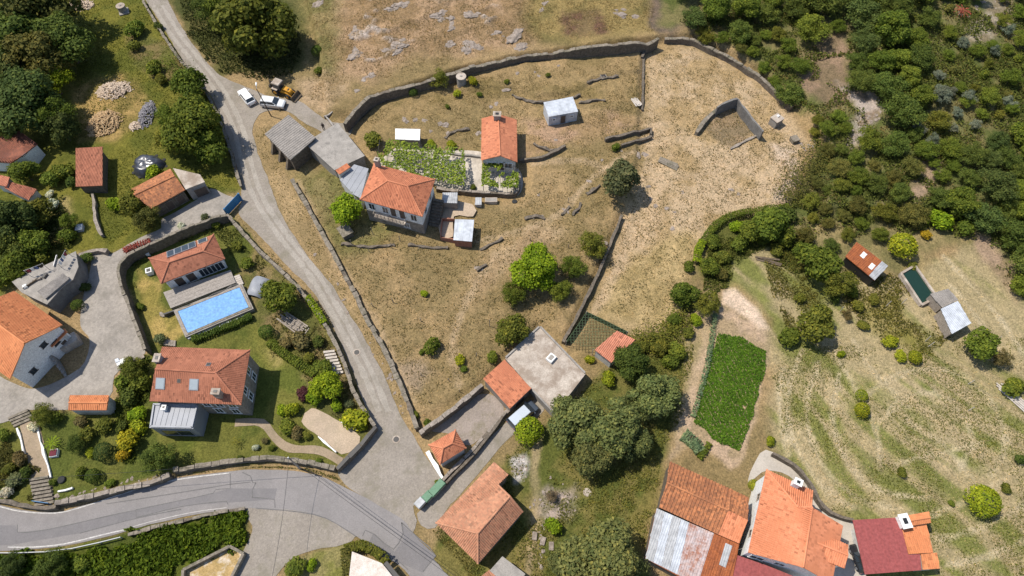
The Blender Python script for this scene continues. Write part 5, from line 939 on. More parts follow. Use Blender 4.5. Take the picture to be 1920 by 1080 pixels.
# person by the yard wall
def person():
    p = G(608, 244); o = thing('person', 'person in dark clothes standing on the dirt track by the yard wall', 'person', p)
    me = bpy.data.meshes.new('body'); J = {'pel': (0, 0, .95, .15), 'ch': (0, .02, 1.32, .17), 'nk': (0, .02, 1.5, .065), 'hd': (0, .04, 1.58, .1), 'ht': (0, .05, 1.72, .095)}
    E_ = [('pel', 'ch'), ('ch', 'nk'), ('nk', 'hd'), ('hd', 'ht')]
    for s, n in ((-1, 'l'), (1, 'r')):
        J.update({'hip' + n: (s * .1, 0, .88, .1), 'kn' + n: (s * .12, .03 * s, .48, .07), 'an' + n: (s * .12, -.02, .08, .05), 'ft' + n: (s * .13, .14, .04, .04), 'sh' + n: (s * .2, .01, 1.42, .075), 'el' + n: (s * .27, -.02, 1.12, .05), 'wr' + n: (s * .26, .1, .9, .04), 'hn' + n: (s * .25, .14, .82, .035)})
        E_ += [('pel', 'hip' + n), ('hip' + n, 'kn' + n), ('kn' + n, 'an' + n), ('an' + n, 'ft' + n), ('ch', 'sh' + n), ('sh' + n, 'el' + n), ('el' + n, 'wr' + n), ('wr' + n, 'hn' + n)]
    K = list(J); me.from_pydata([J[k][:3] for k in K], [(K.index(a), K.index(b)) for a, b in E_], []); b = bpy.data.objects.new('body', me); COL.objects.link(b); b.parent = o
    m = b.modifiers.new('skin', 'SKIN'); b.modifiers.new('sub', 'SUBSURF').levels = 1
    for i, k in enumerate(K): me.skin_vertices[0].data[i].radius = (J[k][3],) * 2
    me.skin_vertices[0].data[0].use_root = True
    pm, nt, bs = nodes('clothes'); se = N(nt, 'SeparateXYZ'); tc = N(nt, 'TexCoord'); nt.links.new(tc.outputs['Object'], se.inputs[0])
    mr = N(nt, 'Math', operation='DIVIDE'); nt.links.new(se.outputs[2], mr.inputs[0]); mr.inputs[1].default_value = 2.0; r_ = ramp(nt, mr.outputs[0], [(0, (.03, .03, .035)), (.45, (.05, .055, .08)), (.47, (.035, .03, .035)), (.755, (.035, .03, .035)), (.76, (.42, .25, .18))]); nt.links.new(r_, bs.inputs['Base Color']); me.materials.append(pm)
    mb = MB(); mb.lathe((p.x, p.y + .03, p.z + 1.68), [(.105, 0), (.115, .06), (.08, .13), (.02, .155)], 10); mb.build('hair', 'black', o, smooth=True)
person()
# ------------------------------------------------------------------ small things
M['log_end'] = mat('log_end', (.58, .42, .24), (.40, .26, .13), 3, fine=6, bs=.1); M['log_pale'] = mat('log_pale', (.68, .56, .43), (.40, .30, .22), 3, fine=6, bs=.1); M['log_grey'] = mat('log_grey', (.32, .30, .31), (.18, .17, .175), 3, fine=6, bs=.1)
def pile(u, v, rx, ry, h, n, m, lab, size=.45):
    p = G(u, v); mb = MB(); k = mpp(u, v); rx, ry = rx * k, ry * k * 1.15; r = random.Random(u)
    for _ in range(n):
        t = r.uniform(0, 6.283); q = math.sqrt(r.random()) * (1 if r.random() < .9 else 1.18); x, y = rx * q * math.cos(t), ry * q * math.sin(t); z = hgt(p.x + x, p.y + y) + max(0, h * (1 - q * q)) * r.uniform(.75, 1.05) + .05
        a = r.uniform(0, 6.283); el = r.uniform(-.5, .5); d = Vector((math.cos(a) * math.cos(el), math.sin(a) * math.cos(el), math.sin(el))) * size / 2 * r.uniform(.7, 1.3); c = Vector((p.x + x, p.y + y, z)); mb.tube(c - d, c + d, r.uniform(.07, .13), r.uniform(.06, .12), 5)
    o = mb.build('firewood_pile', m, loc=p, kind='stuff'); tag(o, lab, 'firewood', 'heaps of split firewood')
pile(214, 170, 32, 20, .9, 520, 'log_pale', 'pale split firewood heap beside yellow sawdust'); pile(195, 233, 30, 26, 1.2, 620, 'log_end', 'large golden firewood heap next to the tree shadow'); pile(276, 215, 15, 25, .8, 330, 'log_grey', 'long grey weathered firewood heap beside the bushes'); pile(255, 237, 12, 9, .4, 90, 'log_pale', 'small scattering of pale firewood in the green field')
M['sawdust'] = mat('sawdust', (.58, .40, .17), (.48, .31, .12), 1.5, fine=8)
pile(152, 12, 22, 12, .6, 140, 'log_pale', 'whitish stacked branches at the top of the green field', 1.1)
def planks(u, v, n, L, w, rz, m, lab, sp=.22, name='plank_stack', jit=.1, zz=.1):
    p = G(u, v); o = thing(name, lab, 'planks', p); r = random.Random(u + n)
    for k in range(n): a = R(rz) + r.uniform(-jit, jit); off = (k - n / 2) * sp; mb = MB(); cx, cy = p.x - math.sin(R(rz)) * off, p.y + math.cos(R(rz)) * off; mb.box((cx, cy, hgt(cx, cy) + zz + (k % 3) * .07), L * r.uniform(.7, 1), w, .07, a); mb.build('plank', m, o)
planks(1195, 192, 7, 2.2, .22, -62, 'wood_pale', 'stack of pale boards lying in the upper meadow'); planks(551, 607, 8, 5.0, .2, -33, 'wood', 'pile of old grey timber beams beside the garden shrubs', .24, jit=.06, zz=.3)
planks(1254, 306, 4, 3.6, .5, -30, 'stone_cap', 'fallen stone slab lying in the pale meadow', .3); planks(1908, 752, 6, 7.0, .2, -52, 'wood_pale', 'bundle of white poles stacked beside the hay field', .22, jit=.04); planks(1440, 488, 3, 4.2, .3, -8, 'bark', 'grey fallen branches on the bare mound', .3, 'branches', .3)
planks(555, 612, 5, 1.6, .12, 60, 'wood', 'short cross beams lying over the old timber pile', .9, zz=.75); planks(1010, 1010, 3, 1.1, .6, 60, 'granite', 'pale broken slabs along the rough grass path', 1.2, 'slab_row', .6)
# rocks
def rockmesh(seed):
    r = random.Random(seed); bm = bmesh.new(); bmesh.ops.create_icosphere(bm, subdivisions=3, radius=1)
    for v in bm.verts: k = mnoise.noise(v.co * 1.3 + Vector((seed * 3.1, 0, 0))); k2 = mnoise.noise(v.co * 3.1 + Vector((0, seed * 1.7, 0))); v.co *= 1 + .55 * k + .25 * k2 - .3 * abs(mnoise.noise(v.co * 5 + Vector((seed, 3, 1)))); v.co.z *= .6
    me = bpy.data.meshes.new('rock'); bm.to_mesh(me); bm.free(); return me
ROCKS = [rockmesh(i) for i in range(6)]
for r_ in ROCKS: r_.materials.append(M['granite'])
def rock(u, v, rpx, lab, group, sx=1.0, rz=0.0, name='rock', sz=1.0):
    p = G(u, v); k = rpx * mpp(u, v); o = bpy.data.objects.new(name, random.choice(ROCKS)); COL.objects.link(o); o.location = p - Vector((0, 0, k * .12)); o.scale = (k * sx, k, k * sz * .8); o.rotation_euler = (0, 0, rz); return tag(o, lab, 'rock', group)
rr = random.Random(5)
for (u, v, n, sp, ang) in ((665,60,5,10,70),(668,100,3,8,70),(740,88,9,16,35),(745,95,5,10,35),(690,145,5,12,40),(735,15,5,9,20),(760,8,5,8,20),(825,25,6,10,25),(835,36,4,9,20),(850,50,4,10,60),(885,90,14,15,0),(880,78,8,12,0),(840,82,4,4,0),(885,25,4,6,0),(970,60,9,11,60),(980,85,5,9,20),(600,5,3,12,20),(930,60,4,14,0),(1190,30,3,5,0),(1020,10,3,8,70),(1150,20,3,16,0)):
    for k in range(n):
        a = R(-ang) + rr.uniform(-.5, .5); q = rr.uniform(-1, 1) * sp
        rock(u + q * math.cos(a) + rr.uniform(-3, 3), v + q * math.sin(a) + rr.uniform(-3, 3), rr.uniform(2.5, 9.0), 'lichen-streaked granite rock on the dry hillside above the wall', 'hillside rocks', rr.uniform(1, 2.4), -a + rr.uniform(-.3, .3), sz=rr.uniform(.3, .8))
for u, v, s in ((670,170,5),(825,232,5),(835,234,7),(795,225,4),(780,225,5),(910,262,6),(897,250,5),(840,250,5),(948,168,5),(1003,135,3),(1010,142,3),(920,200,4),(1047,123,3),(760,226,5),(808,246,4),(930,195,4),(970,137,4),(1041,262,3),(1165,283,3)): rock(u, v, s, 'grey rock half buried in the fenced upper garden', 'upper garden rocks', rr.uniform(1, 2), rr.uniform(0, 3), sz=.8)
for u, v, s in ((1000,408,5),(1015,406,4),(1062,396,6),(1080,398,5),(1195,290,6),(1208,288,5),(1230,385,5),(1250,390,5),(1265,398,3),(1280,360,3),(1370,355,4),(1385,364,4),(1105,340,4),(898,503,6),(1130,300,3),(1215,350,4),(1220,372,4),(1010,365,3),(790,462,3),(1134,455,4),(1262,428,5)): rock(u, v, s, 'brown-grey rock lying in the dry meadow', 'meadow rocks', rr.uniform(1, 2.2), rr.uniform(0, 3), sz=.7)
for k in range(46): t = rr.random(); rock(1650 - 62 * t + rr.uniform(-16, 16), 205 + 75 * t + rr.uniform(-14, 14), rr.uniform(1.5, 4), 'pale rubble stone in the gully through the wood', 'gully rubble', rr.uniform(1, 1.6), rr.uniform(0, 3))
for k in range(22): rock(rr.uniform(1795, 1880), rr.uniform(0, 45), rr.uniform(1.5, 4.5), 'pale stone at the top of the wooded slope', 'slope stones', rr.uniform(1, 1.6), rr.uniform(0, 3))
for k in range(16): rock(rr.uniform(1495, 1530), rr.uniform(262, 285), rr.uniform(1.5, 4), 'pale stone in the heap at the corner of the pale field', 'field corner stones', 1.3, rr.uniform(0, 3))
for k in range(26): rock(rr.gauss(972, 9), rr.gauss(876, 13), rr.uniform(1, 3), 'whitish rubble stone heaped behind the old house', 'rubble heap stones', 1.2, rr.uniform(0, 3))
for k in range(34): rock(rr.gauss(1045, 22), rr.gauss(942, 18), rr.uniform(1.2, 3.6), 'pinkish rubble stone among the brambles', 'bramble rubble', 1.3, rr.uniform(0, 3))
for k in range(14): rock(1016 + rr.uniform(-5, 5), 985 + k * 6, rr.uniform(1.2, 4), 'pale stone in the line along the grass track', 'track edge stones', 1.3, rr.uniform(0, 3))
for k in range(20): t = k / 19; rock(100 + 220 * t + rr.uniform(-4, 4), 938 - 48 * t + rr.uniform(-8, 2), rr.uniform(1.5, 3.5), 'white stone edging the garden above the road', 'garden edging stones', 1.5, rr.uniform(0, 3))
for k in range(26): t = rr.random(); rock(585 + 195 * t + rr.uniform(-12, 6), 470 + 320 * t + rr.uniform(-12, 8), rr.uniform(1.3, 4), 'tumbled stone on the verge below the retaining wall', 'verge stones', 1.4, rr.uniform(0, 3))
# vine posts in the meadow
for u, v, h in ((995,452,1.0),(1016,455,1.1),(1065,465,1.1),(918,612,2.2),(738,568,1.4),(790,603,1.0),(790,704,1.0),(843,715,1.0),(893,667,.9),(692,472,1.6),(735,466,1.6),(660,460,1.6),(700,440,2.0),(750,452,1.4),(1065,380,1.4),(945,420,1.2),(860,530,.8),(960,690,.9),(700,575,1.2),(862,735,.9),(805,755,.9),(1345,510,1.0)):
    p = G(u, v); mb = MB(); r = rr.uniform(-.12, .12); mb.tube(p - Vector((0, 0, .2)), p + Vector((r, rr.uniform(-.1, .1), h)), .06, .05, 6); tag(mb.build('vine_post', 'wood', loc=p), 'weathered wooden vine post standing in the dry meadow', 'post', 'old vine posts in the meadow')
for u, v, h in ((1575,585,1.5),(1660,575,1.6),(1690,570,1.6),(1735,640,1.6),(1740,650,1.4),(1870,640,1.5),(1885,725,1.4),(1815,770,1.2),(1815,720,1.2)):
    p = G(u, v); mb = MB(); mb.tube(p - Vector((0, 0, .2)), p + Vector((rr.uniform(-.3, .3), .1, h)), .06, .05, 6); tag(mb.build('fence_post', 'wood_pale', loc=p), 'grey wooden stake in the allotments', 'post', 'allotment stakes')
# tyre, table, laundry, satellite dish, planters
p = G(965, 379); mb = MB(); mb.lathe((p.x, p.y, p.z - .03), [(.22, 0), (.42, .02), (.45, .14), (.4, .26), (.22, .27)], 16); tag(mb.build('discarded_tyre_ring', 'rubber', loc=p), 'old black tyre lying against the patio wall', 'tyre')
p = G(116, 900); mb = MB(); mb.lathe((p.x, p.y, p.z - .03), [(.3, 0), (.5, .03), (.52, .2), (.44, .3), (.3, .28)], 16); tag(mb.build('tyre_planter', 'rubber', loc=p), 'tyre planter on the garden grass near the steps', 'planter')
M['purple'] = mat('purple', (.16, .03, .045), (.10, .025, .03), 6, fine=12)
bx('flower_box', 'square white planter full of dark red flowers beside the gravel path', 'planter', 104, 851, 1.0, 1.0, .5, R(10), 'white', [('soil', 0, 0, .5, .85, .85, .12, 'purple')])
bx('beehive_box', 'pale blue grey box standing in the shade of the garden', 'box', 152, 430, 1.0, 1.0, .6, R(10), 'tin_blue', [('lid', 0, 0, .6, 1.1, 1.1, .08, 'tin_blue')])
bx('air_unit', 'white air conditioning unit beside the pool house', 'air conditioner', 283, 512, .9, .9, .9, R(20), 'white', [('fan_grille', 0, 0, .9, .55, .55, .03, 'iron')])
bx('air_unit', 'small white box at the corner of the pool house', 'box', 279, 476, .5, .9, .6, R(20), 'white', [('lid', 0, 0, .6, .55, .95, .05, 'white')])
bx('sink_trough', 'pale washing trough at the patio wall', 'trough', 921, 380, 2.0, .9, .8, 0, 'concrete_pale', [('basin', 0, 0, .8, 1.7, .6, .02, 'concrete')])
bx('grey_hut', 'grey stone kennel under the round green tree', 'kennel', 650, 440, 1.6, 1.9, 1.2, R(35), 'stone', [('roof_slab', 0, 0, 1.2, 1.9, 2.2, .12, 'stone_cap')])
o = thing('clothesline', 'washing line hung with clothes on the concrete terrace', 'clothesline', W(110, 500, TERRH.z0 + 3.2)); z = TERRH.z0 + 3.22
M['cloth_blue'] = flat('cloth_blue', (.08, .12, .25), .9); M['cloth_red'] = flat('cloth_red', (.25, .04, .06), .9)
for (a, b, cl) in (((120,505),(134,480),('white','cloth_blue','white','cloth_red')), ((58,518),(92,505),('cloth_red','white','cloth_blue','black'))):
    A, B = W(*a, z), W(*b, z)
    for q in (A, B): mb = MB(); mb.tube((q.x, q.y, z), (q.x, q.y, z + 1.7), .04, .04, 6); mb.build('post', 'wheel', o)
    mb = MB(); mb.tube((A.x, A.y, z + 1.65), (B.x, B.y, z + 1.65), .015, .015, 5); mb.build('line', 'white', o)
    for k, c in enumerate(cl): mb = MB(); q0, q1 = lerp(A, B, .08 + k * .22), lerp(A, B, .24 + k * .22); mb.bar((q0.x, q0.y, z + .9), (q1.x, q1.y, z + .9), .04, .74); mb.build('garment', c, o)
for k, (u, v, w, d, m, lab) in enumerate(((70,525,1.2,.3,'wood','dark plank lying on the concrete terrace'), (60,532,2.6,.15,'bark','long pole lying on the concrete terrace'), (85,518,.8,.5,'iron','black crate on the concrete terrace'), (105,490,2.0,.12,'wheel','metal pipe lying on the concrete terrace'), (48,538,.6,.6,'white','white bucket box on the concrete terrace'))):
    q = W(u, v, z); mb = MB(); mb.box((q.x, q.y, z), w, d, .25, R(20 + k * 25)); mb.box((q.x, q.y, z + .25), w * .92, d * .8, .06, R(20 + k * 25)); tag(mb.build('terrace_clutter', m, loc=(q.x, q.y, z)), lab, 'clutter')
o = thing('bench', 'pale curved stone bench in the corner of the courtyard', 'bench', G(258, 678)); p = G(258, 678)
mb = MB(); mb.box((p.x, p.y, .42), 2.4, .5, .1, R(35)); mb.build('seat', 'stone_pale', o)
for s in (-.9, .9): mb = MB(); mb.box((p.x + s * math.cos(R(35)), p.y + s * math.sin(R(35)), 0), .2, .45, .42, R(35)); mb.build('leg', 'stone_pale', o)
p = G(230, 682); o = thing('garden_trolley', 'small white and blue trolley left on the courtyard cobbles', 'trolley', p); mb = MB(); mb.box((p.x, p.y, .25), 1.0, .7, .4, R(30), 1.1); mb.build('tray', 'white', o); mb = MB(); mb.box((p.x - .5, p.y + .2, .3), .5, .6, .45, R(30)); mb.build('crate', 'tin_blue', o)
for s in (-.3, .3): mb = MB(); mb.tube((p.x + s, p.y - .4, .15), (p.x + s + .05, p.y - .4, .15), .15, .15, 10); mb.build('wheel', 'rubber', o)
# ------------------------------------------------------------------ vegetation
def quads_mesh(name, C, Nn, size, aspect=.6, rs=None, m='leaf'):
    """leaf clumps: one rhombus per centre, facing Nn"""
    rs = rs or RS; n = len(C); Nn = Nn / (np.linalg.norm(Nn, axis=1)[:, None] + 1e-9)
    t = rs.randn(n, 3); t -= (t * Nn).sum(1)[:, None] * Nn; t /= np.linalg.norm(t, axis=1)[:, None] + 1e-9; b = np.cross(Nn, t)
    s = (size * rs.uniform(.6, 1.4, n))[:, None] if np.isscalar(size) else (size * rs.uniform(.6, 1.4, n))[:, None]
    bend = Nn * s * .18
    v = np.stack([C - t * s, C + b * s * aspect + bend, C + t * s, C - b * s * aspect + bend], 1).reshape(-1, 3)
    f = np.arange(4 * n).reshape(-1, 4); me = bpy.data.meshes.new(name)
    me.vertices.add(len(v)); me.vertices.foreach_set('co', v.astype(np.float32).ravel()); me.loops.add(f.size); me.loops.foreach_set('vertex_index', f.ravel().astype(np.int32))
    me.polygons.add(n); me.polygons.foreach_set('loop_start', np.arange(0, f.size, 4, dtype=np.int32)); me.update(calc_edges=True); me.materials.append(M[m] if isinstance(m, str) else m); return me
def sph(n, rs): d = rs.randn(n, 3); return d / np.linalg.norm(d, axis=1)[:, None]
def crown(seed, n, leaf, lobes, lr=(.28, .46), spread=.62, aspect=.6, inner=.12, fuzz=.17):
    rs = np.random.RandomState(seed); c = sph(lobes, rs) * (rs.uniform(.5, 1, lobes) ** .6)[:, None] * spread; c[:, 2] *= .85; c[0] = (0, 0, .1); r = rs.uniform(*lr, lobes)
    P, Q = [], []
    w = r ** 2 / (r ** 2).sum(); k = rs.choice(lobes, n * 3, p=w); d = sph(n * 3, rs); d[:, 2] = np.where(d[:, 2] < -.35, -d[:, 2], d[:, 2]); p = c[k] + d * (r[k] * (1 + rs.randn(n * 3) * fuzz))[:, None]
    ok = np.ones(n * 3, bool)
    for j in range(lobes): ok &= ~((np.linalg.norm(p - c[j], axis=1) < r[j] * .8) & (k != j))
    p, d = p[ok][:n], d[ok][:n]; nn = d + rs.randn(len(p), 3) * .55 + np.array([0, 0, .25])
    m = int(n * inner); pi = sph(m, rs) * (rs.rand(m) ** .5 * .6)[:, None]
    return quads_mesh('crown', np.concatenate([p, pi]), np.concatenate([nn, sph(m, rs)]), leaf, aspect, rs)
CR = {}
for i in range(4): CR['L%d' % i] = crown(100 + i, 6500, .052, 26, (.2, .34), .72)
for i in range(4): CR['M%d' % i] = crown(200 + i, 2600, .075, 14, (.28, .42), .62)
for i in range(3): CR['S%d' % i] = crown(300 + i, 700, .13, 7, (.38, .55), .5)
for i in range(2): CR['W%d' % i] = crown(400 + i, 2300, .06, 16, (.12, .3), .78, .35, .3, .3)        # wispy
for i in range(4): CR['F%d' % i] = crown(600 + i, 4200, .055, 34, (.13, .27), .82, .4, .25, .32)     # feathery, uneven
CR['B0'] = crown(500, 1100, .075, 1, (.95, .96), 0, .7, .05, .03); CR['B1'] = crown(501, 1500, .07, 5, (.72, .8), .22, .7, .05, .05)
def palm(seed):
    rs = np.random.RandomState(seed); C, Q = [], []
    for k in range(16):
        a = k * .3927 * 1.0 + rs.uniform(-.2, .2); e = rs.uniform(.3, .9)
        for j in range(9): t = .15 + j * .1; C.append((math.cos(a) * t, math.sin(a) * t, e * t - .7 * t * t)); Q.append((-math.cos(a) * .3, -math.sin(a) * .3, 1))
    return quads_mesh('crown', np.array(C), np.array(Q), .12, .3, rs)
CR['P0'] = palm(3)
def trunkmesh(seed):
    r = random.Random(seed); mb = MB(); mb.tube((0, 0, -.15), (.02, .01, .45), .075, .055, 8); mb.tube((.02, .01, .45), (.0, .03, .8), .055, .03, 7)
    for k in range(5): a = k * 1.26 + r.uniform(-.3, .3); z = r.uniform(.35, .6); mb.tube((.02, .01, z), (.38 * math.cos(a), .38 * math.sin(a), z + r.uniform(.2, .4)), .035, .012, 5)
    return mb.mesh('trunk')
TR = [trunkmesh(i) for i in range(3)]
for t in TR: t.materials.append(M['bark'])
COLS = {'dark': (0.093, 0.123, 0.026), 'deep': (0.083, 0.111, 0.031), 'mid': (0.122, 0.155, 0.023), 'olive': (0.144, 0.150, 0.026), 'oliv2': (0.121, 0.118, 0.031), 'lime': (0.210, 0.280, 0.017), 'lime2': (0.253, 0.277, 0.020), 'yel': (0.252, 0.241, 0.016), 'grey': (0.126, 0.145, 0.069), 'oak': (0.151, 0.167, 0.059),
        'euc': (0.167, 0.190, 0.147), 'purple': (0.098, 0.035, 0.042), 'red': (0.308, 0.077, 0.063), 'brown': (0.168, 0.133, 0.056), 'white': (.55, .55, .45), 'gold': (0.381, 0.273, 0.022), 'crop': (0.105, 0.204, 0.020), 'hedge': (0.077, 0.119, 0.021), 'vine': (0.210, 0.280, 0.042), 'cab': (0.182, 0.252, 0.140), 'bare': (0.196, 0.154, 0.105)}
tr = random.Random(99)
def tree(u, v, rpx, kind, col, label, group=None, name=None, cat=None, trunk=.28, sq=None, tilt=0):
    fam = kind[0]; k = mpp(u, v); r = rpx * k; sq = sq or {'L': .85, 'M': .9, 'S': .8, 'W': .8, 'F': .7, 'B': .9, 'P': .9}[fam]; hc = r * sq * .8 + (r * trunk if fam in 'LMWF' else r * .0); hc = min(hc, 6.5)
    p = G(u, v, hc); g = hgt(p.x, p.y); name = name or ('tree' if fam in 'LMF' else 'bush'); cat = cat or ('tree' if fam in 'LMF' else 'bush')
    if kind == 'M' and tr.random() < .55: kind, fam = 'F', 'F'
    kk = kind if kind in CR else kind + str(tr.randrange(len([q for q in CR if q[0] == fam])))
    o = thing(name, label, cat, (p.x, p.y, g), group); r *= 1.06
    c = bpy.data.objects.new('crown', CR[kk]); COL.objects.link(c); c.parent = o; c.location = (0, 0, hc); c.scale = (r * tr.uniform(.93, 1.07), r * tr.uniform(.93, 1.07), r * sq); c.rotation_euler = (0, 0, tr.uniform(0, 6.28))
    q = COLS[col]; j = tr.uniform(.9, 1.3) * (1.12 if group and group.startswith('woodland') else .95); c.color = (q[0] * j * tr.uniform(.92, 1.08), q[1] * j, q[2] * j, 1)
    t = bpy.data.objects.new('trunk', tr.choice(TR)); COL.objects.link(t); t.parent = o; t.scale = (r * .9, r * .9, hc + r * sq * .2); return o
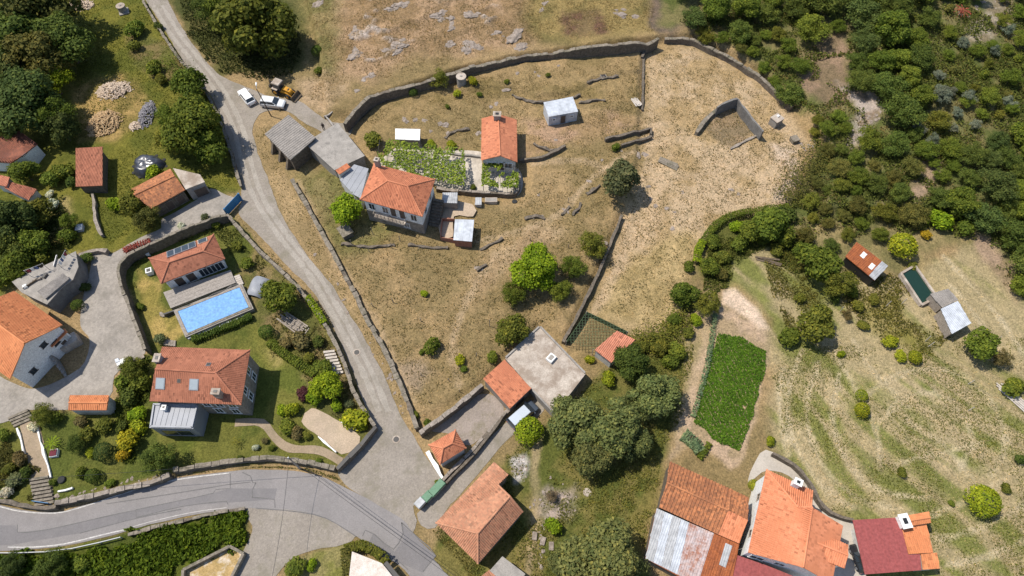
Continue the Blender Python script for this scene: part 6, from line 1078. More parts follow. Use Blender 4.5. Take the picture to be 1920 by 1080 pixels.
TL = [
 # top-left wood
 (70,12,66,'L','oliv2','big olive green tree at the head of the green field'),(118,78,50,'L','dark','dark spreading tree beside the green field, its shadow on the grass'),(22,70,55,'L','dark','dark tree behind the olive tree at the field corner'),(70,110,55,'L','oliv2','dull olive tree below the head of the field'),(20,140,45,'L','deep','very dark tree on the edge of the old wood'),(95,150,34,'M','lime','bright yellow-green tree between the dark trees'),(45,190,58,'L','deep','dark round tree above the white cottage'),(100,215,38,'M','mid','green tree casting shade toward the golden firewood'),(10,235,35,'M','dark','dark tree beside the white cottage roof'),
 (112,240,34,'L','deep','dark tree shading the small red-roofed barn'),
 (480,45,74,'L','olive','large bright olive tree above the parked digger'),(432,25,44,'M','mid','green tree beside the top of the cobbled road'),(395,10,36,'M','dark','dark tree over the top of the cobbled road'),
 (355,158,33,'M','mid','round green tree leaning over the parapet'),(360,235,56,'L','mid','large green tree beside the grey firewood'),(395,275,36,'M','mid','green tree between the parapet and the cottage store'),(325,262,32,'M','olive','olive tree above the black plastic heap'),(318,222,26,'M','mid','leafy shrub tree next to the grey firewood heap'),
 (248,55,20,'S','mid','weedy bush in the green field near the well'),(252,85,12,'S','olive','small weed clump below the bush by the well'),(285,128,18,'S','mid','bush on the bank under the parapet'),(297,50,9,'S','dark','tiny dark bush against the parapet'),(300,150,13,'S','olive','low bush at the foot of the parapet bank'),
 (290,325,17,'S','lime','leafy bush beside the black plastic heap'),(248,385,30,'M','olive','olive bush tree below the old cottage'),(275,410,25,'M','oliv2','dull green tree at the corner of the cottage'),(218,385,17,'S','lime','yellow-green shrub on the lawn near the rubble wall'),
 (45,322,25,'M','mid','green tree between the white cottage and the sty'),(118,325,22,'S','mid','leafy shrub in front of the small barn'),(135,338,14,'S','dark','dark shrub at the barn wall'),(95,335,18,'S','mid','green shrub beside the sty'),
 (95,363,9,'S','white','white flowering bush near the sty'),(98,385,12,'S','white','larger white flowering bush below the sty'),(18,415,48,'L','deep','dark wide tree below the sty'),(70,400,28,'M','olive','olive shrub tree in the shaded garden'),(130,415,18,'M','mid','narrow green tree beside the pale box'),(128,440,16,'S','mid','bush at the end of the shaded hedge'),(10,462,40,'L','dark','dark tree above the grey terrace house'),(62,455,30,'M','mid','green tree above the washing lines'),(30,495,34,'M','mid','bright green tree next to the terrace'),(70,488,20,'S','olive','olive bush beside the washing lines'),(5,520,24,'S','mid','green bush at the corner of the orange roof'),
 (146,573,11,'B0','hedge','clipped round bush beside the courtyard'),(163,485,12,'S','dark','dark bush on the rubble wall'),(160,540,12,'S','deep','dark bush below the grey sloping shelter'),
 (248,690,24,'M','olive','leafy shrub tree at the courtyard corner'),(235,715,20,'S','mid','green shrub beside the orange garden shed'),(262,715,20,'S','mid','green shrub against the lawn house'),(245,745,20,'S','dark','dark shrub behind the garden shed'),(255,775,18,'S','lime','lime shrub beside the zinc annex'),(262,800,16,'S','lime2','yellowish shrub below the zinc annex'),
 (242,825,22,'S','yel','yellow flowering shrub left of the dark conical tree'.replace(' left of',' beside')),(232,850,14,'S','gold','golden flowering bush below the yellow shrub'),(297,858,32,'M','dark','dark dense conical tree between the zinc annex and the road'),
 (80,776,22,'M','olive','leafy shrub at the top of the gravel path'),(103,785,14,'S','mid','low green shrub beside the orange garden shed bed'),(152,790,13,'S','brown','brownish shrub below the garden shed'),(197,797,17,'S','olive','olive shrub on the garden lawn'),(230,803,13,'S','dark','round dark shrub under the shed shadow'),(60,802,10,'S','white','white flowering bush at the top of the path kerb'),(98,831,14,'P0','lime','spiky palm-like plant beside the gravel path'),(143,831,19,'M','dark','dense dark green shrub in the middle of the flower garden'),(163,817,15,'S','olive','lighter shrub behind the dense dark shrub'),(195,848,17,'B0','deep','large dark clipped ball bush'),(168,851,11,'S','lime2','bright yellow-green small bush beside the clipped ball'),(175,893,13,'B0','hedge','medium clipped ball bush near the road wall'),(205,905,10,'S','mid','small bush on the road wall'),(150,885,11,'S','mid','low green mound in the flower garden'),
 (35,862,16,'S','brown','brown shrub along the gravel path'),(45,888,13,'S','dark','dark shrub at the head of the stone steps'),(28,900,15,'S','grey','grey-green shrub above the road bend'),(10,922,14,'S','white','white flowering shrub above the road bend'),(18,880,12,'S','olive','olive shrub in the corner garden'),(5,815,14,'S','mid','green shrub beside the dark stone steps'),(99,905,7,'S','mid','little bush beside the steps'),
 # lawn house garden
 (523,556,34,'M','mid','large round green tree at the end of the pool'),(500,623,14,'B0','hedge','dense low bush beside the timber beams'),(560,640,20,'S','brown','brown-green shrub below the timber beams'),(597,642,13,'S','dark','dark round shrub beside the timber steps'),(535,640,14,'S','brown','dry shrub on the lawn edge'),(605,690,20,'S','mid','green shrub below the timber steps'),(580,672,12,'S','olive','olive shrub on the lawn edge'),(612,722,28,'M','lime','bright lime green tree over the long wall'),(590,745,18,'S','lime','lime bush beside the purple shrub'),(570,738,14,'S','purple','dark purple leafed shrub'),(548,765,15,'S','lime2','yellow-green hedge bush above the gravel court'),(530,770,12,'S','lime','lime hedge bush at the lawn edge'),(540,797,17,'S','mid','green shrub at the gravel court'),(555,812,14,'S','brown','brown shrub at the gravel court'),(575,815,10,'S','olive','small shrub beside the curved path'),(664,789,24,'S','lime2','yellow-green bush in the corner of the garden wall'),(632,758,13,'S','lime','small lime bush beside the gravel court'),(655,757,10,'S','grey','grey-green rose bush at the wall'),(680,795,12,'S','lime2','yellow bush at the wall end'),
 (443,829,11,'P0','olive','spiky yucca on the lawn'),(511,840,7,'S','mid','small bush on the lower lawn'),(497,827,7,'S','brown','reddish small bush on the lower lawn'),(480,838,7,'S','white','pale flowering bush on the lower lawn'),(598,865,7,'S','mid','bush on the garden wall by the utility pole'),(450,857,6,'S','dark','small dark bush on the lawn wall'),
 (462,495,13,'S','mid','shrub beside the pool house gable'),(445,462,11,'S','olive','shrub above the pool house'),(405,422,9,'S','mid','bush at the driveway wall'),(300,635,12,'S','grey','grey-green bush behind the lawn house'),(263,576,9,'S','mid','small bush under the driveway wall'),(385,408,9,'S','grey','pale rose bush on the driveway wall'),(340,425,8,'S','white','white rose bush on the driveway wall'),
 # house and meadow
 (650,394,32,'M1','lime','bright green round tree beside the farmhouse'),(595,97,11,'B0','hedge','round bush below the big olive tree'),(597,133,9,'S','mid','smaller bush on the bank below the big olive tree'),(823,149,21,'W','olive','loose olive bush growing over the granite wall'),(888,152,10,'S','lime2','yellow-green bush beside the round water tank'),(858,176,8,'S','lime2','small yellow-green bush below the water tank'),(775,174,8,'B0','hedge','little round bush under the granite wall'),(899,178,6,'S','mid','tiny bush in the upper garden'),(949,153,6,'S','mid','lone tiny bush near the wall'),(840,200,5,'S','mid','small sprig in the upper garden'),(1027,141,5,'S','mid','small sprig near the stone trough'),
 (808,270,9,'S','lime2','lime bush beside the white shelter'),(846,272,10,'S','lime2','lime bush above the vine patio'),(1155,277,9,'S','mid','little round bush above the grey tree'),(888,352,7,'S','mid','small bush on the patio wall'),
 (1166,338,39,'M2','grey','dense grey-green round tree alone in the meadow'),(1001,500,44,'L','lime','bright lime green tree in the middle of the meadow'),(1075,500,24,'M','mid','green tree beside the terrace wall'),(1112,460,26,'M','olive','olive tree at the top of the terrace wall'),(1050,545,22,'M','mid','lower green tree between the lime tree and the terrace wall'),(965,548,24,'M','mid','green tree at the foot of the lime tree'),
 (960,621,34,'M','olive','leafy green tree at the corner of the flat roof'),(925,668,13,'S','mid','small tree beside the lane store'),(808,647,18,'S','mid','lone bush in the lower meadow'),(791,661,6,'S','mid','tiny bush beside the lone bush'),(862,676,11,'S','yel','yellowish bush in the lower meadow'),(869,692,7,'S','mid','small bush below the yellowish bush'),(795,549,8,'S','lime','small bright bush in the middle meadow'),(780,778,8,'S','mid','bush at the bottom corner of the meadow'),(801,794,8,'S','mid','bush on the tall end wall of the meadow'),
 (990,809,27,'B1','lime','round lime green tree beside the van'),(1139,709,15,'S','lime2','yellow-green bush beside the flat roof'),(1105,675,10,'S','lime2','small lime bush below the hen run'),(1184,679,35,'L','dark','dark glossy tree beside the pink tiled store'),
 (1075,790,52,'L','oak','broad oak below the flat roof'),(1140,800,58,'L','oak','largest grey-green oak behind the van'),(1185,830,38,'L','oak','lower oak at the edge of the rough grass'),(1110,850,44,'L','oak','oak crown over the shaded grass'),(1225,745,46,'L','oak','dark oak beside the crop path'),(1180,770,30,'M','oak','smaller oak between the two big oaks'),
 (1125,1040,66,'L','oak','big dark oak beside the tin barn'),(1075,1060,40,'L','oak','oak at the bottom of the grass track'),(1170,1055,38,'M','oak','oak against the tin barn wall'),(1040,985,18,'S','lime','lime bramble bush beside the grass track'),(1035,930,13,'W','bare','bare brushwood at the rubble'),
 (1235,650,20,'S','olive','shrub below the pale field'),(1270,655,20,'S','mid','green shrub beside the crop path'),(1200,650,16,'S','olive','shrub behind the pink tiled store'),(1255,680,16,'S','mid','bush above the dark oak'),(1283,550,27,'M','mid','round tree at the corner of the pale field'),(1327,570,24,'M','olive','round tree next to the tilled plot'),(1306,598,13,'S','lime','lime bush between two round trees'),
 (1440,418,34,'M','mid','broad green shrub tree above the bare mound'),(1410,430,26,'M','mid','green shrub behind the hedge'),(1470,405,20,'S','dark','dark dense shrub at the field corner'),(1475,445,24,'S','mid','green shrub beside the bare mound'),
 (1535,492,40,'M','mid','green tree in front of the rusty shed'),(1570,530,30,'M','olive','leafy tree below the rusty shed'),(1693,464,28,'B1','lime2','round yellow-green tree behind the rusty shed'),(1765,412,24,'S','lime','bright green shrub at the wood edge'),(1735,440,10,'S','gold','yellow flowering shrub beside the round tree'),(1808,428,18,'S','mid','green shrub at the top of the bare slope'),
 (1530,608,38,'M1','olive','large round olive green tree in the hay field'),(1485,632,22,'S','mid','green bush beside the large round tree'),(1568,560,12,'S','dark','dark bush behind the large round tree'),(1608,575,12,'S','olive','flowering bush in the allotment'),(1590,590,12,'W','brown','dry bush in the allotment'),(1620,612,12,'S','olive','low bush at the allotment edge'),
 (1667,641,14,'S','lime2','first lime bush of the allotment row'),(1690,666,13,'S','lime2','second lime bush of the allotment row'),(1716,671,14,'B1','lime2','end lime bush of the allotment row'),(1840,645,32,'M','mid','spreading green tree beside the tin shed'),(1880,675,22,'W','brown','loose brownish tree beside the tin shed'),(1895,725,22,'S','mid','hedge bush above the white poles'),
 (1615,742,11,'B0','lime2','small clipped lime bush in the hay field'),(1616,770,16,'B1','lime2','taller clipped lime bush in the hay field'),(1843,938,30,'B1','lime2','large round yellow-green bush alone in the hay field'),(1784,945,7,'S','mid','tiny bush in the lower hay field'),(1885,915,10,'S','olive','sprawling weed near the round lime bush'),(1915,860,12,'S','dark','dark shrub at the field edge'),(1577,665,8,'S','lime','little bush in the hay field'),(1690,885,10,'S','olive','weed patch in the hay field'),
 (1413,910,10,'B0','lime2','clipped lime bush against the white house wall'),(1443,828,11,'S','lime2','lime bush at the corner of the concrete yard'),
 (556,1064,20,'S','mid','green bush beside the cobbled branch road'),(583,1058,12,'S','lime','small lime bush beside the cobbled branch'),(20,1062,26,'M','deep','dark tree on the green bank'),(95,1062,30,'M','dark','second dark tree on the green bank'),(150,1055,18,'S','mid','bush on the green bank'),
 (820,905,6,'S','mid','weed on the white gate wall'),(1305,835,9,'S','cab','cabbage bed bush beside the crop'),
]
for e in TL: tree(*e)
for i, (u, v, r, kd, c, lab) in enumerate(((1335,455,16,'S','mid','dark shrub inside the bend of the field hedge'),(1352,480,17,'S','olive','olive shrub above the bare mound'),(1385,455,18,'S','mid','leafy shrub in the hollow behind the hedge'),(1330,500,18,'M','mid','green shrub beside the two round trees'),(1352,515,13,'S','oliv2','brown-green shrub beside the tilled plot head'),(1500,470,16,'S','mid','shrub between the broad shrub and the green tree'),(1455,468,13,'S','olive','low shrub on the bare mound edge'),(1510,440,18,'F','oliv2','heath shrub below the wood edge'),(1560,460,16,'F','dark','dark shrub uphill from the rusty shed'),(1650,440,17,'F','mid','shrub between the rusty shed and the yellow-green tree'),(1600,545,14,'S','mid','shrub below the rusty shed corner'),(1640,560,12,'S','olive','weedy shrub in the allotment'),(1500,560,12,'S','olive','low shrub at the edge of the tilled field'),(1290,500,12,'S','mid','shrub outside the field hedge'),(1265,600,14,'S','mid','shrub at the lower corner of the pale field'),(1290,625,13,'S','olive','low shrub on the crop path'),(1430,450,12,'S','mid','small shrub on the bare mound'),(1590,440,15,'F','olive','light shrub above the rusty shed'),(1385,425,15,'S','lime','bright shrub against the field hedge'),(1710,500,10,'S','olive','weed bush at the cistern corner'))): tree(u, v, r, kd, c, lab)
# the wood beyond the wall: individuals by size, same kind told apart only by place
WOOD = WP([(1262,-30),(1960,-30),(1960,560),(1900,545),(1850,440),(1800,400),(1720,420),(1600,440),(1500,425),(1490,370),(1540,290),(1500,215),(1420,128),(1320,72),(1270,60)])
GAPS = [(1480,230,14),(1515,235,14),(1560,255,12),(1640,360,14),(1560,400,12),(1690,240,12),(1820,140,16),(1770,120,12),(1900,260,12),(1850,170,12),(1250,30,48),(1280,10,30),(1545,95,42),(1560,150,46),(1525,185,40),(1500,150,22),(1440,95,20),(1790,330,16),(1690,300,14),(1640,330,12),(1700,80,12),(1610,205,34),(1630,230,28),(1600,265,24),(1735,335,30),(1710,365,22),(1835,30,42),(1860,60,24),(1870,480,26),(1840,440,20),(1590,385,14),(1500,400,16),(1640,400,16),(1800,100,20),(1870,110,18),(1545,330,8)]
wl = {'deep': 'very dark dense tree', 'dark': 'dark green tree', 'mid': 'mid green leafy shrub tree', 'oliv2': 'olive brown heath shrub', 'euc': 'silvery blue-grey young tree', 'olive': 'light olive green shrub'}
LM = [(1330,85,'behind the gap in the granite wall'),(1430,120,'behind the curved granite wall'),(1500,60,'above the brown clearing'),(1470,215,'at the end of the curved granite wall'),(1540,170,'at the brown clearing'),(1620,240,'along the pale rubble gully'),(1680,150,'in the dense thicket uphill of the rubble gully'),(1640,40,'at the head of the brown clearing'),(1800,25,'around the withered palm'),(1880,120,'on the open stony slope'),(1780,210,'among the silvery young trees'),(1740,330,'around the bare scree patch'),(1590,330,'on the heath beside the pale field'),(1560,420,'uphill of the rusty shed'),(1690,410,'behind the round yellow-green tree'),(1850,330,'in the tall dark stand'),(1890,470,'at the foot of the tall dark stand')]
def wood_tree(u, v, r, kind, c):
    lm = min(LM, key=lambda q: (q[0] - u) ** 2 + (q[1] - v) ** 2)[2]; size = 'large ' if r > 30 else 'small ' if r < 15 else ''
    tree(u, v, r, kind, c, size + wl[c] + ' ' + lm, 'woodland growth ' + lm, trunk=.3, cat='tree', name='tree')
pts = []; tries = 0
while len(pts) < 190 and tries < 9000:
    tries += 1; u, v = tr.uniform(1250, 1940), tr.uniform(-25, 560); w = np.array(W(u, v)[:2])
    if sdf(WOOD, np.array([w[0]]), np.array([w[1]]))[0] > -1.0: continue
    if any((u - a) ** 2 + (v - b) ** 2 < r * r for a, b, r in GAPS): continue
    big = (u < 1560 and v < 60) or (1580 < u < 1760 and v < 215) or (u > 1800 and 220 < v < 540); heath = u < 1720 and v > 270; openz = u > 1740 and v < 260
    r = tr.uniform(20, 40) if big else tr.uniform(9, 22) if openz else tr.uniform(11, 28)
    if any((u - a) ** 2 + (v - b) ** 2 < ((1.0 if openz else .85 if heath else .72 if big else .85) * (r + c)) ** 2 for a, b, c in pts): continue
    pts.append((u, v, r)); x = tr.random()
    c = ('deep' if x < .25 else 'dark' if x < .6 else 'mid') if big else (('oliv2' if x < .4 else 'dark' if x < .65 else 'olive' if x < .85 else 'mid') if heath else ('mid' if x < .5 else 'dark' if x < .62 else 'oliv2' if x < .7 else 'olive' if x < .9 else 'euc'))
    wood_tree(u, v, r, ('F' if x < .75 else 'L') if big else ('F' if r > 11 else 'S' if x < .8 else 'W'), c)
for (u, v) in ((1782,172),(1818,182),(1770,228),(1725,240),(1890,55),(1865,95),(1750,262),(1805,370),(1900,200),(1830,235),(1890,190)): wood_tree(u, v, tr.uniform(10, 16), 'W', 'euc')
# dead agave / dry fronds at the slope top
tree(1803, 22, 15, 'P0', 'red', 'withered reddish palm-like plant at the top of the wooded slope')
# ---- scattered growth, too fine to count
def scatter(name, label, poly, n, size, hgt_, col, seed, up=.6, aspect=.5, excl=None, edge=4.0, clump=0.0, cover=None, rows=0, gaps=None):
    rs = np.random.RandomState(seed); P = WP(poly) if not isinstance(poly, np.ndarray) else poly; lo, hi = P.min(0), P.max(0); X = rs.uniform(lo[0], hi[0], n * 4); Y = rs.uniform(lo[1], hi[1], n * 4)
    ok = sdf(P, X, Y) + (fbm(X, Y, 2.5, 3, seed + 5) - .5) * edge < -.08 * edge
    for e in (excl or []): ok &= sdf(WP(e), X, Y) > .3
    if clump: ok &= fbm(X, Y, clump, 4, seed) + (rs.rand(len(X)) - .5) * .16 > (cover or .5)
    if gaps:
        for a, b, r in gaps: q = W(a, b); ok &= (X - q.x) ** 2 + (Y - q.y) ** 2 > (r * .8 * mpp(a, b)) ** 2 * (.5 + fbm(X, Y, 2, 2, seed))
    if rows: ph = (X * math.cos(.35) + Y * math.sin(.35)) / rows; ok &= (np.abs(ph - np.round(ph)) < .43) & (fbm(X, Y, 1.2, 3, 81) > .2)
    X, Y = X[ok][:n], Y[ok][:n]; Z = hgtv(X, Y); hz = hgt_ * (.25 + .75 * fbm(X, Y, 2.0, 3, seed + 1)); C = np.stack([X, Y, Z + rs.rand(len(X)) * hz + .02], 1); Nn = rs.randn(len(X), 3) * .8 + np.array([0, 0, up])
    me = quads_mesh(name, C, Nn, size, aspect, rs); o = bpy.data.objects.new(name, me); COL.objects.link(o); o.color = (*COLS[col], 1) if isinstance(col, str) else (*col, 1); o['kind'] = 'stuff'; o['label'] = label; return o
WOODP = [(1262,-60),(1990,-60),(1990,580),(1900,555),(1850,450),(1760,430),(1600,450),(1480,430),(1470,395),(1500,340),(1530,290),(1500,215),(1420,125),(1320,70),(1270,50)]
scatter('undergrowth', 'low green scrub covering the wooded slope', WOODP, 85000, .19, .95, (.125, .145, .034), 1, clump=5, cover=.43, gaps=GAPS)
scatter('undergrowth', 'olive bracken and heather patches on the wooded slope', WOODP, 20000, .18, .55, (.18, .145, .055), 2, clump=4, cover=.47, gaps=GAPS)
scatter('bank_foliage', 'bright green brambles covering the roadside bank', [(-40,1038),(60,1036),(130,1028),(240,1006),(330,984),(410,966),(460,960),(468,1005),(440,1035),(428,1022),(340,1068),(330,1140),(-60,1140)], 16000, .26, 1.0, (.095, .14, .012), 3)
scatter('mound_growth', 'tangled weeds and brambles behind the field hedge', [(1315,500),(1340,432),(1385,410),(1480,402),(1530,460),(1500,530),(1440,470),(1390,490),(1360,540),(1320,560)], 8000, .16, .5, (.10, .115, .025), 61, clump=3, cover=.42, edge=2)
scatter('crop', 'dense bright green crop plot beside the tilled strip', [(1346,626),(1392,634),(1440,656),(1424,735),(1404,800),(1386,847),(1342,826),(1296,793),(1318,715)], 24000, .115, .4, 'crop', 4, up=1.2, edge=1.2, rows=.6)
scatter('rough_grass', 'rough green growth around the oaks and the grass track', [(870,1000),(960,860),(1010,800),(1100,720),(1200,650),(1290,560),(1312,640),(1290,740),(1240,870),(1210,1040),(1220,1140),(900,1140)], 20000, .13, .22, (.165, .165, .04), 5, clump=4, cover=.47, excl=[LANE])
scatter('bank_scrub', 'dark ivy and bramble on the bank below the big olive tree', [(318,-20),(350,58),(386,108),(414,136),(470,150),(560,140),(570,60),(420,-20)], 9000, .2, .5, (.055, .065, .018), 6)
scatter('meadow_weeds', 'green weeds in the grassy field beside the woodpiles', [(150,-20),(262,-20),(300,50),(372,155),(420,245),(445,345),(330,400),(200,470),(120,300),(140,160)], 15000, .11, .16, (.115, .13, .018), 7, clump=5, cover=.44, excl=[DRIVE])
scatter('shade_growth', 'dense green growth in the shaded gardens on the slope', [(0,380),(120,370),(150,440),(140,465),(20,520),(-40,520)], 6000, .18, .7, (.06, .08, .018), 8, clump=5, cover=.42)
scatter('garden_growth', 'mixed leafy growth in the flower garden beds', [(0,800),(30,800),(60,900),(90,945),(0,930),(-40,900)], 3500, .13, .5, (.11, .105, .03), 9)
scatter('garden_growth', 'leafy ground cover between the courtyard and the lawn house', [(215,700),(275,665),(285,700),(280,760),(270,830),(245,870),(215,830),(210,760)], 4500, .15, .7, (.095, .12, .02), 10)
scatter('garden_growth', 'weedy growth between the long wall and the lawn', [(480,478),(555,548),(606,615),(640,690),(690,795),(650,840),(610,790),(560,700),(500,640),(470,560)], 7000, .13, .45, (.12, .115, .035), 11, clump=3, cover=.45, excl=[COURT_LOW])
scatter('driveway_verge', 'planted strip under the driveway wall', [(235,490),(330,445),(420,408),(440,430),(480,480),(430,480),(400,440),(290,480),(250,540)], 3500, .13, .5, (.09, .105, .025), 12)
scatter('allotment_growth', 'tangled allotment growth around the sheds', [(1480,470),(1590,500),(1700,520),(1760,600),(1780,640),(1740,680),(1640,620),(1560,560),(1480,640),(1450,560),(1430,480)], 9000, .14, .4, (.14, .13, .03), 13, clump=4, cover=.46)
scatter('hay_weeds', 'green regrowth streaks in the hay field', [(1450,650),(1600,640),(1900,640),(1990,560),(1990,1140),(1780,1140),(1720,950),(1560,960),(1470,840)], 24000, .10, .12, (.135, .145, .028), 14, clump=5, cover=.50)
scatter('roadside_weeds', 'weeds along the verge of the cobbled road', [(476,240),(500,240),(535,330),(600,430),(690,590),(780,800),(790,840),(765,800),(700,665),(620,535),(530,402),(480,280)], 4500, .11, .2, (.17, .14, .04), 15, clump=2.5, cover=.46, edge=1.2, excl=[COBBLE])
scatter('roadside_weeds', 'green verge under the long garden wall', [(455,420),(520,486),(570,545),(618,612),(648,670),(676,740),(704,800),(690,795),(660,735),(630,670),(600,600),(550,540)], 3500, .11, .22, (.11, .12, .022), 16, edge=1.0, excl=[COBBLE])
scatter('roadside_weeds', 'weeds at the foot of the wall above the asphalt', [(330,893),(430,878),(500,872),(560,876),(632,890),(640,904),(560,884),(430,886),(330,899)], 1600, .10, .2, (.13, .13, .03), 17, edge=.6, excl=[ROAD])
scatter('roadside_weeds', 'weeds between the lane and the old house', [(800,965),(840,950),(880,905),(915,865),(835,975),(900,1070),(880,1080),(810,1000)], 2000, .11, .2, (.15, .135, .04), 18, edge=1.0, excl=[LANE, COBBLE, ROAD])
for i, l in enumerate(HAY):
    P = catmull(WP(l), False, .5); rs = np.random.RandomState(800 + i); k = rs.randint(0, len(P), 60 * len(P) // 6); xy = P[k] + rs.randn(len(k), 2) * .38; ok = fbm(xy[:, 0], xy[:, 1], 3, 3, 44) > .42; xy = xy[ok]; q = quads_mesh('hay_windrow', np.stack([xy[:, 0], xy[:, 1], hgtv(xy[:, 0], xy[:, 1]) + rs.rand(len(xy)) * .12], 1), rs.randn(len(xy), 3) * .5 + [0, 0, 1], .13, .22, rs); o = bpy.data.objects.new('hay_windrow', q); COL.objects.link(o); o.color = (.56, .46, .29, 1); o['kind'] = 'stuff'; o['label'] = 'pale line of cut hay curving across the mown field'
# dry tufts over the meadows
scatter('dry_tufts', 'dark grass tufts dotted over the dry meadow', [(545,335),(640,320),(690,420),(820,460),(980,370),(1080,280),(1200,120),(1205,90),(1300,90),(1440,170),(1510,290),(1460,390),(1320,430),(1260,620),(1130,590),(1010,610),(905,715),(790,800),(690,590)], 26000, .12, .12, (.17, .14, .06), 19, clump=1.1, cover=.5, excl=[PATIO])
scatter('straw', 'pale straw stubble over the dry meadow', [(545,335),(690,420),(980,370),(1200,120),(1300,90),(1440,170),(1510,290),(1460,390),(1320,430),(1260,620),(1130,590),(1010,610),(905,715),(790,800),(690,590)], 30000, .11, .08, (.46, .35, .19), 20, clump=2.2, cover=.46, aspect=.25, excl=[PATIO])
scatter('dry_tufts', 'dry heath tufts on the rocky hillside', [(560,-30),(1220,-30),(1225,70),(1000,92),(880,115),(700,172),(620,205),(570,180),(600,100)], 18000, .10, .12, (.19, .145, .06), 21, clump=2.5, cover=.48)
scatter('straw', 'pale dead grass on the rocky hillside', [(560,-30),(1220,-30),(1225,70),(1000,92),(880,115),(700,172),(620,205),(570,180),(600,100)], 15000, .10, .08, (.42, .30, .14), 22, clump=3, cover=.5, aspect=.25)
scatter('dry_tufts', 'tufts in the fenced upper garden', [(660,235),(720,195),(900,150),(1200,110),(1200,210),(1000,300),(905,280),(760,235)], 9000, .085, .1, (.14, .11, .04), 23, clump=1.6, cover=.5)
scatter('straw', 'pale straw in the hay field', [(1450,650),(1600,640),(1900,640),(1990,560),(1990,1140),(1780,1140),(1720,950),(1560,960),(1470,840)], 17000, .10, .07, (.50, .41, .25), 24, clump=4, cover=.46, aspect=.25)
# hedges
def hedge(label, pts, w, h, col, n, seed, name='hedge', cat='hedge', leaf=.13):
    C = catmull(np.array([G(u, v, h * .8)[:2] for u, v in pts]), False, .3); rs = np.random.RandomState(seed); k = rs.randint(0, len(C), n); T = np.gradient(C, axis=0); T /= np.linalg.norm(T, axis=1)[:, None]; Q = np.stack([-T[:, 1], T[:, 0]], 1)
    a = rs.uniform(-1, 1, n); top = rs.rand(n) < .6; side = np.where(top, a, np.sign(a)) * w / 2 * (1 + .25 * (fbm(C[k][:, 0], C[k][:, 1], 1.0, 2, seed) - .5)); z = np.where(top, 1, rs.rand(n)) * h * (.85 + .35 * fbm(C[k][:, 0], C[k][:, 1], 1.4, 3, seed + 3)) + rs.randn(n) * .05
    rough = .55 * w if name == 'thicket' else .06; xy = C[k] + Q[k] * side[:, None] + rs.randn(n, 2) * rough * (.4 + fbm(C[k][:, 0], C[k][:, 1], 2, 2, seed))[:, None]; P = np.stack([xy[:, 0], xy[:, 1], hgtv(xy[:, 0], xy[:, 1]) + z], 1); Nn = np.stack([Q[k][:, 0] * np.where(top, .2, 1) * np.sign(a), Q[k][:, 1] * np.where(top, .2, 1) * np.sign(a), np.where(top, 1, .25)], 1) + rs.randn(n, 3) * .4
    c0 = Vector((C[0][0], C[0][1], hgt(*C[0]))); o = thing(name, label, cat, c0); me = quads_mesh('foliage', P - np.array(c0), Nn, leaf, .65, rs); f = bpy.data.objects.new('foliage', me); COL.objects.link(f); f.parent = o; f.color = (*COLS[col], 1)
    mb = MB()
    for i in range(0, len(C), 4): mb.tube((C[i][0], C[i][1], hgt(*C[i]) - .1), (C[i][0], C[i][1], hgt(*C[i]) + h * .7), .04, .03, 5)
    mb.build('stems', 'bark', o, kind='stuff'); return o
hedge('clipped green hedge along the pool side of the lawn', [(362,636),(400,622),(440,606),(470,593)], .9, .8, 'hedge', 2600, 31)
hedge('green hedge closing the lower end of the pale field', [(1310,470),(1328,438),(1350,416),(1380,402),(1440,392),(1478,388)], 1.0, 1.0, 'mid', 3600, 32)
hedge('bright lime end of the hedge beside the pale field', [(1307,490),(1310,468),(1318,452)], 1.1, 1.0, 'lime', 1200, 33)
hedge('ivy hedge over the white gravelled roof', [(648,1030),(680,1022),(715,1042),(722,1052)], 1.0, 1.8, 'olive', 1800, 34)
hedge('flowering hedge beside the white gravelled roof', [(648,1030),(650,1055),(652,1090)], 1.0, 1.8, 'oliv2', 1500, 35)
hedge('red leafed shrub row on the driveway wall', [(234,470),(252,462),(280,452)], .9, .7, 'red', 900, 36)
hedge('ivy on the long garden wall above the timber beams', [(578,558),(596,585),(608,605)], .9, 1.5, 'lime', 1100, 37)
hedge('row of pale cabbages along the crop plot', [(1341,590),(1334,640),(1325,690),(1312,740),(1300,780)], .6, .4, 'cab', 1100, 38, 'cabbage_row', 'cabbages')
hedge('blue-green leek bed beside the crop plot', [(1283,815),(1300,828),(1312,845)], 1.6, .4, 'cab', 900, 39, 'leek_bed', 'vegetables')
hedge('short green vegetable row beside the bare soil', [(1330,832),(1320,848),(1312,858)], .6, .4, 'mid', 500, 40, 'vegetable_row', 'vegetables')
hedge('dark heath edge between the pale field and the wood', [(1540,285),(1515,320),(1495,345),(1475,372)], 2.4, 1.1, 'oliv2', 3400, 41, 'thicket', 'thicket')
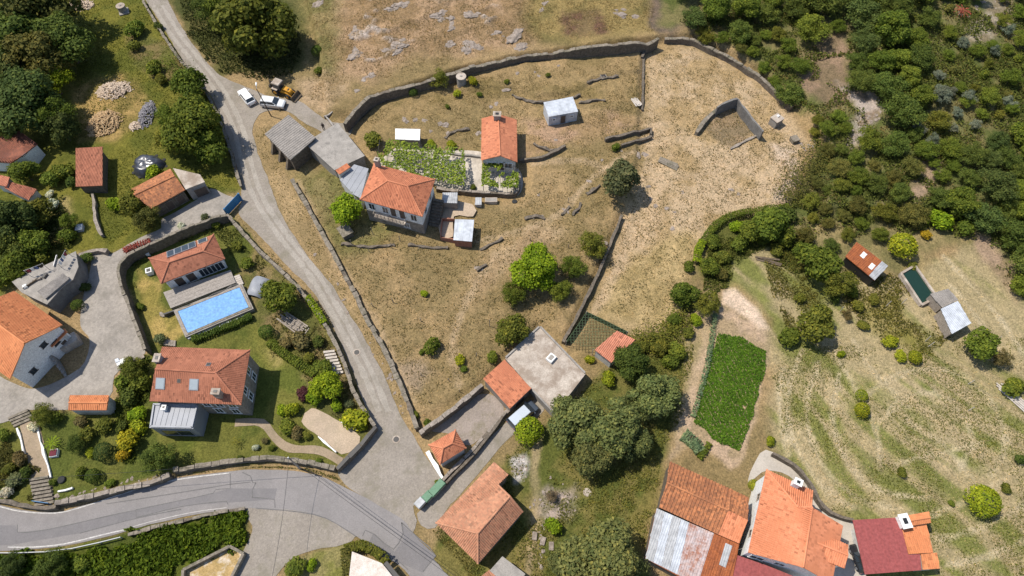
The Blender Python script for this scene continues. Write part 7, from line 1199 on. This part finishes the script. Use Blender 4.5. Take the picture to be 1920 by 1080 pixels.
hedge('climbing shrub along the bank below the parapet', [(318,112),(345,150),(372,190)], 1.6, 1.2, 'mid', 1600, 42, 'thicket', 'thicket')
hedge('low hedge beside the lime tree and tall lawn', [(505,640),(540,668),(590,700)], 1.2, .8, 'mid', 1700, 43)
hedge('straggling climbers below the pale field edge', [(1190,640),(1225,632),(1262,618),(1275,590)], 1.6, .9, 'olive', 2200, 44, 'thicket', 'thicket')
hedge('clipped lime row around the yard wall corner', [(1462,405),(1480,398)], 1.0, .9, 'lime', 500, 45)
# grape vines on the pergola
def vine(label, poly, n, seed, posts):
    z = 2.2; P = np.array([W(u, v, z)[:2] for u, v in poly]); rs = np.random.RandomState(seed); lo, hi = P.min(0), P.max(0); X, Y = rs.uniform(lo[0], hi[0], n * 5), rs.uniform(lo[1], hi[1], n * 5); ok = (sdf(P, X, Y) < .2) & (fbm(X, Y, 1.8, 3, seed) > .40); X, Y = X[ok][:n], Y[ok][:n]
    c0 = Vector((P[:, 0].mean(), P[:, 1].mean(), 0)); o = thing('grape_vine', label, 'vine', c0); C = np.stack([X - c0.x, Y - c0.y, z + rs.randn(len(X)) * .13], 1); f = bpy.data.objects.new('foliage', quads_mesh('foliage', C, rs.randn(len(X), 3) * .5 + [0, 0, 1], .16, .8, rs)); COL.objects.link(f); f.parent = o; f.color = (*COLS['vine'], 1)
    for u, v in posts: q = W(u, v, z); mb = MB(); mb.tube((q.x, q.y, -.2), (q.x, q.y, z), .06, .05, 6); mb.build('post', 'wood', o)
    for k in range(9): t = k / 8; a, b = lerp(Vector((*P[0], z)), Vector((*P[1], z)), t), lerp(Vector((*P[3], z)), Vector((*P[2], z)), t); mb = MB(); mb.tube(a, b, .03, .03, 5); mb.build('wire', 'iron', o)
vine('broad grape vine pergola behind the farmhouse', [(712,262),(868,280),(872,348),(705,308)], 3600, 51, [(720,275),(790,290),(866,285),(868,340),(800,330)])
vine('small grape vine pergola in front of the orange garden house', [(904,308),(972,310),(972,352),(904,346)], 1100, 52, [(908,312),(968,314),(968,350),(906,345)])
tree(700, 262, 17, 'S', 'olive', 'olive shrub beside the concrete store and the vines')
